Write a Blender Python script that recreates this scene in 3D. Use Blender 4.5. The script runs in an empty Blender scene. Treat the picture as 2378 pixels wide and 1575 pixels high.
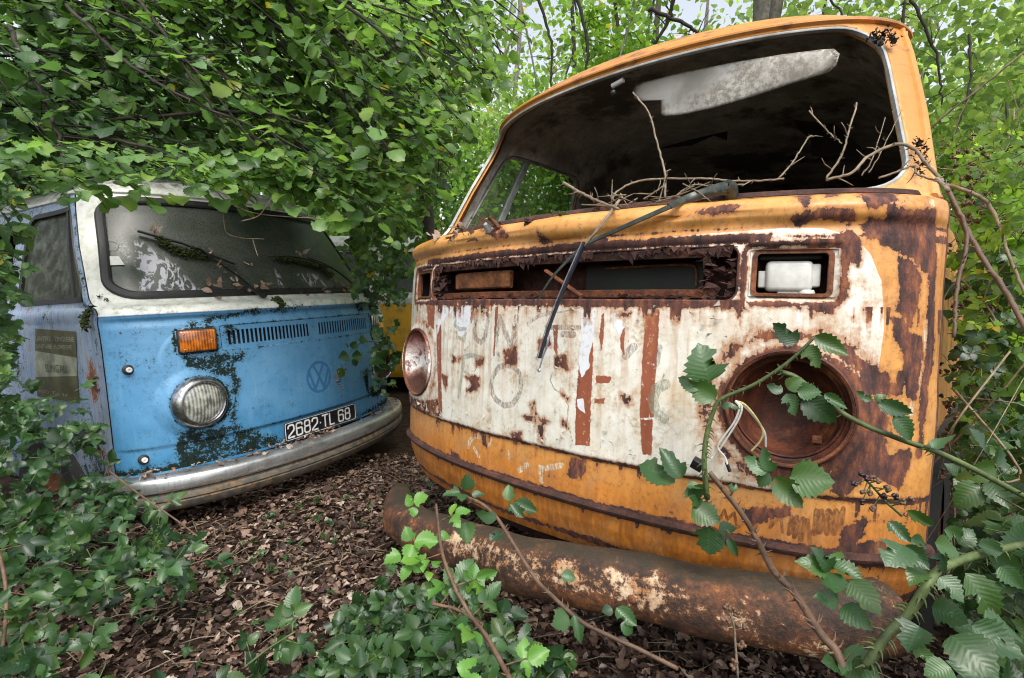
import bpy, bmesh, math, random
import numpy as np
from mathutils import Vector, Matrix, Euler
rng = np.random.default_rng(11); random.seed(5)
SC = bpy.context.scene; COL = SC.collection
# ---- shared body geometry of the two vans (bus frame: x across, y backwards, z up) ----
W0, D0 = 0.8541, 0.3124
SEC = np.array([  # z, half width, corner depth, y of the centre line
 (.36,.79,.30,.060),(.40,.815,.30,.040),(.44,.835,.31,.020),(.48,.846,.312,.008),(.53,.852,.3124,.002),(.60,.854,.3124,.001),
 (.640,.854,.3124,.002),(.652,.8545,.3124,-.006),(.75,.8545,.3124,-.008),(.95,.8545,.3124,-.008),(1.10,.8545,.3124,-.006),
 (1.165,.8545,.3124,-.001),(1.185,.853,.3124,.007),(1.195,.852,.3124,.007),(1.210,.8545,.3124,-.005),(1.228,.855,.3124,-.007),
 (1.242,.853,.3124,.002),(1.252,.850,.312,.016),(1.258,.846,.312,.034),(1.263,.842,.315,.056),(1.268,.839,.325,.078),(1.278,.836,.335,.095),
 (1.30,.833,.342,.108),(1.54,.783,.342,.240),(1.70,.740,.335,.330),(1.74,.727,.333,.355),(1.775,.714,.330,.375),(1.79,.712,.334,.378),(1.805,.703,.334,.388),
 (1.835,.670,.335,.412),(1.865,.636,.335,.445),(1.890,.600,.330,.495),(1.912,.552,.320,.570),(1.930,.49,.30,.680),(1.944,.40,.27,.85),
 (1.952,.29,.23,1.1),(1.956,.15,.15,1.5),(1.962,.002,.02,1.7),(1.97,.001,.01,1.7)])
_zf = np.linspace(.36, 1.97, 1600)
_tab = [np.interp(_zf, SEC[:,0], SEC[:,i]) for i in (1,2,3)]
_k = np.ones(9)/9.0
def _sm(a):
    p = np.pad(a, 4, mode='edge'); return np.convolve(p, _k, 'valid')
_tab = [_sm(a) for a in _tab]
def sec(z):
    return [np.interp(z, _zf, a) for a in _tab]
_th = np.linspace(0, math.pi/2, 800)
_arc = np.concatenate([[0], np.cumsum(np.hypot(np.diff(W0*np.sin(_th)), np.diff(D0*(1-np.cos(_th)))))])
S90 = float(_arc[-1])
HLX, HLZ = 0.606, 0.8185
LEAN = [0.0]
def body(s, z):
    """point on the body skin for arc position s (0 = centre, S90 = start of the flat side) and height z"""
    s = np.asarray(s, float); z = np.asarray(z, float)
    w, D, y0 = sec(z)
    a = np.abs(s); th = np.interp(np.minimum(a, S90), _arc, _th)
    x = w*np.sin(th); y = y0 + D*(1-np.cos(th))
    over = np.maximum(a - S90, 0.0); sh = y0 + D - D0; fl = np.maximum(.8, 1.6*sh)
    y = np.where(over > 0, D0 + over + sh*np.clip(1-over/fl, 0, 1), y)
    x = x*(1-.078*(1-np.exp(-over/.17)))
    # flatten round the headlights, which face straight ahead
    r = np.hypot(np.abs(x)-HLX, z-HLZ)
    t = np.clip((.165-r)/(.165-.115), 0, 1); t = t*t*(3-2*t)
    yh = .092 + (np.abs(x)-HLX)*.27
    y = y*(1-t) + (yh-.012)*t
    X = np.sign(s)*x; t = np.clip((z-1.255)/.04, 0, 1); t2 = np.clip((z-1.28)/.5, 0, 1.3)
    X = X+LEAN[0]*(t*np.where(X < 0, .034, .034-.024*np.clip(X/.4, 0, 1))+t2*np.where(X < 0, .030, .004)*np.minimum(1, np.abs(X)/.3))+LEAN[0]*.024*np.clip((X-.70)/.15, 0, 1)      # a cab pushed out of true
    return np.stack([X, y, z], -1)
def normal(s, z, e=2e-3):
    ds = body(s+e, z)-body(s-e, z); dz = body(s, z+e)-body(s, z-e)
    n = np.cross(ds, dz); n /= np.linalg.norm(n, axis=-1, keepdims=True)+1e-12
    return n

GROUND_Z = 0.0
# =============================================================== node helpers
class NT:
    def __init__(s, name, rnd=False):
        s.m = bpy.data.materials.new(name); s.m.use_nodes = True
        s.t = s.m.node_tree; s.t.nodes.clear(); s.n = s.t.nodes; s.l = s.t.links; s._tc = None
    def put(s, sock, v):
        if isinstance(v, bpy.types.NodeSocket): s.l.new(v, sock)
        elif isinstance(v, (tuple, list)) and sock.type == 'RGBA': sock.default_value = (v[0], v[1], v[2], 1)
        else: sock.default_value = v
    def co(s, kind='Object'):
        if s._tc is None: s._tc = s.n.new('ShaderNodeTexCoord')
        return s._tc.outputs[kind]
    def map(s, scale=(1,1,1), loc=(0,0,0), vec=None):
        n = s.n.new('ShaderNodeMapping'); s.l.new(vec or s.co(), n.inputs[0])
        n.inputs['Scale'].default_value = scale; n.inputs['Location'].default_value = loc; return n.outputs[0]
    def noise(s, scale=5, detail=4, rough=.6, vec=None, dist=0, out='Fac'):
        n = s.n.new('ShaderNodeTexNoise'); s.l.new(vec or s.co(), n.inputs['Vector'])
        n.inputs['Scale'].default_value = scale; n.inputs['Detail'].default_value = detail
        n.inputs['Roughness'].default_value = rough; n.inputs['Distortion'].default_value = dist; return n.outputs[out]
    def voro(s, scale=5, feature='F1', vec=None, out='Distance'):
        n = s.n.new('ShaderNodeTexVoronoi'); n.feature = feature; s.l.new(vec or s.co(), n.inputs['Vector'])
        n.inputs['Scale'].default_value = scale; return n.outputs[out]
    def attr(s, name, out='Fac'):
        n = s.n.new('ShaderNodeAttribute'); n.attribute_name = name; return n.outputs[out]
    def math(s, op, a, b=0.0, c=0.0, clamp=False):
        n = s.n.new('ShaderNodeMath'); n.operation = op; n.use_clamp = clamp
        s.put(n.inputs[0], a); s.put(n.inputs[1], b); s.put(n.inputs[2], c); return n.outputs[0]
    def mr(s, v, a, b, c=0.0, d=1.0):
        n = s.n.new('ShaderNodeMapRange'); n.interpolation_type = 'SMOOTHSTEP'
        s.put(n.inputs[0], v); s.put(n.inputs[1], a); s.put(n.inputs[2], b); s.put(n.inputs[3], c); s.put(n.inputs[4], d); return n.outputs[0]
    def mix(s, f, a, b, mode='MIX'):
        n = s.n.new('ShaderNodeMix'); n.data_type = 'RGBA'; n.blend_type = mode
        s.put(n.inputs[0], f); s.put(n.inputs[6], a); s.put(n.inputs[7], b); return n.outputs[2]
    def ramp(s, f, stops, interp='LINEAR'):
        n = s.n.new('ShaderNodeValToRGB'); s.put(n.inputs[0], f); e = n.color_ramp.elements; n.color_ramp.interpolation = interp
        while len(e) < len(stops): e.new(.5)
        for q, (p, c) in zip(e, stops): q.position = p; q.color = (c[0], c[1], c[2], 1)
        return n.outputs[0]
    def z(s, kind='Object'):
        n = s.n.new('ShaderNodeSeparateXYZ'); s.l.new(s.co(kind), n.inputs[0]); return n.outputs
    def bump(s, h, strength=.3, dist=.01, nrm=None):
        n = s.n.new('ShaderNodeBump'); s.put(n.inputs['Height'], h); n.inputs['Strength'].default_value = strength
        n.inputs['Distance'].default_value = dist
        if nrm: s.l.new(nrm, n.inputs['Normal'])
        return n.outputs[0]
    def out(s, color=(.5,.5,.5), rough=.5, metal=0.0, nrm=None, spec=.5, trans=None, alpha=None, coat=None, extra=None):
        p = s.n.new('ShaderNodeBsdfPrincipled'); s.put(p.inputs['Base Color'], color); s.put(p.inputs['Roughness'], rough)
        s.put(p.inputs['Metallic'], metal); s.put(p.inputs['Specular IOR Level'], spec)
        if nrm is not None: s.l.new(nrm, p.inputs['Normal'])
        if coat is not None: s.put(p.inputs['Coat Weight'], coat)
        if alpha is not None: s.put(p.inputs['Alpha'], alpha)
        sh = p.outputs[0]
        if trans is not None:
            tr = s.n.new('ShaderNodeBsdfTranslucent'); s.put(tr.inputs[0], trans[1])
            mx = s.n.new('ShaderNodeMixShader'); s.put(mx.inputs[0], trans[0]); s.l.new(sh, mx.inputs[1]); s.l.new(tr.outputs[0], mx.inputs[2]); sh = mx.outputs[0]
        o = s.n.new('ShaderNodeOutputMaterial'); s.l.new(sh, o.inputs[0]); return s.m
MT = {}
def simple(name, col, rough=.6, metal=0, nscale=30, var=.35, bump=.2, spec=.5, coat=None):
    n = NT(name); f = n.noise(nscale, 5, .65); f2 = n.noise(nscale*.15, 3)
    k = n.mr(f, .25, .75, 1-var, 1+var*.5); k2 = n.mr(f2, .3, .7, 1-var*.5, 1.1)
    c = n.mix(1.0, col, n.mix(0.0, (1,1,1), (1,1,1)), 'MULTIPLY')
    v = n.n.new('ShaderNodeVectorMath'); v.operation = 'SCALE'; n.put(v.inputs[0], c); n.put(v.inputs['Scale'], n.math('MULTIPLY', k, k2))
    MT[name] = n.out(v.outputs[0], rough, metal, n.bump(f, bump, .004), spec, coat=coat); return MT[name]
# =============================================================== mesh helpers
def link(o, parent=None):
    COL.objects.link(o)
    if parent is not None: o.parent = parent
    return o
def mesh(name, V, F, mat=None, parent=None, attrs=None, smooth=True, mats=None, midx=None):
    V = np.asarray(V, np.float32).reshape(-1, 3); me = bpy.data.meshes.new(name)
    if isinstance(F, np.ndarray) and F.ndim == 2:
        k = F.shape[1]; nf = len(F); me.vertices.add(len(V)); me.vertices.foreach_set('co', V.ravel())
        me.loops.add(nf*k); me.loops.foreach_set('vertex_index', F.astype(np.int32).ravel())
        me.polygons.add(nf); me.polygons.foreach_set('loop_start', np.arange(nf, dtype=np.int32)*k)
        try: me.polygons.foreach_set('loop_total', np.full(nf, k, np.int32))
        except Exception: pass
    else: me.from_pydata([tuple(v) for v in V], [], [tuple(int(i) for i in f) for f in F])
    me.update(calc_edges=True)
    if attrs:
        for k, a in attrs.items():
            at = me.attributes.new(k, 'FLOAT', 'POINT'); at.data.foreach_set('value', np.ascontiguousarray(a, np.float32).ravel())
    if mat: me.materials.append(mat)
    if smooth: me.polygons.foreach_set('use_smooth', np.ones(len(me.polygons), bool))
    me.validate(); me.update()
    return link(bpy.data.objects.new(name, me), parent)
def empty(name, label=None, cat=None, group=None, loc=(0,0,0), kind=None):
    o = bpy.data.objects.new(name, None); o.empty_display_size = .1; o.location = loc; COL.objects.link(o); tag(o, label, cat, group, kind); return o
def tag(o, label=None, cat=None, group=None, kind=None):
    if label: o['label'] = label
    if cat: o['category'] = cat
    if group: o['group'] = group
    if kind: o['kind'] = kind
    return o
class MB:
    """collects shapes into one mesh"""
    def __init__(s): s.V = []; s.F = []; s.n = 0
    def add(s, V, F):
        V = np.asarray(V, float).reshape(-1, 3); s.V.append(V); s.F += [tuple(int(i)+s.n for i in f) for f in F]; s.n += len(V); return s
    def box(s, c, h, R=None, bev=0):
        c = np.array(c, float); h = np.array(h, float)
        bm = bmesh.new(); bmesh.ops.create_cube(bm, size=2)
        for v in bm.verts: v.co = Vector((v.co.x*h[0], v.co.y*h[1], v.co.z*h[2]))
        if bev > 0: bmesh.ops.bevel(bm, geom=bm.edges[:], offset=bev, segments=3, profile=.5, affect='EDGES')
        bm.verts.ensure_lookup_table(); V = np.array([v.co[:] for v in bm.verts]); F = [[v.index for v in f.verts] for f in bm.faces]; bm.free()
        if R is not None: V = V@np.array(R).T
        return s.add(V+c, F)
    def tube(s, P, r, k=8, cap=True, flat=1.0, up=None):
        P = np.asarray(P, float); n = len(P); r = np.broadcast_to(np.asarray(r, float), (n,))
        T = np.gradient(P, axis=0); T /= np.linalg.norm(T, axis=1, keepdims=True)+1e-12
        u = np.array(up if up is not None else ((0,0,1) if abs(T[0][2]) < .9 else (1,0,0)), float); A = []; 
        for i in range(n):
            u = u - T[i]*np.dot(u, T[i]); u /= np.linalg.norm(u)+1e-12; A.append(u.copy())
        A = np.array(A); B = np.cross(T, A); th = np.arange(k)*2*math.pi/k
        V = P[:,None]+r[:,None,None]*(flat*np.cos(th)[None,:,None]*A[:,None]+np.sin(th)[None,:,None]*B[:,None])
        F = [(i*k+j, i*k+(j+1)%k, (i+1)*k+(j+1)%k, (i+1)*k+j) for i in range(n-1) for j in range(k)]
        if cap: F += [tuple(range(k))[::-1], tuple((n-1)*k+j for j in range(k))]
        return s.add(V, F)
    def lathe(s, prof, c, axis=(0,-1,0), k=40, cap=False):
        """prof: (radius, distance along axis)"""
        ax = Vector(axis).normalized(); q = Vector((0,0,1)).rotation_difference(ax).to_matrix()
        th = np.arange(k)*2*math.pi/k; V = np.array([[r*math.cos(t), r*math.sin(t), h] for r, h in prof for t in th])@np.array(q).T+np.array(c)
        m = len(prof); F = [(i*k+j, i*k+(j+1)%k, (i+1)*k+(j+1)%k, (i+1)*k+j) for i in range(m-1) for j in range(k)]
        if cap: F += [tuple(range(k))[::-1], tuple((m-1)*k+j for j in range(k))]
        return s.add(V, F)
    def sweep(s, P, N, prof, closed=False, capends=True):
        """prof points (a along side, b along normal)"""
        P = np.asarray(P, float); N = np.asarray(N, float); n = len(P)
        T = (np.roll(P,-1,0)-np.roll(P,1,0)) if closed else np.gradient(P, axis=0)
        T /= np.linalg.norm(T, axis=1, keepdims=True)+1e-12; S = np.cross(T, N); S /= np.linalg.norm(S, axis=1, keepdims=True)+1e-12
        pr = np.asarray(prof, float); k = len(pr)
        V = P[:,None]+pr[None,:,0,None]*S[:,None]+pr[None,:,1,None]*N[:,None]
        m = n if closed else n-1
        F = [(i*k+j, i*k+(j+1)%k, ((i+1)%n)*k+(j+1)%k, ((i+1)%n)*k+j) for i in range(m) for j in range(k)]
        if capends and not closed: F += [tuple(range(k))[::-1], tuple((n-1)*k+j for j in range(k))]
        return s.add(V, F)
    def ico(s, c, r, sub=1, sc=(1,1,1)):
        bm = bmesh.new(); bmesh.ops.create_icosphere(bm, subdivisions=sub, radius=1)
        V = np.array([v.co[:] for v in bm.verts])*np.array(sc)*r+np.array(c); F = [[v.index for v in f.verts] for f in bm.faces]; bm.free(); return s.add(V, F)
    def build(s, name, mat, parent=None, smooth=True, fix=True):
        o = mesh(name, np.concatenate(s.V), s.F, mat, parent, smooth=smooth)
        if fix:
            bm = bmesh.new(); bm.from_mesh(o.data); bmesh.ops.recalc_face_normals(bm, faces=bm.faces[:])
            for e in bm.edges:
                if len(e.link_faces) == 2 and e.calc_face_angle(0) > .7: e.smooth = False
            bm.to_mesh(o.data); bm.free()
        return o
def spline(P, n=8):
    """Catmull-Rom through control points"""
    P = np.asarray(P, float)
    if len(P) < 3: 
        t = np.linspace(0,1,n+1)[:,None]; return P[0]*(1-t)+P[-1]*t
    Q = np.vstack([2*P[0]-P[1], P, 2*P[-1]-P[-2]]); out = []
    for i in range(1, len(Q)-2):
        for t in np.linspace(0, 1, n, endpoint=False):
            a, b, c, d = Q[i-1], Q[i], Q[i+1], Q[i+2]
            out.append(.5*((2*b)+(-a+c)*t+(2*a-5*b+4*c-d)*t*t+(-a+3*b-3*c+d)*t**3))
    out.append(P[-1]); return np.array(out)
# --------------------------------------------------------------- signed distances (positive inside) and noise
def sd_poly(x, y, poly):
    poly = np.asarray(poly, float); d = np.full(x.shape, 1e9); ins = np.zeros(x.shape, bool); n = len(poly)
    lo = poly.min(0)-.06; hi = poly.max(0)+.06; m = (x > lo[0]) & (x < hi[0]) & (y > lo[1]) & (y < hi[1])
    X = x[m]; Y = y[m]; dd = np.full(X.shape, 1e9); ii = np.zeros(X.shape, bool)
    for i in range(n):
        a = poly[i]; b = poly[(i+1) % n]; e = b-a; wx = X-a[0]; wy = Y-a[1]
        t = np.clip((wx*e[0]+wy*e[1])/(e@e+1e-12), 0, 1); dd = np.minimum(dd, np.hypot(wx-e[0]*t, wy-e[1]*t))
        c = ((a[1] > Y) != (b[1] > Y)) & (X < (b[0]-a[0])*(Y-a[1])/(b[1]-a[1]+1e-12)+a[0]); ii ^= c
    d[m] = np.where(ii, dd, -dd); d[~m] = -.06
    return d
def sd_line(x, y, pts, w):
    pts = np.asarray(pts, float); d = np.full(x.shape, -.06)
    lo = pts.min(0)-.06-w; hi = pts.max(0)+.06+w; m = (x > lo[0]) & (x < hi[0]) & (y > lo[1]) & (y < hi[1]); X = x[m]; Y = y[m]; dd = np.full(X.shape, 1e9)
    for a, b in zip(pts[:-1], pts[1:]):
        e = b-a; wx = X-a[0]; wy = Y-a[1]; t = np.clip((wx*e[0]+wy*e[1])/(e@e+1e-12), 0, 1)
        dd = np.minimum(dd, np.hypot(wx-e[0]*t, wy-e[1]*t))
    d[m] = w-dd; return d
def fld(sd, w=.02): return np.clip(.5+sd/(2*w), 0, 1)
_L = rng.random((256, 256))
def vn(x, y):
    xi = np.floor(x).astype(int); yi = np.floor(y).astype(int); fx = x-xi; fy = y-yi; fx = fx*fx*(3-2*fx); fy = fy*fy*(3-2*fy)
    g = lambda i, j: _L[i & 255, j & 255]
    return (g(xi,yi)*(1-fx)+g(xi+1,yi)*fx)*(1-fy)+(g(xi,yi+1)*(1-fx)+g(xi+1,yi+1)*fx)*fy
def fbm(x, y, o=5):
    a = 0; s = 0; k = .5
    for i in range(o): a = a+k*vn(x*2**i+17.3*i, y*2**i+9.1*i); s += k; k *= .55
    return a/s
# =============================================================== body skins
def s_of(x, z):
    w = sec(z)[0]; th = np.arcsin(np.clip(np.abs(x)/w, 0, 1)); return np.sign(x)*np.interp(th, _th, _arc)
def sd_rbox(x, y, hx, hy, r):
    qx = np.abs(x)-hx+r; qy = np.abs(y)-hy+r
    return np.hypot(np.maximum(qx, 0), np.maximum(qy, 0))+np.minimum(np.maximum(qx, qy), 0)-r   # negative inside
WSZ0, WSZ1 = 1.2975, 1.764
def ws_sd(s, z, grow=0):
    keep_ = LEAN[0]; LEAN[0] = 0.0; x = body(s, z)[..., 0]; LEAN[0] = keep_; x = np.where(x > 0, x-LEAN[0]*.024*np.clip(x/.6, 0, 1), x); hw = np.interp(z, [WSZ0, WSZ1], [.798, .676]); X = np.abs(x)/hw*.72
    far = np.where(np.abs(s) > S90, 1.0, 0)
    return sd_rbox(X, z-(WSZ0+WSZ1)/2, .72, (WSZ1-WSZ0)/2, .085)-grow+far
def ws_outline(n=160, grow=0.0):
    hx, hy, r = .72+grow, (WSZ1-WSZ0)/2+grow, .085+grow*.7; pts = []
    for cx, cy, a0 in ((hx-r, -hy+r, -90), (hx-r, hy-r, 0), (-hx+r, hy-r, 90), (-hx+r, -hy+r, 180)):
        for a in np.radians(np.linspace(a0, a0+90, 10)): pts.append((cx+r*math.cos(a), cy+r*math.sin(a)))
    pts = np.array(pts+[pts[0]]); L = np.concatenate([[0], np.cumsum(np.linalg.norm(np.diff(pts, axis=0), axis=1))])
    t = np.linspace(0, L[-1], n, endpoint=False); X = np.interp(t, L, pts[:,0]); Z = np.interp(t, L, pts[:,1])+(WSZ0+WSZ1)/2
    x = X/.72*np.interp(Z, [WSZ0, WSZ1], [.798, .676]); x = np.where(x > 0, x+LEAN[0]*.024*np.clip(x/.6, 0, 1), x); s = s_of(x, Z); return s, Z
def win_sd(y0, y1, z0=1.300, z1=1.735, r=.055, side=0):
    a, b = S90+(y0-D0), S90+(y1-D0)
    def f(s, z):
        q = np.abs(s) if side == 0 else s*side
        return sd_rbox(q-(a+b)/2, z-(z0+z1)/2, (b-a)/2, (z1-z0)/2, r)
    return f
def skin(name, S, Z, mat, parent, holes=(), attrf=None, off=0.0, snap=None, keep=None, ret=.012, disp=None, smooth=True, flip=False):
    s, z = np.meshgrid(S, Z, indexing='ij'); cell = snap or max(np.median(np.diff(S)), np.median(np.diff(Z)))
    allsd = []
    for h in holes:
        for it in range(2):
            d = h(s, z); e = 1e-4; gs = (h(s+e, z)-h(s-e, z))/(2*e); gz = (h(s, z+e)-h(s, z-e))/(2*e); g2 = gs*gs+gz*gz+1e-9
            m = np.abs(d) < cell*.62
            st = np.clip(d/g2, -cell, cell)
            s = np.where(m, s-gs*st, s); z = np.where(m, z-gz*st, z)
        allsd.append(h(s, z))
    P = body(s, z)
    if off or disp is not None:
        N = normal(s, z); P = P+N*off
        if disp is not None: P = P+N*disp(s, z)[..., None]
    ni, nj = s.shape; I = np.arange(ni*nj).reshape(ni, nj)
    Q = np.stack([I[:-1,:-1], I[1:,:-1], I[1:,1:], I[:-1,1:]], -1).reshape(-1, 4)
    km = np.ones(len(Q), bool)
    for d in allsd:
        dc = d.ravel()[Q].mean(1); km &= dc > 0
    if keep is not None:
        sm = s.ravel()[Q].mean(1); zm = z.ravel()[Q].mean(1); km &= keep(sm, zm)
    Q = Q[km]
    V = P.reshape(-1, 3); A = attrf(s.ravel(), z.ravel()) if attrf else {}
    if holes and ret:
        E = np.concatenate([Q[:,[0,1]], Q[:,[1,2]], Q[:,[2,3]], Q[:,[3,0]]]); key = np.sort(E, 1); _, idx, cnt = np.unique(key, axis=0, return_index=True, return_counts=True)
        B = E[idx[cnt == 1]]; dmin = np.min(np.abs(np.stack([d.ravel() for d in allsd])), 0); B = B[(dmin[B] < cell*1.2).all(1)]
        vb = np.unique(B); N = normal(s.ravel()[vb], z.ravel()[vb]); nv = V[vb]-N*ret; mp = np.full(len(V), -1); mp[vb] = len(V)+np.arange(len(vb))
        Q = np.concatenate([Q, np.stack([B[:,1], B[:,0], mp[B[:,0]], mp[B[:,1]]], -1)])
        V = np.concatenate([V, nv]); A = {k: np.concatenate([a, a[vb]]) for k, a in A.items()}
    used = np.unique(Q); mp = np.full(len(V), -1); mp[used] = np.arange(len(used)); V = V[used]; Q = mp[Q]; A = {k: a[used] for k, a in A.items()}
    return mesh(name, V, Q[:, ::-1] if flip else Q, mat, parent, A, smooth)
def zrows(a, b, step):
    """z samples, packed closer where the skin turns to horizontal"""
    zz = np.linspace(a, b, 4000); w, D, y0 = sec(zz); L = np.concatenate([[0], np.cumsum(np.hypot(np.hypot(np.diff(zz), np.diff(y0)), np.diff(w)))])
    n = max(2, int(L[-1]/step)); return np.interp(np.linspace(0, L[-1], n+1), L, zz)
# =============================================================== materials: orange van
def orange_paint():
    n = NT('flaking_orange_paint'); co = n.co(); Z = n.z()[2]
    st = n.map((14, 14, 1.3)); fine = n.noise(90, 5, .7); mid = n.noise(22, 5, .62); big = n.noise(5, 4, .55); streak = n.noise(4, 5, .6, vec=st); vfine = n.noise(420, 3, .7)
    low = n.mr(Z, .5, .72); 
    c = n.mix(n.mr(big, .3, .7), (.58,.262,.058), (.70,.36,.11))
    c = n.mix(n.mr(Z, .50, .70, .85, 0.0), c, (.60,.19,.013))
    c = n.mix(n.math('MULTIPLY', n.mr(streak, .45, .75), .35), c, (.40,.15,.03)); c = n.mix(n.math('MULTIPLY', n.mr(n.noise(6, 6, .75), .46, .66), .45), c, (.42,.27,.14)); c = n.mix(n.math('MULTIPLY', n.mr(fine, .52, .64), .4), c, (.20,.10,.04))
    c = n.mix(n.mr(Z, 1.27, 1.5, 0, .75), c, (.50,.20,.028)); c = n.mix(n.math('MULTIPLY', n.mr(Z, 1.4, 1.8), n.mr(n.noise(9, 5, .7, vec=n.map((1,1,2.5))), .5, .68)), c, (.20,.08,.03))
    wh = n.attr('white'); wv = n.math('ADD', wh, n.math('MULTIPLY', n.math('SUBTRACT', mid, .5), .22)); wf = n.mr(wv, .47, .53)
    wc = n.mix(n.mr(mid, .35, .7), (.80,.78,.70), (.66,.63,.52)); wc = n.mix(n.math('MULTIPLY', n.mr(vfine, .45, .7), .25), wc, (.36,.33,.24))
    wc = n.mix(n.math('MULTIPLY', n.mr(streak, .54, .8), .30), wc, (.52,.40,.22)); wc = n.mix(n.math('MULTIPLY', n.mr(n.noise(7, 6, .75), .48, .68), n.mr(fine, .42, .6)), wc, (.44,.38,.25)); wc = n.mix(n.math('MULTIPLY', n.mr(n.noise(3.2, 5, .7), .55, .7), .55), wc, (.60,.45,.24))
    c = n.mix(wf, c, wc)
    stn = n.attr('stain'); sv = n.math('MULTIPLY', stn, n.mr(n.noise(9, 5, .65, vec=n.map((6,6,1))), .35, .62)); c = n.mix(n.math('MULTIPLY', sv, n.mr(Z, .62, .66, .85, .55)), c, n.mix(n.mr(Z, .62, .66), (.22,.07,.015), (.42,.19,.055)))
    dk = n.attr('grime'); c = n.mix(n.math('MULTIPLY', n.mr(n.math('ADD', dk, n.math('MULTIPLY', n.math('SUBTRACT', mid, .5), .8)), .5, .95), .8), c, (.10,.105,.055))
    red = n.attr('primer'); rf = n.math('MULTIPLY', n.mr(n.math('ADD', red, n.math('MULTIPLY', n.math('SUBTRACT', n.math('ADD', n.math('MULTIPLY', mid, .5), n.math('MULTIPLY', fine, .5)), .5), 1.6)), .44, .52), n.mr(fine, .66, .60))
    c = n.mix(rf, c, n.mix(n.mr(streak, .4, .7), (.30,.085,.040), (.22,.068,.038)))
    fl = n.attr('flake'); ff = n.mr(n.math('ADD', fl, n.math('MULTIPLY', n.math('SUBTRACT', mid, .5), .9)), .49, .52); c = n.mix(ff, c, (.72,.75,.78))
    scr = n.noise(60, 4, .8, vec=n.map((3,3,1)))
    mk = n.attr('mark'); mf = n.math('MULTIPLY', n.mr(mk, .42, .6), n.mr(scr, .38, .62, .15, .85)); c = n.mix(mf, c, (.17,.12,.10))
    mg = n.attr('mossmark'); c = n.mix(n.math('MULTIPLY', n.mr(mg, .42, .6), n.mr(scr, .35, .6, .1, .8)), c, (.20,.24,.17))
    lm = n.attr('pale'); c = n.mix(n.math('MULTIPLY', n.mr(lm, .45, .6), n.mr(scr, .44, .56)), c, (.62,.62,.50))
    sc = n.attr('scrawl'); c = n.mix(n.math('MULTIPLY', n.mr(sc, .45, .58), n.mr(scr, .35, .55, .35, .9)), c, (.10,.035,.02))
    # rust
    ru = n.attr('rust'); vs = n.noise(30, 5, .7, vec=n.map((2.2,2.2,.35))); rn = n.math('ADD', n.math('MULTIPLY', mid, .36), n.math('ADD', n.math('MULTIPLY', fine, .34), n.math('MULTIPLY', vs, .30)))
    rv = n.math('ADD', ru, n.math('MULTIPLY', n.math('SUBTRACT', rn, .5), 1.7))
    halo = n.mr(rv, .14, .5); c = n.mix(n.math('MULTIPLY', n.math('MULTIPLY', halo, halo), .75), c, (.38,.15,.045))
    rust = n.mr(rv, .49, .535)
    speck = n.mr(n.noise(38, 4, .6, vec=n.map((1.3,1.3,.9))), .715, .735); rust = n.math('MAXIMUM', rust, n.math('MULTIPLY', speck, n.mr(big, .42, .55)))
    rc = n.ramp(n.noise(17, 6, .7, vec=n.map((2.2,2.2,.8))), [(.30,(.018,.010,.011)),(.43,(.055,.026,.022)),(.52,(.115,.043,.030)),(.62,(.23,.080,.034)),(.74,(.38,.16,.06))])
    dkr = n.attr('dark'); rc = n.mix(n.math('MULTIPLY', dkr, .85), rc, (.028,.015,.014))
    c = n.mix(rust, c, rc)
    h = n.math('ADD', n.math('MULTIPLY', rust, n.math('ADD', n.math('MULTIPLY', fine, 1.3), -.75)), n.math('MULTIPLY', vfine, .08))
    h = n.math('ADD', h, n.math('MULTIPLY', ff, .25)); h = n.math('ADD', h, n.math('MULTIPLY', big, .4))
    rough = n.mr(rust, 0, 1, .42, .85)
    return n.out(c, n.math('ADD', rough, n.math('MULTIPLY', n.math('SUBTRACT', mid, .5), .25)), 0, n.bump(h, .55, .0035), .45)
MT['opaint'] = orange_paint()
def rust_mat(name, lo=(.020,.011,.011), hi=(.22,.075,.03), pale=None, scale=18, amt=.6, rough=.85):
    n = NT(name); a = n.noise(scale, 6, .7); b = n.noise(scale*6, 4, .7)
    c = n.ramp(n.math('ADD', n.math('MULTIPLY', a, .7), n.math('MULTIPLY', b, .3)), [(.3, lo), (.47, tuple(l*.55+h*.45 for l, h in zip(lo, hi))), (.58, hi), (.7, tuple(min(1, h*1.7) for h in hi))])
    if pale:
        f = n.math('MULTIPLY', n.mr(n.noise(scale*.35, 5, .6, dist=.4), 1-amt-.04, 1-amt+.05), n.mr(n.noise(scale*4.5, 5, .75), .40, .56)); c = n.mix(f, c, pale)
    h = n.math('ADD', n.math('MULTIPLY', a, .6), b); MT[name] = n.out(c, rough, 0, n.bump(h, .7, .005), .4); return MT[name]
rust_mat('dark_rust', (.012,.008,.009), (.085,.035,.024))
rust_mat('rusted_metal', (.03,.014,.011), (.24,.085,.035))
rust_mat('bumper_rust', (.014,.010,.008), (.15,.060,.022), (.60,.45,.29), 11, .475)
rust_mat('red_bucket_rust', (.008,.003,.003), (.11,.030,.013), (.24,.085,.025), 12, .40, rough=.6)
rust_mat('orange_flap_rust', (.035,.015,.010), (.34,.13,.045), (.50,.33,.18), 20, .40)
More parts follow.
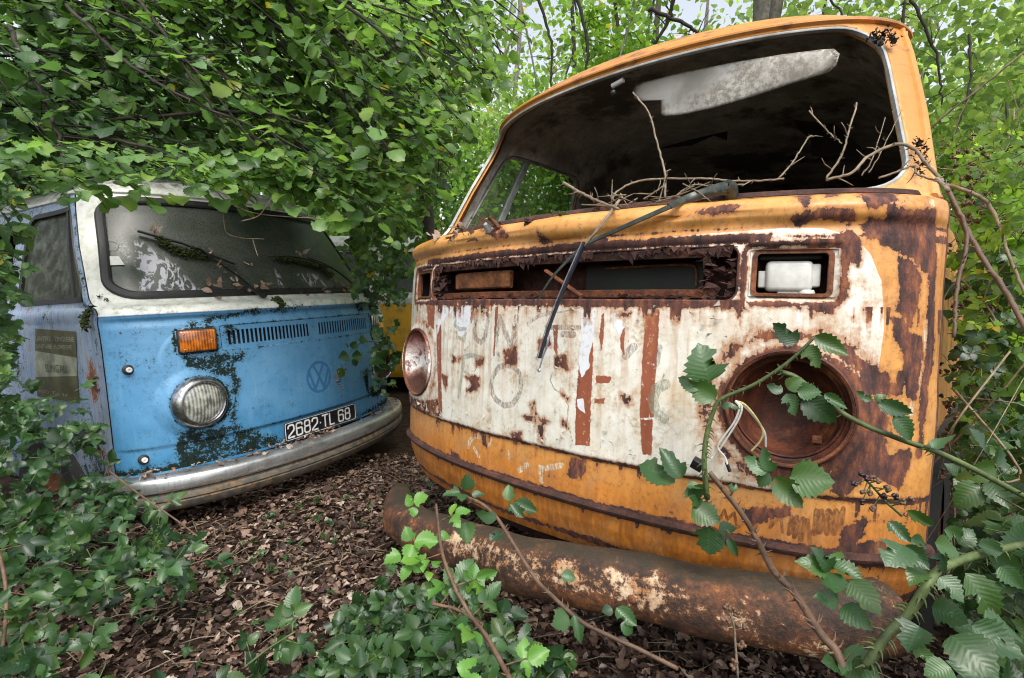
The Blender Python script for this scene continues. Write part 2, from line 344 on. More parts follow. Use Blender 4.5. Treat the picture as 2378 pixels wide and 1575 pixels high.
def bumper_mat():
    n = NT('scabby_bumper_paint'); X = n.z()[0]; nz = n.n.new('ShaderNodeNewGeometry').outputs['Normal']; sp = n.n.new('ShaderNodeSeparateXYZ'); n.l.new(nz, sp.inputs[0]); N = sp.outputs[2]
    a = n.noise(14, 6, .7); b = n.noise(75, 5, .75); big = n.noise(5, 4, .6, dist=.5)
    c = n.ramp(n.math('ADD', n.math('MULTIPLY', a, .6), n.math('MULTIPLY', b, .4)), [(.34,(.012,.009,.008)),(.46,(.045,.024,.015)),(.55,(.14,.052,.02)),(.66,(.33,.13,.03))])
    band = n.math('MULTIPLY', n.mr(N, -.25, .15), n.mr(N, .93, .60)); lng = n.math('MULTIPLY', n.mr(X, -.42, -.05), n.mr(X, .74, .5))
    v = n.math('ADD', n.math('MULTIPLY', n.math('MULTIPLY', band, lng), .085), n.math('ADD', n.math('MULTIPLY', big, .42), n.math('ADD', n.math('MULTIPLY', b, .42), n.math('MULTIPLY', a, .22))))
    c = n.mix(n.mr(v, .60, .66), c, n.mix(n.mr(a, .4, .6), (.36,.16,.06), (.58,.44,.30))); c = n.mix(n.math('MULTIPLY', n.mr(N, .75, .97), .8), c, (.035,.030,.018))
    MT['bumper_paint'] = n.out(c, .7, 0, n.bump(n.math('ADD', a, b), .7, .006), .45)
bumper_mat()
def bucket_pink():
    n = NT('faded_pink_bucket'); Z = n.z()[2]; a = n.noise(9, 5, .6); b = n.noise(40, 4, .7)
    t = n.mr(n.math('ADD', Z, n.math('MULTIPLY', n.math('SUBTRACT', a, .5), .16)), .74, .95)
    c = n.ramp(t, [(0,(.08,.04,.03)),(.08,(.30,.17,.13)),(.2,(.84,.80,.75)),(.5,(.80,.74,.70)),(.72,(.62,.40,.36)),(.88,(.25,.09,.07)),(1,(.05,.02,.018))])
    q = n.mr(n.math('ADD', n.math('MULTIPLY', b, .5), n.math('MULTIPLY', a, .5)), .54, .60); c = n.mix(n.math('MULTIPLY', q, .85), c, (.16,.07,.05)); return n.out(c, .9, 0, n.bump(n.math('ADD', b, a), 1.0, .012), .05)
MT['pink_bucket'] = bucket_pink()
# =============================================================== materials: blue van
def blue_paint():
    n = NT('weathered_blue_paint'); xyz = n.z(); X, Y, Z = xyz[0], xyz[1], xyz[2]
    fine = n.noise(110, 5, .7); mid = n.noise(24, 5, .62); big = n.noise(4.5, 4, .55); vf = n.noise(380, 3, .7); streak = n.noise(4, 5, .6, vec=n.map((16,16,1.1)))
    c = n.mix(n.mr(big, .3, .7), (.085,.26,.47), (.13,.33,.55))
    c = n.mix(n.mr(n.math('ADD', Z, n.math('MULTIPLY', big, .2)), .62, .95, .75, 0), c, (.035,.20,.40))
    c = n.mix(n.math('MULTIPLY', n.mr(vf, .5, .75), .25), c, (.03,.12,.22))
    c = n.mix(n.math('MULTIPLY', n.mr(streak, .52, .75), .35), c, (.20,.38,.56))
    lav = n.attr('side'); c = n.mix(n.math('MULTIPLY', lav, .9), c, n.mix(n.mr(streak, .35, .65), (.17,.25,.41), (.42,.48,.60)))
    lav2 = n.math('MULTIPLY', lav, n.mr(streak, .5, .62)); c = n.mix(n.math('MULTIPLY', lav2, .5), c, (.10,.075,.04))
    em = n.attr('emblem'); c = n.mix(n.math('MULTIPLY', n.mr(em, .42, .58), .8), c, (.030,.155,.36))
    w = n.mr(Z, 1.2195, 1.2215); wc = n.mix(n.mr(mid, .4, .75), (.74,.74,.70), (.52,.52,.44)); wc = n.mix(n.mr(vf, .58, .72, 0, .5), wc, (.2,.19,.15))
    w = n.math('MULTIPLY', w, n.math('SUBTRACT', 1, n.attr('side'))); c = n.mix(w, c, wc)
    top = n.mr(Z, 1.80, 1.88); c = n.mix(n.math('MULTIPLY', top, n.mr(mid, .35, .6)), c, (.14,.14,.11))
    d = n.attr('dirt'); dn = n.math('ADD', n.math('MULTIPLY', mid, .45), n.math('MULTIPLY', fine, .55))
    dv = n.math('ADD', d, n.math('MULTIPLY', n.math('SUBTRACT', dn, .5), 3.0))
    c = n.mix(n.math('MULTIPLY', n.mr(dv, .25, .6), .35), c, (.03,.085,.11))
    df = n.mr(dv, .60, .72); c = n.mix(n.math('MULTIPLY', df, .97), c, n.mix(n.mr(fine, .4, .6), (.003,.006,.006), (.018,.026,.010)))
    ru = n.attr('rust'); rv = n.math('ADD', ru, n.math('MULTIPLY', n.math('SUBTRACT', dn, .5), 1.2)); rf = n.mr(rv, .5, .55)
    sp = n.math('MULTIPLY', n.mr(n.noise(30, 3, .5), .74, .76), .9); rf = n.math('MAXIMUM', rf, sp)
    c = n.mix(n.math('MULTIPLY', n.mr(rv, .36, .5), .4), c, (.28,.15,.05)); c = n.mix(rf, c, n.mix(n.mr(fine, .4, .6), (.05,.02,.014), (.22,.08,.03)))
    h = n.math('ADD', n.math('MULTIPLY', n.math('MAXIMUM', df, rf), fine), n.math('MULTIPLY', vf, .1))
    return n.out(c, n.mr(n.math('MAXIMUM', df, rf), 0, 1, .33, .95), 0, n.bump(h, .4, .003), n.mr(df, 0, 1, .5, .1))
MT['bpaint'] = blue_paint()
def grimy_glass():
    n = NT('grimy_windscreen_glass'); a = n.noise(7, 5, .6); b = n.noise(150, 4, .75); xyz = n.z()
    c = n.mix(n.mr(b, .3, .7), (.034,.038,.035), (.095,.10,.092)); c = n.mix(n.mr(a, .35, .7), c, (.034,.044,.034))
    sk = n.noise(1.0, 4, .6, vec=n.map((26, 26, 7)), dist=1.3); reg = n.attr('streaks'); f = n.math('MULTIPLY', n.mr(sk, .49, .55), n.mr(reg, .15, .6))
    c = n.mix(f, c, (.46,.45,.53))
    return n.out(c, n.mr(b, .3, .7, .22, .5), 0, n.bump(b, .1, .001), .6)
MT['grime_glass'] = grimy_glass()
def clear_glass(name, tint=(.55,.62,.55), fac=.30, dirt=(.25,.28,.2)):
    n = NT(name); tr = n.n.new('ShaderNodeBsdfTransparent'); tr.inputs[0].default_value = (*tint, 1)
    p = n.n.new('ShaderNodeBsdfPrincipled'); p.inputs['Base Color'].default_value = (*dirt, 1); p.inputs['Roughness'].default_value = .12
    mx = n.n.new('ShaderNodeMixShader'); n.put(mx.inputs[0], n.mr(n.noise(14, 5, .7), .35, .8, fac*.5, fac*1.6)); n.l.new(tr.outputs[0], mx.inputs[1]); n.l.new(p.outputs[0], mx.inputs[2])
    o = n.n.new('ShaderNodeOutputMaterial'); n.l.new(mx.outputs[0], o.inputs[0]); MT[name] = n.m; return n.m
clear_glass('dusty_side_glass')
def lens_glass(name, c1, c2, rough=.12, ribs=160, col_spec=.8, axis='X'):
    n = NT(name); xyz = n.z(); w = n.math('SINE', n.math('MULTIPLY', xyz[0 if axis == 'X' else 2], ribs*6.283)); a = n.noise(25, 4, .6)
    c = n.mix(n.mr(n.math('ADD', n.math('MULTIPLY', w, .10), a), .30, .75), c1, c2)
    MT[name] = n.out(c, rough, 0, n.bump(w, .22, .0015), col_spec, coat=1.0); return n.m
lens_glass('headlight_glass', (.10,.11,.09), (.50,.51,.46), .06, 70)
lens_glass('amber_lens', (.16,.035,.003), (.62,.17,.008), .18, 95)
simple('chrome', (.46,.47,.48), .24, .95, 60, .5, .1)
def worn_chrome():
    n = NT('worn_chrome_bumper'); Z = n.z()[2]; a = n.noise(30, 5, .65); b = n.noise(5, 5, .6, vec=n.map((1,1,3))); st = n.noise(4, 4, .7, vec=n.map((30,30,2)))
    low = n.mr(Z, .50, .46); rf = n.mr(n.math('ADD', n.math('MULTIPLY', low, .30), n.math('ADD', n.math('MULTIPLY', a, .5), n.math('MULTIPLY', b, .5))), .53, .68)
    c = n.mix(rf, (.50,.51,.52), n.mix(n.mr(a, .4, .65), (.05,.045,.035), (.20,.13,.07))); c = n.mix(n.math('MULTIPLY', n.mr(st, .5, .7), .45), c, (.11,.115,.095))
    c = n.mix(n.math('MULTIPLY', n.mr(b, .40, .62), .55), c, (.10,.10,.09)); MT['worn_chrome'] = n.out(c, n.mr(rf, 0, 1, .38, .8), n.mr(rf, 0, 1, .75, 0), n.bump(a, .3, .002), .5)
worn_chrome()
simple('black_rubber', (.018,.018,.019), .55, 0, 60, .4, .3)
simple('black_plastic', (.014,.014,.015), .35, 0, 60, .3, .1)
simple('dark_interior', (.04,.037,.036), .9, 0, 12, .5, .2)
simple('wiper_metal', (.075,.085,.072), .42, .6, 40, .5, .2)
simple('wiper_blade', (.022,.025,.04), .4, 0, 60, .3, .1)
simple('bright_edge', (.55,.57,.62), .3, .7, 60, .3, .1)
simple('white_plastic', (.60,.61,.56), .38, 0, 26, .18, .1)
simple('plate_black', (.012,.012,.016), .35, 0, 40, .4, .1)
simple('plate_white', (.72,.72,.70), .45, 0, 40, .2, .1)
simple('wire_white', (.68,.68,.62), .5, 0, 40, .3, .1)
simple('wire_yellow', (.60,.52,.22), .5, 0, 40, .3, .1)
simple('tyre_rubber', (.02,.02,.02), .8, 0, 40, .4, .3)
simple('sticker_cream', (.33,.34,.27), .55, 0, 14, .5, .1)
simple('sticker_olive', (.11,.105,.055), .6, 0, 14, .5, .1)
simple('grey_pillar', (.40,.42,.40), .5, 0, 20, .4, .2)
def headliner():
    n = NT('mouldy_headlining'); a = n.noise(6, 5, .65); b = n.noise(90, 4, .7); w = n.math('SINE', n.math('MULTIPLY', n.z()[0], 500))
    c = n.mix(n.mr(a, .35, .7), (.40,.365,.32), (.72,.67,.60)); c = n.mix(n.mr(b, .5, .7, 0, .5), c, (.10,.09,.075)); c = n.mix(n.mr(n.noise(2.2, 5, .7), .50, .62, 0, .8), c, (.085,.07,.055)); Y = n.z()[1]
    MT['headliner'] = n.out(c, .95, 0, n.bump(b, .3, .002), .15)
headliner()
def visor():
    n = NT('stained_sun_visor'); a = n.noise(7, 4, .6); b = n.noise(80, 4, .7); e = n.attr('edge')
    c = n.mix(n.mr(a, .4, .7), (.60,.58,.53), (.36,.34,.30)); c = n.mix(n.math('MULTIPLY', n.mr(e, .3, 1), n.mr(b, .30, .55)), c, (.08,.07,.05)); c = n.mix(n.math('MULTIPLY', n.mr(n.noise(4, 6, .7), .48, .62), n.mr(b, .38, .6, .2, .9)), c, (.22,.20,.165)); MT['visor'] = n.out(c, .8, 0, n.bump(a, .4, .01), .2)
visor()
# =============================================================== materials: vegetation and ground
def leaf_mat(name, dark, light, back=None, yellow=(.42,.36,.04), yamt=.03, trans=.4, rough=.42, veins=9, tcol=None, spec=.45, vary=1.0):
    n = NT(name); r = n.attr('rnd'); lu = n.attr('lu'); lv = n.attr('lv')
    c = n.mix(n.mr(r, .5-.5*vary, .5+.5*vary), dark, light); hv = n.math('FRACT', n.math('MULTIPLY', r, 17.3)); c = n.mix(n.mr(hv, .62, .95, 0, .55), c, tuple(a*b for a, b in zip(light, (1.5, 1.15, .5)))); c = n.mix(n.mr(hv, .25, .0, 0, .5), c, tuple(q*.45 for q in dark))
    f = n.math('FRACT', n.math('SUBTRACT', n.math('MULTIPLY', lv, veins), n.math('MULTIPLY', lu, 2.2))); v = n.math('ABSOLUTE', n.math('SUBTRACT', f, .5))   # .5 at a side vein
    vein = n.math('MAXIMUM', n.math('MULTIPLY', n.mr(v, .38, .50), .6), n.mr(lu, .09, .03)); spn = n.mr(n.noise(55, 4, .7), .60, .68); c = n.mix(n.math('MULTIPLY', spn, n.mr(hv, .5, .8, 0, .8)), c, (.13,.075,.02)); c = n.mix(n.math('MULTIPLY', vein, .12), c, tuple(min(1, q*1.9+.02) for q in light))
    c = n.mix(n.mr(r, 1-yamt-.005, 1-yamt+.005), c, yellow); nz = n.noise(130, 4, .6); c = n.mix(n.math('MULTIPLY', n.mr(nz, .62, .7), .35), c, tuple(q*1.9+.03 for q in light))
    bf = n.n.new('ShaderNodeNewGeometry').outputs['Backfacing']; c2 = n.mix(n.math('MULTIPLY', bf, .45), c, tuple(min(1, q*1.5+.03) for q in light))
    t = tcol or tuple(min(1, a*2.6) for a in light)
    tc = n.mix(n.mr(r, 0, 1), tuple(q*.6 for q in t), t); tc = n.mix(n.mr(r, 1-yamt-.005, 1-yamt+.005), tc, (.8,.62,.06))
    MT[name] = n.out(c2, rough, 0, n.bump(n.math('ADD', n.mr(v, .0, .5, 1, 0), n.math('MULTIPLY', nz, .2)), .12, .002), spec, trans=(trans, tc)); return n.m
leaf_mat('bramble_leaf', (.011,.038,.012), (.040,.105,.028), trans=.20, rough=.38, tcol=(.12,.30,.04), yamt=-.02, spec=.6)
leaf_mat('bramble_leaf_fresh', (.07,.19,.035), (.13,.30,.05), trans=.35, rough=.32, tcol=(.30,.62,.08), yamt=-.02)
leaf_mat('hazel_leaf', (.024,.066,.018), (.165,.30,.09), trans=.42, rough=.38, tcol=(.34,.62,.09), yamt=.008)
leaf_mat('hazel_dark_leaf', (.014,.042,.014), (.105,.215,.070), trans=.32, rough=.45, tcol=(.16,.36,.06), yamt=.008)
leaf_mat('sun_painted_leaf', (.020,.060,.010), (.17,.32,.05), trans=.5, rough=.5, tcol=(.55,.90,.10), yamt=.015)  # sunlight put into the colour: a brighter, yellower leaf
leaf_mat('far_leaf', (.020,.055,.012), (.22,.36,.10), trans=.5, rough=.6, tcol=(.65,.90,.22), yamt=.01)
leaf_mat('dark_leaf', (.014,.035,.015), (.04,.09,.035), trans=.25, rough=.45, tcol=(.12,.26,.05), yamt=.008)
def litter_mat():
    n = NT('dead_leaf'); r = n.attr('rnd'); a = n.noise(60, 4, .6)
    c = n.ramp(r, [(0,(.026,.016,.013)),(.25,(.075,.043,.032)),(.5,(.15,.088,.062)),(.75,(.27,.175,.125)),(.92,(.42,.31,.24)),(1,(.52,.44,.37))])
    c = n.mix(n.mr(a, .35, .7, 0, .55), c, (.035,.020,.014)); MT['dead_leaf'] = n.out(c, .62, 0, n.bump(a, .4, .003), .4, trans=(.08, (.3,.14,.04)))
litter_mat()
simple('bark', (.045,.036,.028), .9, 0, 26, .6, .8); simple('grey_bark', (.20,.185,.155), .9, 0, 22, .5, .8); simple('dark_bark', (.022,.018,.014), .9, 0, 26, .6, .6)
simple('dry_twig', (.24,.19,.13), .8, 0, 60, .5, .5); simple('cane_green', (.085,.12,.035), .55, 0, 40, .6, .3); simple('cane_brown', (.13,.075,.045), .65, 0, 40, .5, .4)
simple('berry_brown', (.14,.075,.04), .6, 0, 80, .6, .4); simple('berry_black', (.022,.008,.014), .3, 0, 80, .4, .3)
simple('moss', (.055,.075,.012), .95, 0, 160, .9, 1.0)
def ground_mat():
    n = NT('forest_soil'); a = n.noise(18, 6, .7); b = n.voro(38, 'F1', out='Color'); c = n.ramp(a, [(.3,(.010,.007,.005)),(.5,(.030,.018,.012)),(.65,(.075,.042,.024)),(.8,(.13,.08,.05))])
    c = n.mix(n.mr(n.noise(70, 4, .7), .5, .7, 0, .6), c, (.11,.06,.035)); MT['soil'] = n.out(c, .95, 0, n.bump(n.math('ADD', a, n.noise(90, 4, .7)), 1.0, .02), .2)
ground_mat()
# =============================================================== van helpers
def van_root(name, pose, label, cat):
    (x, y, z), (pi_, ro, yaw) = pose
    o = empty(name, label, cat); o.rotation_mode = 'YXZ'; o.location = (x, y, z); o.rotation_euler = (pi_, ro, yaw); return o
def pos(s, z, off=0.0):
    s = np.atleast_1d(np.asarray(s, float)); z = np.broadcast_to(np.asarray(z, float), s.shape); N = normal(s, z); return body(s, z)+N*off, N
def band(name, s, z, prof, mat, parent, closed=False, off=0.0):
    P, N = pos(s, z, off); return MB().sweep(P, N, prof, closed).build(name, mat, parent)
def circle_prof(r, k=8, sx=1.0): return [(r*sx*math.cos(t), r*math.sin(t)) for t in np.arange(k)*2*math.pi/k]
def slab(mb, P, N, thick):
    """flat plate over outline P (n,3)"""
    P = np.asarray(P, float); N = np.asarray(N, float); n = len(P)
    return mb.add(np.vstack([P+N*thick/2, P-N*thick/2]), [tuple(range(n)), tuple(range(2*n-1, n-1, -1))]+[(i, i+n, (i+1) % n+n, (i+1) % n) for i in range(n)])
def wheel(parent, x, y):
    mb = MB().lathe([(.20,-.075),(.29,-.085),(.325,-.06),(.33,0),(.325,.06),(.29,.085),(.20,.075)], (x, y, .33), (1,0,0), 32); t = mb.build('wheel', MT['tyre_rubber'], parent)
    MB().lathe([(.01,.04),(.06,.05),(.12,.02),(.17,.03),(.20,.06),(.205,.07)], (x, y, .33), (1 if x > 0 else -1,0,0), 28).build('rim', MT['rusted_metal'], t)
def cab_shell(root, P, paint, fine, side_windows, roof_paint, liner=True, wsg=0.0):
    """everything of the body except the lower front panel"""
    fr = np.linspace(-S90+.034, S90-.034, fine)
    skin('windscreen_frame', fr, zrows(1.2625, 1.80, .0075), paint, root, [lambda a, b: ws_sd(a, b, wsg)], ret=.02)
    for sd in (-1, 1):
        ws0 = .322 if sd < 0 or liner != 'deep' else .56; dw = win_sd(ws0, 1.18, side=sd)
        S = np.linspace(S90-.030, S90+.93, 116)*sd; S = S if sd > 0 else S[::-1]
        d = skin('door', S, zrows(.45, 1.80, .010), paint, root, [dw], off=.0025, ret=.02, attrf=P.get('door'), keep=lambda a, b: (np.abs(a) > S90+.016) | (b > 1.268))
        if side_windows:
            s_, z_ = np.linspace(S90-.02, S90+.93, 56)*sd, np.linspace(1.29, 1.745, 26); s_ = s_ if sd > 0 else s_[::-1]
            skin('window', s_, z_, MT['dusty_side_glass'], d, off=-.008, keep=lambda a, b, f=dw: f(a, b) < .006)
            # window frame and quarter-light post
            q = []; a0, b0 = S90+(ws0-D0), S90+(1.18-D0); hx, hy, r = (b0-a0)/2, .2175, .055
            for cx, cy, t0 in ((hx-r,-hy+r,-90),(hx-r,hy-r,0),(-hx+r,hy-r,90),(-hx+r,-hy+r,180)):
                for t in np.radians(np.linspace(t0, t0+90, 8)): q.append((cx+r*math.cos(t)+(a0+b0)/2, cy+r*math.sin(t)+1.5175))
            q = np.array(q); q2 = []
            for a_, b_ in zip(q, np.roll(q, -1, 0)):
                m = max(1, int(np.linalg.norm(b_-a_)/.03)); q2 += [a_+(b_-a_)*k/m for k in range(m)]
            q2 = np.array(q2); band('window_frame', q2[:,0]*sd, q2[:,1], [(-.012,-.012),(.012,-.012),(.012,.006),(-.012,.006)], P['seal'], d, True)
            zz = np.linspace(1.302, 1.733, 12); band('window_post', np.full(12, (a0+.20)*sd), zz, [(-.012,-.02),(.012,-.02),(.012,.004),(-.012,.004)], P['seal'], d)
        holes = [win_sd(1.30, 2.25, side=sd), win_sd(2.42, 3.35, side=sd)] if side_windows == 2 else []
        S = np.linspace(S90+.936, S90+4.036, 200)*sd; S = S if sd > 0 else S[::-1]
        skin('side_panel', S, zrows(.36, 1.80, .02), paint, root, holes, ret=.0, attrf=P.get('side'))
    S = np.concatenate([-np.linspace(S90+4.036, S90+.03, 60), np.linspace(-S90, S90, 160), np.linspace(S90+.03, S90+4.036, 60)])
    skin('roof', S, zrows(1.80, 1.966, .010), roof_paint, root)
    # rain gutter
    s = np.concatenate([-np.linspace(S90+3.9, S90+.03, 40), np.linspace(-S90, S90, 90), np.linspace(S90+.03, S90+3.9, 40)])
    band('rain_gutter', s, 1.797, [(-.010,-.004),(.008,-.004),(.010,.010),(.006,.013),(-.006,.012),(-.010,.006)], roof_paint, root)
    # tail
    S = S90+4.036; zz = zrows(.36, 1.966, .03); R = body(np.full(len(zz), S), zz); Lf = R*np.array([-1,1,1]); t = np.linspace(0, 1, 14)[:,None,None]
    V = (Lf[None]*(1-t)+R[None]*t); V[...,1] += (.05*np.sin(np.linspace(0, math.pi, 14)))[:,None]; k = len(zz); I = np.arange(14*k).reshape(14, k)
    mesh('tailgate', V.reshape(-1,3), np.stack([I[:-1,:-1], I[:-1,1:], I[1:,1:], I[1:,:-1]], -1).reshape(-1,4), paint, root)
    if liner:
        fs = [lambda a, b: ws_sd(a, b, wsg+.01), win_sd(.322, 1.18, side=-1), win_sd(.56, 1.18, side=1)]
        S = np.concatenate([-np.linspace(S90+4.0, S90+.02, 170), np.linspace(-S90, S90, 170), np.linspace(S90+.02, S90+4.0, 170)])
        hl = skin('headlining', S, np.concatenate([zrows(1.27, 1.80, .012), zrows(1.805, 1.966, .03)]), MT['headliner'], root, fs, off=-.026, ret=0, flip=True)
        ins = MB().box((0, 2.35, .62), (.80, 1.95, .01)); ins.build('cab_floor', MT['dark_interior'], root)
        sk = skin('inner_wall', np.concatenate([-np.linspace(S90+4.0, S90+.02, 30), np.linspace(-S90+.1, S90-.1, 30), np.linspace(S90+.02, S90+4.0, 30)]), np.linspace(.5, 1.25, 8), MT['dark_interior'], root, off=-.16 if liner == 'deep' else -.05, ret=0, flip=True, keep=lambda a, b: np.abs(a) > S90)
ARCS = np.linspace(-S90-.012, S90+.012, 2)
# =============================================================== THE ORANGE VAN
LEAN[0] = -1.0
ovan = van_root('abandoned_orange_van', ((0.0233, 1.3816, -0.0713), (-0.0508, 0.0074, -0.7397)), 'rusty orange and white camper van without windscreen, bramble growing across its empty headlight', 'van')
RUST = [[(0.5827,1.2786),(0.6092,1.292),(0.6438,1.2826),(0.638,1.2381),(0.6289,1.2184),(0.6102,1.2399)], [(0.6515,1.2796),(0.6802,1.2838),(0.6914,1.2707),(0.6777,1.2459),(0.6573,1.247)],
 [(0.7212,1.2496),(0.7504,1.2764),(0.7895,1.2484),(0.7923,1.2387),(0.7617,1.2282),(0.7555,1.219),(0.7352,1.2263)], [(0.7821,1.2227),(0.7922,1.2264),(0.7965,1.2155),(0.8436,1.215),(0.8894,1.2235),(0.8949,1.1855),(0.8938,1.1465),(0.8951,1.1054),(0.8718,1.104),(0.8453,1.1289),(0.8226,1.1318),(0.8035,1.1499),(0.7987,1.1803),(0.7831,1.1953)],
 [(0.6048,1.2017),(0.6255,1.2186),(0.6591,1.221),(0.7092,1.2177),(0.7136,1.1988),(0.6867,1.1942),(0.6596,1.2033),(0.6323,1.1938),(0.6045,1.1869)], [(0.7305,1.18),(0.7467,1.202),(0.771,1.1917),(0.7813,1.1918),(0.7989,1.1686),(0.8111,1.1425),(0.7897,1.1459),(0.7614,1.1642),(0.7415,1.1639)],
 [(0.6809,1.1724),(0.7105,1.1763),(0.7246,1.1641),(0.7278,1.1112),(0.7212,1.1112),(0.6928,1.1413),(0.6818,1.1531)], [(0.8123,1.124),(0.8346,1.1174),(0.86,1.0922),(0.8584,1.0552),(0.8519,1.0326),(0.8427,0.9951),(0.8262,1.0168),(0.8149,1.0239),(0.8194,1.0685),(0.814,1.098)],
 [(0.8055,1.0049),(0.8267,1.0094),(0.8442,0.9729),(0.8687,0.97),(0.88,0.9366),(0.87,0.8914),(0.8642,0.8538),(0.852,0.8536),(0.8361,0.9204),(0.8264,0.9573),(0.8113,0.9642)],
 [(0.8889,1.1461),(0.8974,1.1469),(0.916,0.922),(0.8985,0.8918),(0.9014,0.7705),(0.894,0.7326),(0.8875,0.7327),(0.8865,0.8842),(0.8935,0.9594),(0.889,1.0714)],
 [(0.7837,0.8957),(0.7971,0.9039),(0.8054,0.8818),(0.8237,0.8789),(0.8257,0.9051),(0.8333,0.9016),(0.8361,0.8607),(0.7966,0.8514),(0.7855,0.8659)], [(0.7622,0.9134),(0.7758,0.916),(0.7808,0.8881),(0.7788,0.8617),(0.7584,0.8606),(0.7605,0.8871)],
 [(0.5505,0.9723),(0.5824,0.9775),(0.6038,0.9667),(0.6008,0.9548),(0.5514,0.9544)], [(0.7343,0.8704),(0.765,0.8647),(0.7943,0.8326),(0.7991,0.8063),(0.7938,0.7759),(0.8056,0.7579),(0.823,0.7064),(0.7259,0.6986),(0.7329,0.7638)],
 [(0.7004,0.7074),(0.739,0.7505),(0.7623,0.7803),(0.8081,0.7694),(0.7973,0.7267),(0.83,0.7425),(0.8624,0.7468),(0.8609,0.7116),(0.841,0.6762),(0.8126,0.689),(0.7669,0.6964),(0.743,0.6693),(0.7184,0.6479),(0.7025,0.661)],
 [(0.6111,1.0294),(0.6824,1.0273),(0.685,1.0159),(0.6222,1.0179)], [(0.4649,1.0225),(0.5292,1.0238),(0.5296,1.0157),(0.4653,1.0143)], [(0.7052,0.9141),(0.7373,0.8743),(0.7392,0.8404),(0.7327,0.8362),(0.7068,0.8799)],
 [(-0.1036,0.8954),(-0.0548,0.9045),(-0.0504,0.858),(-0.0994,0.854)], [(-0.0077,0.7592),(0.0155,0.7682),(0.0278,0.7287),(0.0052,0.7284)], [(-0.0255,0.7179),(0.0247,0.7283),(0.0647,0.7197),(0.0472,0.7054),(0.0021,0.7071)], [(0.0249,0.7048),(0.0472,0.7054),(0.0507,0.6565),(0.0284,0.6553)],
 [(-0.0696,0.665),(-0.0286,0.6751),(-0.032,0.6435),(-0.0666,0.6337)], [(-0.7916,0.6784),(-0.5839,0.6856),(-0.4371,0.707),(-0.4121,0.6564),(-0.4895,0.6467),(-0.6855,0.6411),(-0.7917,0.6562)], [(0.0746,0.8838),(0.1056,0.8945),(0.12,0.8593),(0.0796,0.8615)], [(0.0994,0.8012),(0.1265,0.7875),(0.1243,0.7734),(0.1038,0.7905)],
 [(0.1057,0.7343),(0.1228,0.7256),(0.1234,0.7117),(0.1066,0.7147)], [(0.022,0.9294),(0.058,0.937),(0.0629,0.9172),(0.0231,0.9062)], [(-0.2817,0.7998),(-0.2104,0.8072),(-0.214,0.7643),(-0.2681,0.761),(-0.2309,0.782)], [(-0.2287,0.8546),(-0.1883,0.8642),(-0.1971,0.8377),(-0.2278,0.835)], [(-0.3463,0.8556),(-0.3022,0.8556),(-0.3133,0.841),(-0.3456,0.8418)],
 [(0.0062,1.2124),(0.0393,1.2047),(0.0499,1.1819),(0.0063,1.182)], [(-0.2981,1.2844),(-0.1399,1.2462),(-0.1167,1.2112),(-0.1626,1.2091)], [(-0.6175,1.0369),(-0.3205,1.0366),(-0.32,1.0264),(-0.5916,1.0248)], [(-0.4103,0.7913),(-0.3758,0.7914),(-0.3858,0.7442)], [(0.2579,1.0071),(0.2821,1.0076),(0.2773,0.9972),(0.2557,0.9967)], [(0.2648,0.8127),(0.2891,0.8127),(0.2874,0.7919),(0.2739,0.7929)],
 [(-0.3558,0.5555),(-0.3037,0.546),(-0.3032,0.5357),(-0.3476,0.5326)], [(-0.197,0.6349),(-0.1822,0.6343),(-0.1797,0.6055),(-0.1899,0.6068)], [(0.4182,1.2356),(0.4516,1.2394),(0.4974,1.2425),(0.4975,1.2262),(0.4704,1.2223),(0.4287,1.2164)], [(0.1797,1.1816),(0.2011,1.187),(0.2173,1.1651),(0.1844,1.1653)],
 [(0.1269,0.6361),(0.173,0.6396),(0.1689,0.5889),(0.1232,0.5903)], [(0.7214,0.5821),(0.7493,0.5931),(0.7709,0.6062),(0.7717,0.5739),(0.743,0.5486),(0.7282,0.536)], [(0.7364,0.5554),(0.8206,0.5635),(0.8219,0.5194),(0.7471,0.5118)], [(0.5373,0.5957),(0.6043,0.608),(0.6293,0.6267),(0.6245,0.6004),(0.5793,0.5769),(0.5462,0.5669)]]
WHITE = [(-0.5127,1.1172),(-0.2542,1.1681),(0.0792,1.17),(0.2592,1.1741),(0.4079,1.181),(0.5791,1.1868),(0.6568,1.1844),(0.7108,1.1679),(0.7509,1.1294),(0.7752,1.0794),(0.7857,0.9877),(0.7821,0.9118),(0.7617,0.8642),(0.7452,0.8164),(0.7268,0.7289),(0.6834,0.6806),(0.6065,0.6535),(0.4542,0.6485),(0.3191,0.664),(-0.0418,0.6407),(-0.3418,0.6374)]
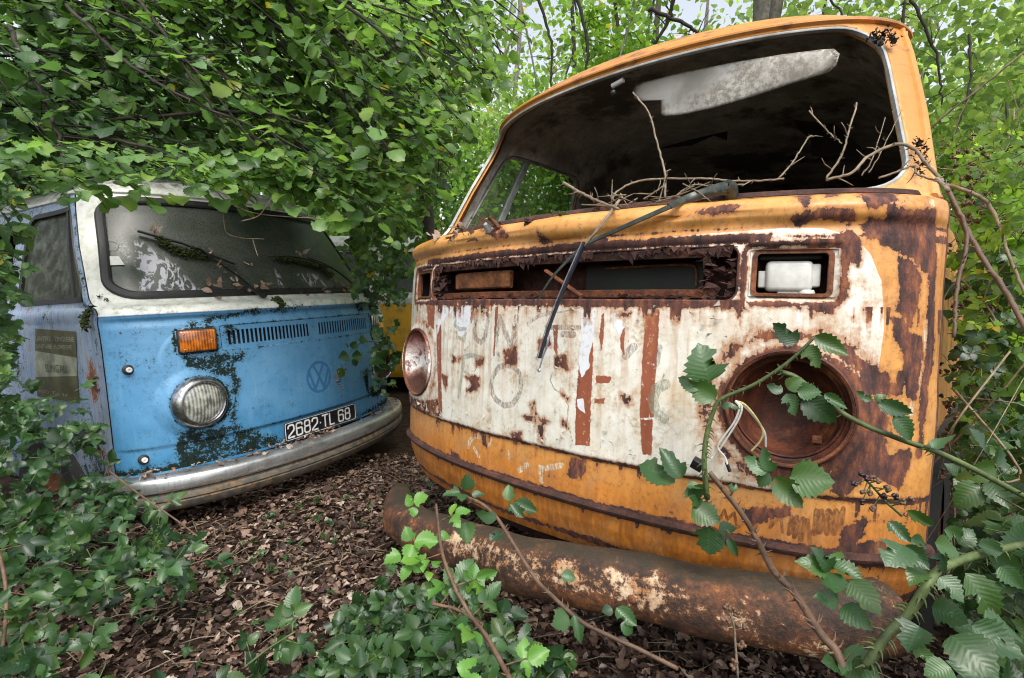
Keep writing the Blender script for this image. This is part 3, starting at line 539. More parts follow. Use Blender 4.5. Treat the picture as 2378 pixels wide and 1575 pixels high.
PRIMER = [[(0.1635,1.0109),(0.1879,1.0112),(0.1894,0.8663),(0.1893,0.6766),(0.1477,0.6722),(0.1465,0.8076),(0.1528,0.9179)], [(0.3182,1.0133),(0.35,1.0139),(0.3478,0.9042),(0.3475,0.7689),(0.3156,0.7621),(0.3147,0.902)], [(0.3157,0.7596),(0.3476,0.7664),(0.3444,0.6823),(0.3242,0.679)],
 [(-0.5486,1.0281),(-0.4828,1.0201),(-0.4839,0.939),(-0.5306,0.9526)], [(-0.4647,0.9543),(-0.4294,0.9552),(-0.4054,0.6698),(-0.4258,0.6665)], [(-0.2666,1.0262),(-0.2446,1.0262),(-0.2475,0.98),(-0.259,0.9599)], [(-0.1903,1.0261),(-0.1732,1.0261),(-0.174,0.9815),(-0.1853,0.9876)], [(-0.1469,1.026),(-0.1317,1.0261),(-0.1358,0.951),(-0.1428,0.8752),(-0.1488,0.8748),(-0.1452,0.9632)], [(0.0673,0.9698),(0.0842,0.9703),(0.0829,0.8912),(0.0726,0.9076)], [(0.207,1.0008),(0.2151,1.0063),(0.2154,0.9428),(0.2114,0.9107),(0.2054,0.9423)], [(0.2594,0.976),(0.2696,0.9661),(0.2703,0.9041),(0.2593,0.9241)], [(0.1995,0.8511),(0.2401,0.8521),(0.2354,0.8359),(0.2004,0.8324)], [(0.1986,0.7945),(0.2254,0.7977),(0.2231,0.7868),(0.1991,0.7838)]]
FLAKE = [[(0.1511,1.0107),(0.1879,1.0112),(0.1904,0.9362),(0.1759,0.8922),(0.1835,0.8712),(0.1595,0.8392),(0.1505,0.863),(0.1517,0.9397)], [(0.241,1.0016),(0.2702,0.9764),(0.2582,0.9449),(0.2398,0.9702)], [(0.3189,1.0134),(0.332,1.0126),(0.3299,1.0035),(0.3194,1.0033)], [(-0.4591,1.0273),(-0.3582,1.0266),(-0.369,0.9987),(-0.4369,0.955),(-0.4572,0.9107)], [(0.1497,0.786),(0.1648,0.7905),(0.1731,0.7561),(0.1537,0.7644)], [(-0.351,1.0265),(-0.2566,1.0262),(-0.2667,0.9463),(-0.3123,0.9175),(-0.3532,0.9711)]]
MARK = [([(-0.2318,0.9888),(-0.2385,0.946),(-0.2308,0.9201),(-0.2086,0.9098),(-0.1888,0.9205),(-0.1811,0.9481),(-0.1729,0.9866)], .0085), ([(-0.1308,0.9843),(-0.1307,0.9374)], .007), ([(-0.1266,0.9875),(-0.0994,0.9418),(-0.0761,0.9062)], .009), ([(-0.0597,0.9857),(-0.0654,0.9493),(-0.072,0.9095)], .010),
 ([(-0.1554,0.7873),(-0.1491,0.8166),(-0.1251,0.844),(-0.095,0.8528),(-0.0605,0.8496),(-0.0406,0.8303),(-0.0351,0.8038),(-0.0441,0.7726),(-0.0672,0.7453),(-0.098,0.7379),(-0.1292,0.7494),(-0.1488,0.7659),(-0.1554,0.7873)], .0085), ([(0.0537,0.9631),(0.1475,0.9658)], .006), ([(0.0991,0.9473),(0.1322,0.9474)], .008), ([(0.0714,0.9489),(0.084,0.9128)], .004),
 ([(0.1018,0.8914),(0.0783,0.8884),(0.0792,0.87),(0.117,0.8619)], .005), ([(0.0694,0.8464),(0.0635,0.8258),(0.0785,0.8045),(0.1066,0.7936),(0.1245,0.7678),(0.1225,0.7311),(0.1099,0.7095)], .0022), ([(0.2923,0.926),(0.2738,0.9043)], .010), ([(0.3542,0.9296),(0.3485,0.8893)], .006), ([(0.0258,0.9974),(0.0963,1.0043),(0.148,1.0161)], .002), ([(-0.0181,0.9701),(0.0189,0.9915),(0.0687,1.0039)], .005)]
MOSSM = [([(-0.3416,0.9803),(-0.3447,0.9561),(-0.3137,0.9451),(-0.2843,0.9477)], .006), ([(-0.3183,0.9193),(-0.2883,0.9106),(-0.2836,0.9343)], .006), ([(-0.2902,0.8531),(-0.2943,0.8155),(-0.304,0.7736),(-0.3081,0.7355)], .008), ([(-0.2906,0.8598),(-0.2514,0.8694),(-0.204,0.863)], .008), ([(-0.2826,0.8166),(-0.2483,0.8066),(-0.2255,0.7892)], .005), ([(0.3705,0.8464),(0.3505,0.8344),(0.3433,0.8086),(0.3532,0.7796),(0.3711,0.7693)], .012), ([(-0.1354,0.9435),(-0.1335,0.906)], .006)]
PALE = [([(-0.1923,0.6324),(-0.2331,0.6248),(-0.2532,0.6077),(-0.2617,0.589)], .008), ([(-0.2303,0.5888),(-0.2088,0.57)], .007), ([(-0.1653,0.6116),(-0.1572,0.6292)], .006), ([(-0.0826,0.6089),(-0.0771,0.5851)], .005), ([(-0.0377,0.566),(-0.0124,0.5867)], .008), ([(0.0321,0.5884),(0.04,0.5545)], .008), ([(0.0393,0.587),(0.1026,0.6089)], .008), ([(-0.0376,0.5642),(-0.0144,0.5844)], .006), ([(0.8842,1.0004),(0.8939,0.9444)], .008), ([(0.8774,0.9403),(0.8773,0.8653)], .006), ([(0.8629,0.8426),(0.8629,0.8236)], .006), ([(0.8804,1.2389),(0.8896,1.1732)], .007), ([(0.8833,1.1535),(0.8862,1.1199)], .007)]
SCRAWL = [([(0.495,0.5618),(0.5044,0.5873),(0.5108,0.5671),(0.5241,0.5855),(0.5312,0.554),(0.572,0.5909),(0.5633,0.5604),(0.5792,0.5848),(0.5978,0.603),(0.5936,0.5666),(0.6117,0.5964),(0.6172,0.5617)], .0032), ([(0.6309,0.5975),(0.6284,0.5597),(0.6408,0.5995),(0.6389,0.5545),(0.652,0.5973),(0.6494,0.5373),(0.6602,0.5951),(0.6685,0.5448)], .0042),
 ([(0.6752,0.6158),(0.6749,0.5679),(0.6843,0.6167),(0.684,0.573),(0.6971,0.6188),(0.6971,0.5717),(0.7096,0.6203),(0.7095,0.5733),(0.7237,0.6259),(0.7214,0.5821)], .0052), ([(0.718,1.2441),(0.7584,1.2456),(0.7892,1.2457),(0.8349,1.287),(0.8715,1.3027)], .004), ([(0.7891,1.243),(0.8264,1.2712),(0.8658,1.2868)], .003)]
def orange_fields(s, z):
    x = body(s, z)[:, 0]; n1 = fbm(s*9, z*9); n2 = fbm(s*30+5, z*30)
    w = sd_poly(s, z, [(-1.3, .66)]+[q for q in ([(-1.3,1.168)]+WHITE[1:15]+[(WHITE[15][0], WHITE[15][1]),(.60,.645),(-.2,.640)])])
    o = {'white': fld(w, .012)}
    rp = np.full(s.shape, -1.0)
    for i, p in enumerate(RUST):
        d = sd_poly(s, z, p); rp = np.maximum(rp, np.clip(d/.012, -1, 1.0 if i < 18 or i > 36 else .28))
    rust = .5+.30*rp
    r = np.hypot(np.abs(x)-HLX, z-HLZ)
    aa = np.arctan2(z-HLZ, x-HLX); rh = np.where(x > 0, .040+.035*np.clip(np.cos(aa+.8), 0, 1), .018); rust = np.maximum(rust, .82-np.clip((r-.112)/rh, 0, 1)*.75)
    rust = np.maximum(rust, np.where(x > 0, .58, .48)-np.clip(np.abs(r-.150)/.05, 0, 1)*.5)
    def edge(z0, wd, hi=.8, m=1.0): return (hi-np.clip(np.abs(z-z0)/wd, 0, 1)*.75)*m
    gl = (np.abs(x) < .52); 
    for e in (edge(.645, .014, .70), edge(.530, .022, .85), edge(.43, .03, .62), edge(1.19, .013, .52), edge(1.168, .020, .86, np.where(np.abs(x) < .56, 1, .6)), edge(1.028, .020, .85, np.where(np.abs(x) < .52, 1, .0)), edge(1.272, .010, .62)):
        rust = np.maximum(rust, e)
    # drips below rusty lines
    col = vn(s*60, np.zeros_like(s)+3.3); col2 = vn(s*130, np.zeros_like(s)+8.1)
    drip = np.clip((col*.6+col2*.4-.45)*4, 0, 1)
    for z0, L, hi in ((1.03, .09, .78), (.645, .07, .62), (.53, .05, .75)):
        t = (z0-z)/L; rust = np.maximum(rust, np.where((t > 0) & (t < 1), hi*drip*(1-t)*1.0, 0))
    ti = sd_rbox(np.abs(x)-.60, z-1.092, .085, .062, .02); rust = np.maximum(rust, .72-np.clip(np.abs(ti)/.016, 0, 1)*.6); hs_ = np.minimum(np.minimum(np.abs(gr_hole(s, z)), np.abs(ind_hole(s, z))), np.abs(hl_hole(s, z))); rust = np.maximum(rust, 1.0-np.clip(hs_/.007, 0, 1)*.9)
    rust = np.where(np.abs(s) > S90-.02, np.maximum(rust, .70), rust); rust = rust+np.clip((x-.66)/.12, 0, 1)*.13*(z > .6)+np.clip((.66-z)/.05, 0, 1)*.07+np.clip((x-.3)/.4, 0, 1)*np.clip((.62-z)/.05, 0, 1)*.07
    o['rust'] = np.clip(rust+(n1-.5)*.25, 0, 1.2)
    red = np.full(s.shape, -1.0)
    for p in PRIMER: red = np.maximum(red, sd_poly(s, z, p))
    o['primer'] = fld(red, .006)
    f = np.full(s.shape, -1.0)
    for p in FLAKE: f = np.maximum(f, sd_poly(s, z, p))
    o['flake'] = fld(f, .012)
    for nm, L in (('mark', MARK), ('mossmark', MOSSM), ('pale', PALE), ('scrawl', SCRAWL)):
        d = np.full(s.shape, -1.0)
        for p, wd in L: d = np.maximum(d, sd_line(s, z, p, wd))
        o[nm] = fld(d, .005)
    st = np.clip((col*.5+col2*.6+vn(s*240, np.zeros_like(s)+5)*.3-.74)*5, 0, 1)*(.4+fbm(s*6, z*3))*np.clip(1-np.abs(z-.9)/.35, .25, 1)
    st = np.maximum(st, np.clip(1-(np.abs(r-.16)/.06), 0, 1)*.8); st = np.maximum(st, np.clip(1-np.abs(z-1.0)/.06, 0, 1)*.8*(np.abs(x) < .7))
    st = np.maximum(st, np.clip((.6-z)/.1, 0, .8)); st = np.maximum(st, np.clip((x-.70)/.1, 0, 1)*.5)
    o['stain'] = np.clip(st, 0, 1)
    o['grime'] = np.clip(np.clip((-x-.60)/.2, 0, 1)*.55*(z > .65)+np.clip(1-np.abs(x-.36)/.12, 0, 1)*np.clip(1-np.abs(z-.83)/.14, 0, 1)*.35+.12, 0, 1)
    dk = np.clip(1-np.abs(z-1.155)/.06, 0, 1)*(np.abs(x) < .56)*.8; dk = np.maximum(dk, np.clip(1-np.abs(z-.53)/.03, 0, 1)*.7); dk = np.maximum(dk, np.clip((x-.62)/.08, 0, 1)*np.clip((.75-z)/.1, 0, 1)*.35); o['dark'] = dk
    return o
hl_hole = lambda s, z: np.hypot(np.abs(body(s, z)[..., 0])-HLX, z-HLZ)-.113
def gr_hole(s, z):
    x = body(s, z)[..., 0]; j = .008*np.sin(x*31)+.006*np.sin(x*77+1)
    return sd_rbox(x, z-1.094-j*.0, .502, .057+.0*j, .022)
ind_hole = lambda s, z: sd_rbox(np.abs(body(s, z)[..., 0])-.600, z-1.094, .066, .046, .012)
def odisp(s, z):
    x = body(s, z)[..., 0]; d = (fbm(s*5, z*5, 3)-.5)*.008*np.clip((1.25-z)/.1, 0, 1)
    led = np.exp(-((z-1.215)/.03)**2)*np.clip(1-(np.abs(x)/.84)**8, 0, 1)*(1-.5*np.clip((x-.45)/.2, 0, 1))                                   # crumpled ledge
    d = d+led*(.010*np.sin(x*9+.6)+.006*np.sin(x*23))-.018*led*np.exp(-((x-.36-(z-1.22)*1.5)/.035)**2)+.010*led*np.exp(-((x-.44)/.05)**2)
    ind = np.abs(np.abs(x)-.60); t = np.clip(1-np.maximum(np.maximum(ind-.070, 0), np.maximum(np.abs(z-1.093)-.05, 0))/.012, 0, 1); d = d-.010*t
    m = np.clip((1.174-z)/.02, 0, 1)*np.clip((z-1.14)/.02, 0, 1)*(np.abs(x) < .52); d = d-.012*m
    return d
zz = np.concatenate([zrows(.40, .62, .0030), zrows(.6225, 1.16, .0027), zrows(1.1625, 1.2625, .0027)])
ofront = skin('front_panel', np.linspace(-S90-.012, S90+.012, 720), zz, MT['opaint'], ovan, [hl_hole, gr_hole, ind_hole], orange_fields, disp=odisp, ret=.014)
def gentle(s, z):
    n1 = fbm(s*7, z*7); r = .30+(n1-.5)*.7; r = np.maximum(r, .62-np.clip(np.abs(np.abs(s)-S90-.018)/.012, 0, 1)*.5); return {'rust': np.clip(r, 0, 1), 'stain': n1}
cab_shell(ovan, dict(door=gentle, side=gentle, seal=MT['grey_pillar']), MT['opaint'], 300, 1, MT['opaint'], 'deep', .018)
# windscreen lip: bright inner flange and rusty bottom channel
s_, z_ = ws_outline(220, .014)
band('windscreen_seal', s_, z_, [(-.003,-.010),(.003,-.010),(.004,.000),(.001,.002),(-.002,.0015),(-.004,0)], MT['grey_pillar'], ovan, True)
for sd_ in (-1, 1):
    zr_ = np.linspace(1.275, 1.79, 40); band('pillar_rail', np.full(40, sd_*(S90-.050)), zr_, [(-.016,-.004),(-.012,.006),(-.004,.009),(.004,.004),(.012,.007),(.018,-.004)], MT['opaint'], ovan)
xs = np.linspace(-.79, .79, 60); band('windscreen_channel', s_of(xs, 1.276), 1.276, [(-.016,-.02),(.014,-.02),(.016,.004),(.004,.009),(-.010,.006)], MT['dark_rust'], ovan)
# belt trim under the front panel
s = np.linspace(-S90-.01, S90+.01, 120); band('trim_strip', s, .528, [(-.011,-.004),(-.010,.008),(-.003,.014),(.003,.013),(.010,.007),(.011,-.004)], MT['dark_rust'], ovan)
# headlight bowls
for sx, mat_, dp in ((-1, MT['pink_bucket'], .030), (1, MT['red_bucket_rust'], .10)):
    c = np.array((sx*HLX, .0, HLZ)); yf = .084; ax = Vector((sx*.25, -1, 0)).normalized()
    prof = [(.119,.004),(.121,.010),(.117,.014),(.112,.010),(.110,0),(.107,-.008),(.104,-.010),(.103,-.010-.12*dp),(.097,-.012-.32*dp),(.08,-.012-.68*dp),(.05,-.012-.92*dp),(.018,-.012-dp),(.0,-.012-dp)]
    if sx < 0: prof = prof[:5]+[(.108,-.004),(.106,-.006),(.095,-.013),(.075,-.023),(.05,-.030),(.02,-.034),(0,-.035)]
    b = MB().lathe(prof, (c[0], yf, c[2]), ax, 64).build('headlight_bowl', mat_, ovan)
    MB().lathe([(.115,.006),(.118,.011),(.115,.013),(.111,.009),(.111,.004)], (c[0], yf, c[2]), ax, 64).build('rim', MT['rusted_metal'], b)
    if sx > 0: MB().lathe([(.105,-.012),(.101,-.008),(.098,-.012),(.101,-.018)], (c[0], yf, c[2]), ax, 64).build('retaining_ring', mat_, b)
    for a in (1.9, -.6) if sx > 0 else (2.2,):
        q = Vector((0,0,1)).rotation_difference(ax).to_matrix(); p = q@Vector((.086*math.cos(a), .086*math.sin(a), -.048)); MB().box(np.array(p)+[c[0], yf, c[2]], (.009,.004,.008), bev=.002).build('bracket', MT['rusted_metal'], b)
# fresh-air opening: rusted box, flap, cross strap
gx = np.linspace(-.50, .50, 60); sg = s_of(gx, 1.09)
def recess(name, zz_, depth, mat_, parent, sgv, close=True):
    P0, N0 = pos(sgv, zz_[0], -.004); P1, _ = pos(sgv, zz_[1], -.004); inn = np.array((0, depth, 0)); n = len(sgv)
    V = np.vstack([P0, P0+inn, P1+inn, P1]); F = []
    for i in range(n-1): F += [(i, i+1, n+i+1, n+i), (n+i, n+i+1, 2*n+i+1, 2*n+i), (2*n+i, 2*n+i+1, 3*n+i+1, 3*n+i)]
    F += [(0, n, 2*n, 3*n), (n-1, 4*n-1, 3*n-1, 2*n-1)]
    return mesh(name, V, F, mat_, parent, smooth=False)
box = recess('air_intake_box', (1.036, 1.152), .13, MT['dark_rust'], ovan, sg)
P, N = pos(s_of(np.linspace(-.41, -.13, 20), 1.10), 1.10, -.045); MB().sweep(P, np.tile((0,-1,0),(20,1)), [(-.024,-.004),(.022,-.004),(.026,.002),(.022,.008),(-.018,.010),(-.026,.004)]).build('air_flap', MT['orange_flap_rust'], box)
P, N = pos(s_of(np.linspace(-.46, .46, 40), 1.052), 1.052, -.03); MB().sweep(P, np.tile((0,-1,0),(40,1)), [(-.010,-.006),(.006,-.006),(.009,.004),(-.008,.008)]).build('inner_rail', MT['rusted_metal'], box)
P, N = pos(s_of(np.linspace(-.48, .48, 40), 1.142), 1.142, -.016); MB().sweep(P, np.tile((0,-1,0),(40,1)), [(-.008,-.012),(.010,-.012),(.010,.004),(-.006,.008),(-.012,0)]).build('inner_rail', MT['dark_rust'], box)
a_, b_ = pos(s_of(np.array([.02]), 1.115), 1.115, -.02)[0][0], pos(s_of(np.array([.14]), 1.045), 1.045, -.018)[0][0]; MB().tube([a_, b_], .011, 6, flat=.4).build('strap', MT['rusted_metal'], box)
P, N = pos(s_of(np.linspace(.10, .42, 20), 1.095), 1.095, -.10); MB().sweep(P, np.tile((0,-1,0),(20,1)), [(-.036,0),(.036,0),(.036,.003),(-.036,.003)]).build('inner_panel', simple('green_black_panel', (.010,.014,.007), .6, 0, 12, .6, .2), box)
def frame_bar(x0, z0, x1, z1, r=.0022, off=-.095):
    P, N = pos(s_of(np.array([x0, x1]), np.array([z0, z1])), np.array([z0, z1]), off); return P
MB().tube(spline([pos(s_of(np.array([a]), b), b, -.09)[0][0] for a, b in ((.16,1.128),(.30,1.131),(.385,1.130),(.402,1.118),(.405,1.075))], 6), .003, 6).build('panel_edge', MT['orange_flap_rust'], box)
# ragged rust crust and hanging bits in the opening
rb = MB(); r2 = random.Random(3)
for i in range(170):
    x = r2.choice([r2.uniform(.43, .50), r2.uniform(-.50,-.45), r2.uniform(-.50,.50), r2.uniform(-.5,.5)]); zc = r2.uniform(1.042, 1.15) if abs(x) > .44 else r2.choice([r2.uniform(1.032,1.042), r2.uniform(1.146,1.156)])
    P, N = pos(s_of(np.array([x]), zc), zc, -r2.uniform(.004, .035)); t = [P[0]+np.array((r2.gauss(0,.011), r2.gauss(0,.006), r2.gauss(0,.007))) for _ in range(4)]
    rb.add(t, [(0,1,2),(0,2,3),(0,3,1)])
for i in range(260):
    x = r2.uniform(-.49, .49); up_ = r2.random() < .6; zc = (1.148+.004*math.sin(x*40)) if up_ else 1.040
    P, N = pos(s_of(np.array([x]), zc), zc, -r2.uniform(-.003, .012)); L_ = r2.uniform(.004, .016)*(1 if r2.random() < .8 else 1.8); w_ = r2.uniform(.004, .014); sg_ = -1 if up_ else .5
    rb.add([P[0]+[-w_,0,.004], P[0]+[w_,0,.004], P[0]+[w_*.4+r2.gauss(0,.004), r2.gauss(0,.003), sg_*L_], P[0]+[-w_*.5, 0, sg_*L_*.6]], [(0,1,2,3)])
rb.build('rust_crust', MT['dark_rust'], box, smooth=False)['kind'] = 'stuff'
# indicator openings
for sx in (-1, 1):
    xs = np.linspace(.525, .675, 14)*sx; xs = np.sort(xs)
    rc = recess('indicator_housing', (1.046, 1.142), .09, MT['dark_rust'] if sx > 0 else MT['dark_interior'], ovan, s_of(xs, 1.094))
    q = []
    hx, hy, r = .066, .046, .012
    for cx, cy, t0 in ((hx-r,-hy+r,-90),(hx-r,hy-r,0),(-hx+r,hy-r,90),(-hx+r,-hy+r,180)):
        for t in np.radians(np.linspace(t0, t0+90, 6)): q.append((cx+r*math.cos(t)+.60*sx, cy+r*math.sin(t)+1.094))
    q = np.array(q); band('rim', s_of(q[:,0], q[:,1]), q[:,1], [(-.004,-.008),(.004,-.008),(.005,.004),(-.005,.004)], MT['rusted_metal'], rc, True, off=-.010)
# white plastic unit filling the right opening
cpt = pos(s_of(np.array([.598]), 1.09), 1.09, -.040)[0][0]; tan = pos(s_of(np.array([.62]), 1.09), 1.09, 0)[0][0]-pos(s_of(np.array([.57]), 1.09), 1.09, 0)[0][0]; tan /= np.linalg.norm(tan)
Rm = np.array([tan, np.cross((0,0,1), tan), (0,0,1)]).T
mo = MB(); mo.box(cpt, (.044,.018,.032), Rm, .010); mo.build('washer_motor', MT['white_plastic'], ovan)
mo2 = MB(); mo2.box(cpt+Rm@np.array((.048,.004,.002)), (.010,.014,.024), Rm, .004); mo2.box(cpt+Rm@np.array((-.05,.004,-.006)), (.008,.012,.018), Rm, .003); mo2.box(cpt+Rm@np.array((.0,.0,-.036)), (.020,.010,.006), Rm, .002)
mo2.lathe([(.0,.0),(.016,.0),(.016,.012),(.014,.016),(0,.016)], cpt+Rm@np.array((.034,-.004,-.044)), (0,0,1), 20); mo2.build('motor_flange', MT['white_plastic'], COL.objects['washer_motor'])
MB().tube([cpt+Rm@np.array((-.055,-.002,.040)), cpt+Rm@np.array((.058,-.002,.041))], .0055, 8).build('hose', MT['black_rubber'], ovan)
# wipers: arm from the right pivot, second arm hanging down, blades
PV = [(0.4538,0.1199,1.2936)][0]; PB = [(0.4494,0.1434,1.2727)][0]
w = empty('wiper_arm'); w.parent = ovan
MB().lathe([(.0,.0),(.016,.0),(.017,.006),(.017,.034),(.013,.040),(0,.040)], PB, Vector(PV)-Vector(PB), 20).build('wiper_pivot', MT['wiper_metal'], w)
MB().lathe([(.004,.010),(.007,.012),(.0125,.012),(.0145,.006),(.0145,-.012),(0,-.012)], np.array(PV)+[0,-.004,.0], (-.1,-1,.3), 20).build('pivot_cap', MT['wiper_metal'], w)
A1 = spline([(0.4539,0.1117,1.2903),(0.4283,0.1066,1.2898),(0.3774,0.0778,1.2723),(0.3759,-0.0124,1.2355)], 6); MB().tube(A1, np.interp(np.linspace(0,1,len(A1)), [0,.15,.5,1], [.016,.0165,.012,.007]), 8, flat=.55, up=(0,-1,.2)).build('arm', MT['wiper_metal'], w)
A2 = spline([(0.3787,-0.0118,1.2362),(0.2973,-0.0242,1.2073),(0.225,-0.022,1.186),(0.1682,-0.0339,1.166)], 6); MB().tube(A2, np.linspace(.0062, .0052, len(A2)), 6, flat=.5, up=(0,-1,.2)).build('arm', MT['wiper_metal'], w)
A3 = spline([(0.1746,-0.0343,1.165),(0.1272,-0.0405,1.1264),(0.0785,-0.0442,1.0797),(0.0367,-0.0464,1.0197)], 6); MB().tube(A3, np.linspace(.006,.0025,len(A3)), 6, flat=.5, up=(0,-1,.2)).build('arm', MT['wiper_metal'], w)
w2 = empty('wiper_blade'); w2.parent = ovan
B1 = spline([(0.2088,0.057,1.2854),(0.2248,-0.0436,1.2061),(0.181,-0.0469,1.1609)], 6); MB().tube(B1, np.linspace(.004,.0045,len(B1)), 6, flat=.6).build('frame', MT['dry_twig'], w2)
B2 = spline([(0.1838,-0.048,1.1687),(0.1446,-0.0573,1.077),(0.1022,-0.0594,0.9822),(0.0705,-0.0621,0.8859)], 6); MB().tube(B2, .0062, 8, flat=.55, up=(1,0,0)).build('rubber', MT['wiper_blade'], w2)
B3 = np.array(B2)+np.array((-.0055,-.004,0)); MB().tube(B3, .0014, 5).build('metal_edge', MT['bright_edge'], w2)
B4 = spline([(0.0826,-0.0555,0.9693),(0.0891,-0.0556,0.9257),(0.0751,-0.0559,0.8863),(0.0667,-0.0568,0.8552)], 6); MB().tube(B4, np.linspace(.0035,.002,len(B4)), 6).ico(B4[-1], .006, 1).build('metal_edge', MT['bright_edge'], w2)
# remains of the left wiper spindle
for q in [(-0.1965,0.0089,1.2385,1),(-0.1557,0.0096,1.2428,2)]:
    d = (np.array((.2,-.8,.6)) if q[3] == 1 else np.array((-.5,-.5,.7))); MB().lathe([(.012,0),(.010,.012),(.006,.026),(0,.028)] if q[3] == 1 else [(.007,0),(.006,.035),(.008,.036),(.008,.042),(0,.043)], q[:3], d, 12).build('wiper_spindle', MT['grey_pillar'] if q[3] == 1 else MT['rusted_metal'], ovan)
# bumper, sagging to the left
th = np.radians(np.linspace(-75, 66, 90)); bx = .87*np.sin(th); by = -.100+.40*(1-np.cos(th)); 
bz = .398+.14*(bx-.32); bz = np.where(bx > .3, .395+.07*(bx-.3), bz); P = np.stack([bx, by, bz], 1); N = np.stack([np.sin(th)*.5, -np.cos(th), 0*th], 1); N /= np.linalg.norm(N, axis=1, keepdims=True)
prof = [(-.074,-.050),(-.078,-.01),(-.066,.022),(-.045,.036),(-.015,.044),(.020,.044),(.048,.034),(.066,.012),(.070,-.02),(.064,-.055),(.060,-.055),(.060,-.02),(-.068,-.02),(-.068,-.05)]
kk = 1+.05*np.sin(bx*7)+.03*np.sin(bx*19+1); P = P+N*(.008*np.sin(bx*11+.5)+.005*np.sin(bx*29))[:,None]; prof = [(a*.88, b) for a, b in prof]
ob = MB().sweep(P, N, prof[::-1]).build('bumper', MT['bumper_paint'], ovan)
for sx in (.36, -.2): 
    i = int(np.argmin(np.abs(bx-sx))); MB().ico(P[i]+N[i]*.045, .010, 2, (1,.6,1)).build('bolt', MT['rusted_metal'], ob)
# valance behind the bumper
skin('lower_valance', np.linspace(-S90, S90, 240), np.linspace(.36, .46, 16), MT['dark_rust'], ovan, off=-.02)
fk = MB(); r3_ = random.Random(9)
for i in range(300):
    x = r3_.uniform(-.62, .62); z_q = r3_.choice([r3_.uniform(.66, .70), r3_.uniform(.66, 1.02), r3_.uniform(.95, 1.03)]); 
    if math.hypot(abs(x)-HLX, z_q-HLZ) < .13: continue
    P, N = pos(s_of(np.array([x]), z_q), z_q, .0035); a_ = r3_.uniform(.0015, .006); q_ = [P[0]+np.array((r3_.gauss(0,a_), 0, r3_.gauss(0,a_)))+N[0]*r3_.uniform(0,.003) for _ in range(4)]; fk.add(q_, [(0,1,2),(0,2,3)])
fk.build('paint_flakes', simple('cream_paint_chip', (.60,.56,.46), .6, 0, 60, .6, .3), ofront, smooth=False, fix=False)['kind'] = 'stuff'
# interior: visor, mirror stub, torn lining panels, dash
vp = [(-0.0092,0.47,1.7445),(-0.0036,0.47,1.7634),(0.0189,0.47,1.7694),(0.1564,0.47,1.7623),(0.3092,0.47,1.7471),(0.4442,0.47,1.7283),(0.5415,0.47,1.7112),(0.5702,0.47,1.704),(0.5833,0.47,1.6873),(0.5779,0.47,1.6606),(0.5618,0.47,1.6463),(0.4797,0.47,1.64),(0.384,0.47,1.6313),(0.2642,0.47,1.6255),(0.163,0.47,1.6293),(0.1086,0.47,1.6388),(0.0952,0.47,1.6505),(0.0914,0.47,1.6931),(0.0127,0.47,1.7104),(-0.0045,0.47,1.7253)]
vn_ = np.array((0.0,-.93,-.36)); mbv = MB(); pv = np.array(vp); cen = pv.mean(0)
rings = [(1.0,0.0,1.0),(.99,.006,1.0),(.95,.011,.7),(.85,.013,.2),(.5,.015,0),(.1,.015,0)]; V = []; E_ = []
for k_, (f, h, e) in enumerate(rings): V.append(cen+(pv-cen)*f+vn_*h); E_.append(np.full(len(pv), e))
n_ = len(pv); F = [(k_*n_+i, k_*n_+(i+1) % n_, (k_+1)*n_+(i+1) % n_, (k_+1)*n_+i) for k_ in range(len(rings)-1) for i in range(n_)]+[tuple((len(rings)-1)*n_+i for i in range(n_))]
V2 = np.concatenate(V); vis = mesh('sun_visor', V2, F, MT['visor'], ovan, {'edge': np.concatenate(E_)})
ms = [(-0.0045,0.4,1.7589),(-0.0456,0.4,1.7502),(-0.0399,0.4,1.7286)]; MB().tube([ms[0], ms[1]], .0085, 10).build('mirror_stub', MT['white_plastic'], ovan); MB().ico(ms[2], .010, 2).build('mirror_clip', MT['wiper_metal'], ovan)
for i, pl in enumerate(([(-1.0019,1.6,2.0409),(-0.7755,1.6,2.0993),(-0.5905,1.6,1.949),(-0.9389,1.6,1.8786),(-1.0126,1.6,1.8827)], [(-0.6333,1.5,2.0543),(-0.3288,1.5,2.0525),(-0.1235,1.5,2.0414),(-0.0852,1.5,1.9964),(-0.092,1.5,1.8902),(-0.1547,1.5,1.9272),(-0.2681,1.5,1.9007),(-0.5354,1.5,1.9262)], [(0.2321,1.4,1.8821),(0.3934,1.4,1.8252),(0.4853,1.4,1.7164),(0.4706,1.4,1.6696),(0.3072,1.4,1.7194),(0.3041,1.4,1.7825),(0.2435,1.4,1.8477)])):
    mb_ = MB(); slab(mb_, pl, (0,-1,0), .01); mb_.build('torn_lining', MT['dark_interior'], ovan, smooth=False)
P, N = pos(s_of(np.linspace(-.70, .70, 40), 1.27), 1.27, -.02); MB().sweep(P+[0,.06,-.02], np.tile((0,0,1.0),(40,1)), [(-.07,-.02),(.07,-.02),(.07,.01),(-.07,.012)]).build('dashboard', MT['dark_interior'], ovan)
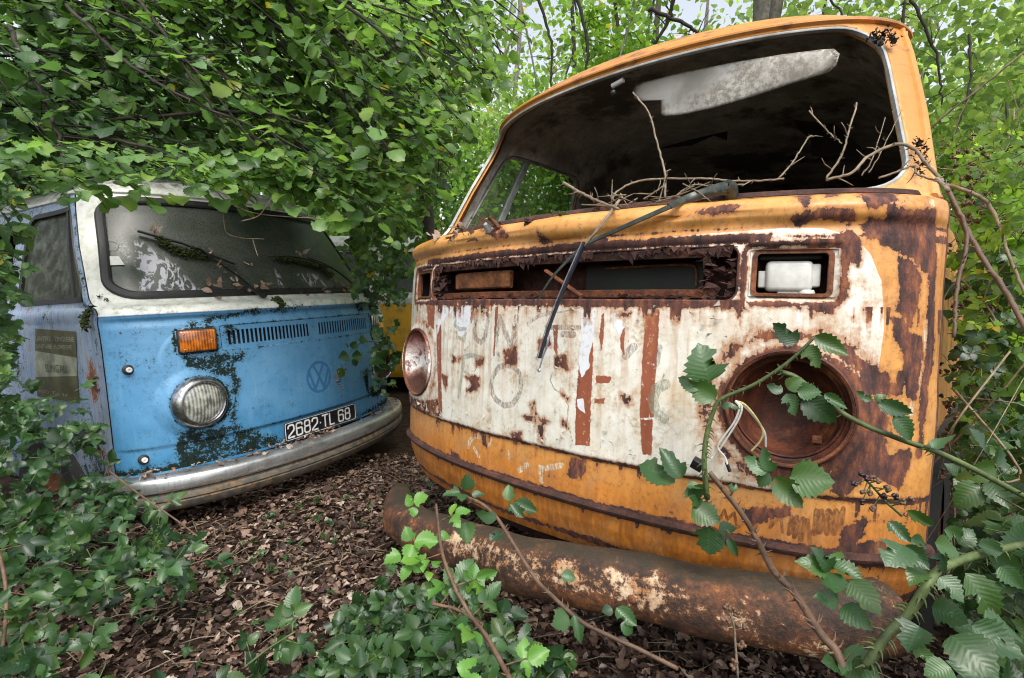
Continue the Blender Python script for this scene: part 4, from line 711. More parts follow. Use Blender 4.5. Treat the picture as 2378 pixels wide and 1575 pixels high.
# loose wires from the right bowl
for nm, pts_, m_ in (('wire','a','wire_white'),('wire','b','wire_white'),('wire','c','wire_yellow'),('wire','d','wire_white')):
    P = {'a': [(0.5225,0.0239,0.8287),(0.5354,0.0271,0.8182),(0.5299,0.0249,0.79),(0.5118,0.021,0.7516),(0.4985,0.0178,0.7255),(0.4808,0.0147,0.6982)], 'b': [(0.5241,0.0193,0.8293),(0.5328,0.0205,0.8165),(0.5243,0.0196,0.7857),(0.5078,0.0154,0.7557),(0.4964,0.0121,0.73),(0.5099,0.0154,0.712),(0.5156,0.0179,0.6968)], 'c': [(0.522,0.0255,0.8285),(0.5401,0.0295,0.8226),(0.5617,0.0359,0.7975),(0.5745,0.0403,0.7717),(0.5702,0.0395,0.7515),(0.5558,0.0356,0.7297)], 'd': [(0.5229,0.0283,0.8284),(0.5428,0.0337,0.8147),(0.5645,0.0401,0.7896),(0.5775,0.0429,0.7679),(0.5803,0.0442,0.7409)]}[pts_]
    MB().tube(spline(P, 8), .0021, 6).build(nm, MT[m_], ovan)
q = [(0.457,0.0088,0.686)][0]; MB().box(q, (.012,.009,.011), Euler((.3,.4,.2)).to_matrix(), .002).build('wire_plug', MT['black_plastic'], ovan)
q = [(0.5123,0.0212,0.6995)][0]; MB().tube([q, (q[0]+.008, q[1], q[2]-.018)], .004, 6).build('wire_plug', MT['black_plastic'], ovan)
for x_ in (-.74, .74): wheel(ovan, x_, 1.0)
# =============================================================== THE BLUE VAN
LEAN[0] = 0.0
bvan = van_root('abandoned_blue_van', ((-1.0148, 2.8586, -0.2714), (-0.0333, -0.0395, 1.1192)), 'light blue camper van with white windscreen surround, grimy windscreen and plate 2682 TL 68', 'van')
DIRT = [[(-0.6692,1.0359),(-0.5134,1.0313),(-0.3909,1.0239),(-0.424,0.9777),(-0.4667,0.9692),(-0.4848,0.9152),(-0.5422,0.924),(-0.6189,0.9625),(-0.6643,0.9754)], [(-0.7159,0.7094),(-0.4774,0.6925),(-0.3641,0.6211),(-0.2662,0.5656),(-0.2778,0.5298),(-0.4601,0.5347),(-0.6547,0.5156),(-0.7899,0.5285),(-0.7237,0.5749)], [(-0.4848,0.9857),(-0.4461,0.9664),(-0.4345,0.8642),(-0.465,0.7619),(-0.4719,0.6842),(-0.5185,0.6804),(-0.4819,0.8011),(-0.4862,0.9013)],
 [(0.3444,0.8171),(0.4483,0.8104),(0.4355,0.7083),(0.7829,0.6461),(0.814,0.5783),(0.4205,0.635)], [(-0.5304,1.1985),(-0.3861,1.2247),(-0.1638,1.221),(-0.0688,1.2324),(-0.0708,1.2127),(-0.3812,1.1925),(-0.5225,1.1636),(-0.6804,1.1427),(-0.678,1.1556)], [(-0.4938,1.1405),(-0.475,1.132),(-0.4715,1.0545),(-0.4979,1.0504)], [(0.3378,1.2261),(0.4763,1.2127),(0.4962,1.1652),(0.4017,1.1602)], [(-0.6856,1.1431),(-0.6684,1.1483),(-0.6692,1.0359),(-0.6842,1.0508)], [(0.4898,1.0614),(0.8162,1.0291),(0.815,0.977),(0.5171,0.9829)]]
def blue_fields(s, z):
    x = body(s, z)[:, 0]; n1 = fbm(s*10, z*10); r = np.hypot(np.abs(x)-HLX, z-HLZ); ang = np.arctan2(z-HLZ, x+HLX)
    d = np.full(s.shape, -1.0)
    for p in DIRT: d = np.maximum(d, np.clip(sd_poly(s, z, p)/.03, -1, .6))
    f = .10+.56*np.clip((d+.75)/1.35, 0, 1)
    ring = np.clip(1-np.abs(r-.115)/np.where(x < 0, .018+.028*np.clip(np.cos(ang+.3), 0, 1), .03), 0, 1)
    f = np.maximum(f, ring*.74); f = np.maximum(f, .70-np.clip(np.abs(z-.548)/.035, 0, 1)*.5)
    f = np.maximum(f, .45-np.clip(np.abs(z-.650)/.012, 0, 1)*.4); gd = np.abs(sd_rbox(x, z-1.095, .502, .057, .012)); f = np.maximum(f, .60-np.clip(gd/.012, 0, 1)*.45)
    gi = np.abs(sd_rbox(np.abs(x)-.594, z-1.094, .078, .054, .012)); f = np.maximum(f, .66-np.clip(gi/.014, 0, 1)*.5)
    f = f+np.clip((x-.45)/.3, 0, 1)*.16+(fbm(s*4, z*4)-.5)*.3
    e = np.abs(np.hypot(x, z-.8355)-.079)-.0075; L = lambda P, w=.0078: -sd_line(x, z-.8355, P, w)
    e = np.minimum(e, L([(-.035,.066),(-.001,.006),(.033,.066)])); e = np.minimum(e, L([(-.067,.034),(-.031,-.064),(0,.0),(.031,-.064),(.067,.034)]))
    e = np.maximum(e, np.hypot(x, z-.8355)-.0875)
    ru = .12+np.clip(1-np.abs(ws_sd(s, z))/.010, 0, 1)*.5+np.clip((np.abs(s)-S90+.01)/.02, 0, 1)*.4
    return {'dirt': np.clip(f*1.12+.03, 0, 1), 'emblem': fld(-e, .003), 'rust': np.clip(ru+(n1-.5)*.3, 0, 1)}
def bdisp(s, z):
    x = body(s, z)[..., 0]; p = sd_rbox(x, z-.905, .735, .262, .16); d = .004*np.clip(-p/.012, 0, 1)
    d = d+.003*np.clip(1-np.abs(z-1.222)/.004, 0, 1); return d
bs_, bz_ = np.linspace(-S90-.012, S90+.012, 520), np.concatenate([zrows(.53, 1.2625, .0042)])
bgr = lambda s, z: sd_rbox(body(s, z)[..., 0], z-1.095, .500, .056, .010)
skin('front_panel', bs_, bz_, MT['bpaint'], bvan, [hl_hole, bgr], blue_fields, disp=bdisp, ret=.012)
def bdoor(s, z):
    n1 = fbm(s*12, z*6); r = .2+(n1-.5)*.9; q = np.maximum(.75-np.hypot((np.abs(s)-S90-.20)/.05, (z-.93)/.09)*.25, 0); r = np.maximum(r, q)
    r = np.maximum(r, .55*np.clip(1-np.abs(np.abs(s)-S90-.16)/.03, 0, 1)*(z < .93)*(z > .6)); return {'rust': np.clip(r, 0, .9), 'dirt': np.clip(.30+(fbm(s*14, z*3)-.5)*.9+.25*(z < .62), 0, 1), 'side': np.ones_like(s)}
cab_shell(bvan, dict(door=bdoor, side=bdoor, seal=MT['black_rubber']), MT['bpaint'], 220, 2, MT['bpaint'], False)
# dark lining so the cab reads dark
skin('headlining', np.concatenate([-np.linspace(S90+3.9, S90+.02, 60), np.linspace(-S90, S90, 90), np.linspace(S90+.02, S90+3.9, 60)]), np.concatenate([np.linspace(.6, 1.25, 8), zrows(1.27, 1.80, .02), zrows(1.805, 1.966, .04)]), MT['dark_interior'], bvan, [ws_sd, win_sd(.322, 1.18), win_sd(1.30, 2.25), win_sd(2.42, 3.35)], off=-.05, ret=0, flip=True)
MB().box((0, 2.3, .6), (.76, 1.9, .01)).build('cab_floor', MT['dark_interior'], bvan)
STK = [(-0.7276,1.5613),(-0.6781,1.5558),(-0.6076,1.4831),(-0.564,1.4466),(-0.5295,1.3608),(-0.4832,1.2986),(-0.7445,1.309),(-0.7381,1.4357)]; STK2 = [(0.0616,1.4064),(0.2542,1.4097),(0.2779,1.325),(0.144,1.3258)]; STK3 = [(-0.0655,1.4329),(-0.0438,1.3979),(-0.0586,1.3278),(-0.088,1.335)]; STK4 = [(-0.6202,1.6327),(-0.5941,1.6273),(-0.5969,1.5892),(-0.6174,1.5948)]
def glass_fields(s, z):
    a = np.maximum.reduce([sd_poly(s, z, STK)*1.0, sd_poly(s, z, STK2)+.0, sd_poly(s, z, STK3), sd_poly(s, z, STK4)]); return {'streaks': np.clip(.3+a/.06, 0, 1)}
skin('windscreen', np.linspace(-.90, .90, 300), zrows(1.29, 1.77, .006), MT['grime_glass'], bvan, attrf=glass_fields, off=-.006, keep=lambda a, b: ws_sd(a, b) < .008)
s_, z_ = ws_outline(220, -.004); band('windscreen_seal', s_, z_, [(-.020,-.006),(.016,-.006),(.019,.004),(.010,.010),(-.004,.008),(-.014,.010),(-.021,.004)], MT['black_rubber'], bvan, True)
q = np.array([(-0.8267,1.4845),(-0.7867,1.4838),(-0.7734,1.4435),(-0.8371,1.4429)]); P, N = pos(q[:,0], q[:,1], .001); slab(MB(), P, N, .001).build('paper_sticker', MT['plate_white'], bvan, smooth=False)
c0 = [(-0.8079,1.5375)][0]; tt = np.linspace(0, 2*math.pi, 30)[:-1]; P, N = pos(c0[0]+.028*np.cos(tt), c0[1]+.022*np.sin(tt), .001); MB().sweep(P, N, [(-.001,0),(.001,0),(.001,.0006),(-.001,.0006)], True).build('round_sticker', MT['sticker_cream'], bvan)
# fresh-air grille
gs = MB(); zz_ = [1.039, 1.058, 1.062, 1.128, 1.132, 1.151]; xe = [-.499]; slot = []
for half in (-1, 1):
    lo = -.470 if half < 0 else .030; 
    for k in range(21): a = lo+k*.0208; xe += [a, a+.0125]; slot.append(a)
xe = np.array(sorted(xe+[.499, 0.0])); S = s_of(xe, np.full(len(xe), 1.095)); sm, zm = np.meshgrid(S, zz_, indexing='ij'); P = body(sm, zm); N = normal(sm, zm); P = P+N*.0015; ni, nj = sm.shape
V = P.reshape(-1,3); V2 = (P-N*.003).reshape(-1,3); F = []; I = lambda i, j: i*nj+j; nn = ni*nj; cellhole = lambda i, j: any(abs(xe[i]-a) < 1e-6 for a in slot) and j == 2
for i in range(ni-1):
    for j in range(nj-1):
        if cellhole(i, j):
            for a_, b_ in ((I(i,j),I(i+1,j)),(I(i+1,j),I(i+1,j+1)),(I(i+1,j+1),I(i,j+1)),(I(i,j+1),I(i,j))): F.append((a_, b_, b_+nn, a_+nn))
        else: F.append((I(i,j), I(i+1,j), I(i+1,j+1), I(i,j+1)))
gsd = {'dirt': np.concatenate([np.clip(.22+(fbm(sm.ravel()*25, zm.ravel()*25)-.5)*.9+.30*np.exp(-((xe[:,None]+.46)/.03)**2+0*zm).ravel(), 0, 1)]*2)}
gr = mesh('fresh_air_grille', np.vstack([V, V2]), F, MT['bpaint'], bvan, gsd, smooth=False)
recess('grille_backing', (1.045, 1.145), .05, MT['black_plastic'], gr, s_of(np.linspace(-.49, .49, 40), 1.095))
# indicators
def indicator(sx, lens, cracked=False):
    c = pos(s_of(np.array([.594*sx]), 1.094), 1.094, .006)[0][0]; n = normal(s_of(np.array([.594*sx]), 1.094), np.array([1.094]))[0]; t = np.cross((0,0,1), -n); t /= np.linalg.norm(t); t = -t if t[0] < 0 else t
    R_ = np.array([t, np.cross((0,0,1), t), (0,0,1)]).T
    b = MB(); b.box(c+n*.002, (.078,.012,.053), R_, .010); h = b.build('turn_signal', MT['black_rubber'] if lens != 'w' else MT['chrome'], bvan)
    l = MB(); l.box(c+n*.012, (.072,.012,.047), R_, .009); l.build('lens', MT['amber_lens'] if lens != 'w' else MT['headlight_glass'], h)
    for dx, dz in ((-.055,.032),(.055,-.002),(-.055,-.034)): MB().lathe([(0,.003),(.003,.002),(.004,0)], c+n*.024+R_@np.array((dx,0,dz)), n, 10).build('screw', MT['chrome'], h)
indicator(-1, 'a'); indicator(1, 'w')
# headlights
def headlight(sx, glass):
    yf = .080; ax = np.array((sx*.13,-1,0)); ax = ax/np.linalg.norm(ax); c = (sx*HLX, yf+.004, HLZ)
    b = MB().lathe([(.121,-.02),(.121,.002),(.117,.016),(.109,.032),(.100,.040),(.092,.041),(.088,.036),(.086,.028)], c, ax, 64).build('headlight', MT['chrome'], bvan)
    if glass:
        MB().lathe([(.0875,.028),(.075,.036),(.055,.042),(.03,.046),(.0,.047)], c, ax, 56).build('lens', MT['headlight_glass'], b)
        MB().lathe([(.086,.026),(.07,.0),(.05,-.02),(.02,-.03),(0,-.03)], c, ax, 48).build('reflector', MT['chrome'], b)
    else: MB().lathe([(.100,.02),(.096,-.02),(.085,-.05),(.05,-.08),(0,-.09)], c, ax, 48).build('headlight_bowl', MT['dark_rust'], b)
headlight(-1, True); headlight(1, False)
# bumper with chrome blade and trim lines
th = np.radians(np.linspace(-100, 100, 110)); bx = .895*np.sin(th); by = -.122+.42*(1-np.cos(th)); bz = np.full(110, .475)
P = np.stack([bx, by, bz], 1); N = np.stack([np.sin(th)*.47, -np.cos(th), 0*th], 1); N /= np.linalg.norm(N, axis=1, keepdims=True)
prof = [(.060,-.075),(.062,-.012),(.059,.006),(.052,.016),(.040,.021),(.012,.024),(-.002,.021),(-.008,.013),(-.016,.013),(-.022,.019),(-.040,.021),(-.046,.016),(-.052,.019),(-.075,.012),(-.088,.0),(-.09,-.02),(-.084,-.02),(-.07,-.003),(.04,.004),(.052,-.012),(.052,-.075)]
bb = MB().sweep(P, N, [(-a, b) for a, b in prof]).build('bumper', MT['worn_chrome'], bvan)
skin('lower_valance', np.linspace(-S90, S90, 160), np.linspace(.36, .535, 10), MT['dark_interior'], bvan, off=-.03)
skin('sill_lip', np.linspace(-S90-.01, S90+.01, 200), np.linspace(.530, .541, 4), MT['bpaint'], bvan, off=.007)
# number plate 2682 TL 68
pl = empty('number_plate'); pl.parent = bvan; pc = np.array((-.012, -.024, .595)); MB().box(pc, (.252,.002,.046), bev=.0015).build('plate_base', MT['plate_black'], pl)
GL = {'2': [[(0,.78),(.06,.93),(.25,1),(.75,1),(.94,.93),(1,.78),(1,.62),(.9,.5),(.1,.16),(0,.06),(0,0),(1,0)]], '6': [[(1,.82),(.94,.95),(.78,1),(.22,1),(.06,.95),(0,.82),(0,.18),(.06,.05),(.22,0),(.78,0),(.94,.05),(1,.18),(1,.4),(.94,.53),(.78,.58),(0,.58)]],
 '8': [[(.2,.54),(.06,.62),(.04,.85),(.2,1),(.8,1),(.96,.85),(.94,.62),(.8,.54),(.2,.54),(0,.42),(0,.14),(.2,0),(.8,0),(1,.14),(1,.42),(.8,.54)]], 'T': [[(0,1),(1,1)],[(.5,1),(.5,0)]], 'L': [[(0,1),(0,0),(1,0)]], '.': [[(.45,.45),(.55,.45)]]}
xx = -.232
for ch, wd, adv in (('2',.036,.052),('6',.036,.052),('8',.036,.052),('2',.036,.050),('.',.012,.022),('T',.036,.052),('L',.030,.066),('6',.036,.052),('8',.036,.0)):
    gl = MB()
    for path in GL[ch]:
        q = np.array(path)*[wd, .062]; hw = .0042 if ch != '.' else .004
        Pq = np.stack([pc[0]+xx+q[:,0], np.full(len(q), pc[1]-.0035), pc[2]-.031+q[:,1]], 1)
        for a_, b_ in zip(Pq[:-1], Pq[1:]):
            d = b_-a_; L_ = np.linalg.norm(d)+1e-9; d = d/L_; n_ = np.array((-d[2], 0, d[0])); a2, b2 = a_-d*hw*.7, b_+d*hw*.7; slab(gl, [a2-n_*hw, b2-n_*hw, b2+n_*hw, a2+n_*hw], (0,-1,0), .0012+.00002*len(gl.V))
    gl.build('plate_character', MT['plate_white'], pl, smooth=False)
    xx += adv
bd = MB(); bq = [];
for cx, cz, t0 in ((.238,-.034,-90),(.238,.034,0),(-.238,.034,90),(-.238,-.034,180)):
    for t in np.radians(np.linspace(t0, t0+90, 6)): bq.append((pc[0]+cx+.010*math.cos(t), pc[1]-.003, pc[2]+cz+.009*math.sin(t)))
bd.sweep(np.array(bq), np.tile((0,-1.,0),(len(bq),1)), [(-.0011,-.001),(.0011,-.001),(.0011,.0008),(-.0011,.0008)], True).build('plate_border', MT['plate_white'], pl)
# mounting studs on the left of the front
for q in [(-0.8648,0.9944),(-0.8416,0.6056)]:
    P, N = pos(q[0], q[1], 0); d = Vector((-.25,-1,0)); k = MB().lathe([(.021,0),(.021,.010),(.017,.014),(.011,.015)], P[0], d, 24).build('mounting_stud', MT['black_rubber'], bvan)
    MB().lathe([(.011,.012),(.011,.026),(.009,.028),(.005,.028),(.004,.024),(0,.024)], P[0], d, 20).build('stud_tip', MT['plate_white'], k)
# wipers
w = empty('wiper_arm'); w.parent = bvan
A = spline([(-0.2413,0.0744,1.2797),(-0.2783,0.1086,1.3293),(-0.3113,0.1417,1.3813)], 6); MB().tube(A, np.linspace(.015,.011,len(A)), 8, flat=.6).build('arm', MT['black_plastic'], w)
A = spline([(-0.3072,0.1471,1.3816),(-0.3473,0.1797,1.4266),(-0.3859,0.2125,1.4707),(-0.4218,0.2473,1.5174),(-0.4606,0.2631,1.5256)], 6); MB().tube(A, np.linspace(.009,.007,len(A)), 8, flat=.6).build('arm', MT['black_plastic'], w)
MB().lathe([(.012,0),(.014,.01),(.012,.022),(0,.024)], A[0]*0+np.array([(-0.2285,0.0899,1.2819)][0]), (0,-1,.3), 16).build('pivot_cap', MT['black_plastic'], w)
A = spline([(-0.6183,0.388,1.6009),(-0.5602,0.343,1.5763),(-0.4765,0.2925,1.5451),(-0.4178,0.2546,1.5091),(-0.3471,0.2199,1.4758),(-0.2867,0.1935,1.4477)], 6); MB().tube(A, .0095, 8, flat=.6).build('blade', MT['black_rubber'], w)
w = empty('wiper_arm'); w.parent = bvan
A = spline([(0.5316,0.1645,1.3234),(0.4617,0.1783,1.3805),(0.3895,0.1877,1.4274),(0.2868,0.1939,1.4712),(0.1846,0.1958,1.4976)], 6); MB().tube(A, np.linspace(.006,.004,len(A)), 8).build('arm', MT['black_plastic'], w)
A = spline([(-0.08,0.1975,1.4909),(0.063,0.2017,1.5004),(0.1985,0.2022,1.4839),(0.3401,0.1994,1.4426)], 6); MB().tube(A, .0062, 8, flat=.6).build('blade', MT['black_rubber'], w)
# door sign and lettering
SX = -.852
def side_quad(name, pts, mat_, parent, off): 
    P = np.array(pts); P[:,0] = [body(-(S90+max(.02, y-D0)), zq)[0]-off for y, zq in P[:,1:3]]; mb_ = MB(); mb_.add(P, [tuple(range(len(P)))]); o = mb_.build(name, mat_, parent, smooth=False, fix=False); return o
SG = [(-0.845,0.9891,1.1785),(-0.845,0.6051,1.1589),(-0.845,0.627,1.0408),(-0.845,0.6411,0.956),(-0.845,0.6534,0.8299),(-0.845,1.0515,0.8434),(-0.845,1.0476,0.9406),(-0.845,1.018,1.0691)]
sign = side_quad('door_sign', [SG[7], SG[2], SG[3], SG[6]], MT['sticker_cream'], bvan, .006)
side_quad('sign_band', [SG[0], SG[1], SG[2], SG[7]], MT['sticker_olive'], sign, .006); side_quad('sign_band', [SG[6], SG[3], SG[4], SG[5]], MT['sticker_olive'], sign, .006)
def text_on_side(txt, a, b, height, mat_, parent):
    """lettering from a to b (y, z points on the side)"""
    cu = bpy.data.curves.new('t', 'FONT'); cu.body = txt; cu.size = 1; to = bpy.data.objects.new('t', cu); COL.objects.link(to); bpy.context.view_layer.update()
    me = bpy.data.meshes.new_from_object(to.evaluated_get(bpy.context.evaluated_depsgraph_get())); bpy.data.objects.remove(to)
    V = np.array([v.co[:] for v in me.vertices]); F = [tuple(p.vertices) for p in me.polygons]; bpy.data.meshes.remove(me)
    V[:,0] -= V[:,0].min(); V[:,0] /= V[:,0].max(); V[:,1] *= height/.7
    a = np.array(a); b = np.array(b); Y = a[0]+(b[0]-a[0])*V[:,0]; Z = a[1]+(b[1]-a[1])*V[:,0]+V[:,1]
    ref = np.array([[body(-(S90+max(.02, q[1]-D0)), q[2])[0]-.006, q[1], q[2]] for q in SG]); cf = np.linalg.lstsq(np.c_[np.ones(len(ref)), ref[:,1:]], ref[:,0], rcond=None)[0]; X = cf[0]+cf[1]*Y+cf[2]*Z-.006
    return MB().add(np.stack([X, Y, Z], 1), F).build('lettering', mat_, parent, smooth=False, fix=False)
TL = [(-0.845,0.9877,1.1198),(-0.845,0.6174,1.1139),(-0.845,0.9886,1.084),(-0.845,0.6443,1.0784),(-0.845,0.9222,0.969),(-0.845,0.7154,0.9694),(-0.845,1.0172,0.8685),(-0.845,0.7427,0.8544)]; yz = lambda i: TL[i][1:3]
text_on_side("'LANTERIE - ZINGUERIE", yz(0), yz(1), .022, MT['sticker_cream'], sign); text_on_side('SANITAIRE  PLOMBERIE', yz(2), yz(3), .020, MT['sticker_cream'], sign)
text_on_side('SUNGAU', yz(4), yz(5), .038, MT['sticker_olive'], sign); text_on_side('RIED  Tel. 94', yz(6), yz(7), .016, MT['sticker_cream'], sign)
MB().lathe([(.0,-.01),(.02,-.008),(.03,.0),(.034,.004),(.026,.006)], (body(-(S90+.13), .93)[0]-.002, D0+.13, .93), (-1,-.1,0), 24).build('handle_recess', MT['dark_rust'], bvan)
for x_ in (-.74, .74): wheel(bvan, x_, 1.0)
# =============================================================== the yellow van behind, seen through the gap
def yellow_paint():
    n = NT('faded_yellow_paint'); Z = n.z()[2]; a = n.noise(12, 5, .6); c = n.mix(n.mr(Z, 1.18, 1.185), (.62,.34,.02), (.50,.52,.46)); c = n.mix(n.mr(a, .45, .7, 0, .6), c, (.12,.13,.08)); return n.out(c, .5, 0, None)
MT['ypaint'] = yellow_paint()
yvan = empty('hidden_yellow_van', 'yellow van with pale grey-green roof, half hidden between the blue and orange vans', 'van', loc=(-3.75, 6.35, -.22)); yvan.rotation_euler = (0, 0, math.radians(-90))
S = np.concatenate([-np.linspace(S90+4.03, S90+.03, 90), np.linspace(-S90, S90, 60), np.linspace(S90+.03, S90+4.03, 90)]); wh_ = [win_sd(.45, 1.25), win_sd(1.35, 2.25), win_sd(2.4, 3.35), ws_sd]
skin('body', S, zrows(.40, 1.966, .02), MT['ypaint'], yvan, wh_, ret=0)
skin('window', S, zrows(1.28, 1.78, .03), MT['grime_glass'], yvan, off=-.02, keep=lambda a, b: np.minimum.reduce([f(a, b) for f in wh_]) < .02)
s = np.concatenate([-np.linspace(S90+3.9, S90+.03, 40), np.linspace(-S90, S90, 60), np.linspace(S90+.03, S90+3.9, 40)]); band('rain_gutter', s, 1.797, [(-.010,-.004),(.008,-.004),(.010,.012),(-.006,.012)], MT['ypaint'], yvan)
P, N = pos(np.array([S90+4.0, S90+4.0]), np.array([.4, 1.95])); t = np.linspace(0, 1, 10)
zz2 = zrows(.40, 1.966, .05); R_ = body(np.full(len(zz2), S90+4.03), zz2); V = (R_[None]*[-1,1,1])*(1-t[:,None,None])+R_[None]*t[:,None,None]; k = len(zz2); I2 = np.arange(10*k).reshape(10, k)
mesh('tailgate', V.reshape(-1,3), np.stack([I2[:-1,:-1], I2[:-1,1:], I2[1:,1:], I2[1:,:-1]], -1).reshape(-1,4), MT['ypaint'], yvan)
for x_ in (-.74, .74): wheel(yvan, x_, 1.0)
# =============================================================== camera, light
LENS, PITCH, ROLL = (18.5553, -0.06516, 0.003)
CAMZ = .95
cam = bpy.data.cameras.new('camera'); co_ = bpy.data.objects.new('camera', cam); COL.objects.link(co_); SC.camera = co_
cam.lens = LENS; cam.sensor_width = 36; cam.clip_start = .05; cam.clip_end = 500
RM = Matrix.Rotation(PITCH, 3, 'X')@Matrix.Rotation(ROLL, 3, 'Y'); co_.matrix_world = Matrix.Translation((0,0,CAMZ))@(RM@Matrix.Rotation(math.pi/2, 3, 'X')).to_4x4()
RMn = np.array(RM); FPX = LENS/36*2367
def vp(px, py, d):
    """point d metres ahead in the direction that the photo shows at px, py"""
    px = np.asarray(px, float); py = np.asarray(py, float); v = np.stack([(px-1183.5)/FPX, np.ones_like(px), -(py-784)/FPX], -1)@RMn.T
    return v/v[..., 1:2]*np.asarray(d)[..., None]+np.array((0, 0, CAMZ))
def pj(P):
    q = (P-np.array((0,0,CAMZ)))@RMn; return 1183.5+FPX*q[...,0]/q[...,1], 784-FPX*q[...,2]/q[...,1], q[...,1]
SUN_EL, SUN_AZ = math.radians(56), math.radians(165)     # soft light from high behind the viewer
w = bpy.data.worlds.new('World'); SC.world = w; w.use_nodes = True; nt = w.node_tree; bg = nt.nodes['Background']
sk = nt.nodes.new('ShaderNodeTexSky'); sk.sky_type = 'NISHITA'; sk.sun_disc = False; sk.sun_elevation = SUN_EL; sk.sun_rotation = SUN_AZ; sk.dust_density = 4; sk.air_density = 1.2
hs = nt.nodes.new('ShaderNodeHueSaturation'); hs.inputs['Saturation'].default_value = .35; hs.inputs['Value'].default_value = 2.0; nt.links.new(sk.outputs[0], hs.inputs['Color']); nt.links.new(hs.outputs[0], bg.inputs[0]); bg.inputs[1].default_value = .15
sl = bpy.data.lights.new('sun', 'SUN'); sl.energy = 2.0; sl.angle = math.radians(20); sl.color = (1, .95, .86); so = bpy.data.objects.new('sun', sl); COL.objects.link(so)
sd = Vector((math.sin(SUN_AZ)*math.cos(SUN_EL), math.cos(SUN_AZ)*math.cos(SUN_EL), math.sin(SUN_EL))); so.rotation_euler = sd.to_track_quat('Z', 'Y').to_euler()
SC.view_settings.view_transform = 'Standard'; SC.view_settings.look = 'None'; SC.view_settings.exposure = 0
SC.cycles.max_bounces = 8; SC.cycles.transparent_max_bounces = 8; SC.cycles.use_denoising = True; SC.cycles.filter_width = 1.1
# =============================================================== leaves
def leaf_template(rows, cols, shape='bramble', serr=.05, fold=.18, curl=.12, pleat=.02, bend=0.0, twist=0.0, tear=0.0):
    """unit leaf: base at 0, tip at y=1"""
    v = np.linspace(0, 1, rows+1); hs0 = 1.0
    if shape == 'bramble': hw = .40*np.sin(np.pi*v**.78)**.80*(1-.22*v)
    elif shape == 'hazel': hw = .44*np.sin(np.pi*np.clip(v, 0, 1)**.88)**.62; hw = np.where(v > .85, hw*(1-.35*(v-.85)/.15), hw)
    elif shape == 'dead': hw = .27*np.sin(np.pi*v**.8)**.8*(1+.28*np.sin(v*22))
    elif shape == 'dead2': hw = .20*np.sin(np.pi*v**.7)**.7*(1+.35*np.sin(v*16+1))
    else: hw = .30*np.sin(np.pi*v**.85)
    hw[0] = .012; hw[-1] = .004
    tooth = 1+serr*np.where(np.arange(rows+1) % 2 == 0, 1, -1.0); tooth[0] = tooth[-1] = 1
    u = np.linspace(-1, 1, cols+1); V = []; LU = []; LV = []
    for i, vv in enumerate(v):
        for uu in u:
            e = abs(uu); wdt = hw[i]*(tooth[i] if e > .99 else 1); wdt *= 1-(tear if (e > .99 and uu > 0 and .35 < vv < .62) else 0); x = uu*wdt+bend*vv*vv; yy = vv+e*.03*(1-vv)-(.02*e if i % 2 else 0)
            z = fold*abs(uu*wdt)+twist*uu*wdt*(vv-.4)*2-curl*(vv-.35)**2*1.6+pleat*math.sin(vv*9*math.pi*1.0-e*4)*e
            V.append((x, yy, z)); LU.append(e); LV.append(vv)
    c = cols+1; F = [(i*c+j, i*c+j+1, (i+1)*c+j+1, (i+1)*c+j) for i in range(rows) for j in range(cols)]
    return np.array(V), np.array(F), np.array(LU), np.array(LV)
LR = random.Random(8)
T_BR = [leaf_template(14, 4, 'bramble', LR.uniform(.07,.13), LR.uniform(.02,.6), LR.uniform(-.12,.42), LR.uniform(.0,.009), LR.uniform(-.12,.12), LR.uniform(-.5,.5), LR.choice([0,0,0,.35,.55])) for _ in range(12)]
T_BRL = [leaf_template(6, 2, 'bramble', .07, f, c, 0) for f, c in ((.25,.10),(.1,.3))]
T_HZ = [leaf_template(12, 4, 'hazel', LR.uniform(.07,.13), LR.uniform(.0,.5), LR.uniform(-.15,.5), LR.uniform(.004,.016), LR.uniform(-.12,.12), LR.uniform(-.6,.6), LR.choice([0,0,.3])) for _ in range(10)]
T_FAR = [leaf_template(3, 2, 'x', 0, f, c, 0) for f, c in ((.3,.2),(.1,.5))]
T_DEAD = [leaf_template(8, 2, ('dead','dead2','dead','dead2','bramble','dead','dead2','dead','dead','dead2')[_], .12 if _ % 2 else .0, LR.uniform(-.5,.9), LR.uniform(-.5,.9), 0, LR.uniform(-.25,.25), LR.uniform(-.9,.9), LR.choice([0,0,.5])) for _ in range(10)]
def scatter(name, temps, base, dirv, nrm, L, wsc, rnd, mat, parent=None):
    base = np.asarray(base, float).reshape(-1,3); n = len(base)
    if n == 0: return None
    d = dirv/np.linalg.norm(dirv, axis=1, keepdims=True); z = nrm-d*np.sum(nrm*d, 1, keepdims=True); z /= np.linalg.norm(z, axis=1, keepdims=True)+1e-9; x = np.cross(d, z)
    pick = rng.integers(0, len(temps), n); VV, FF, A1, A2, A3 = [], [], [], [], []; off = 0
    for t, (V, F, lu, lv) in enumerate(temps):
        m = np.where(pick == t)[0]
        if not len(m): continue
        l = L[m][:,None,None]; P = base[m][:,None]+l*(V[None,:,0,None]*wsc[m][:,None,None]*x[m][:,None]+V[None,:,1,None]*d[m][:,None]+V[None,:,2,None]*z[m][:,None])
        k = len(V); VV.append(P.reshape(-1,3)); FF.append((F[None]+(np.arange(len(m))*k)[:,None,None]+off).reshape(-1,4)); off += len(m)*k
        A1.append(np.repeat(rnd[m], k)); A2.append(np.tile(lu, len(m))); A3.append(np.tile(lv, len(m)))
    return mesh(name, np.concatenate(VV), np.concatenate(FF), mat, parent, {'rnd': np.concatenate(A1), 'lu': np.concatenate(A2), 'lv': np.concatenate(A3)})
def unit(v): return v/(np.linalg.norm(v, axis=-1, keepdims=True)+1e-9)
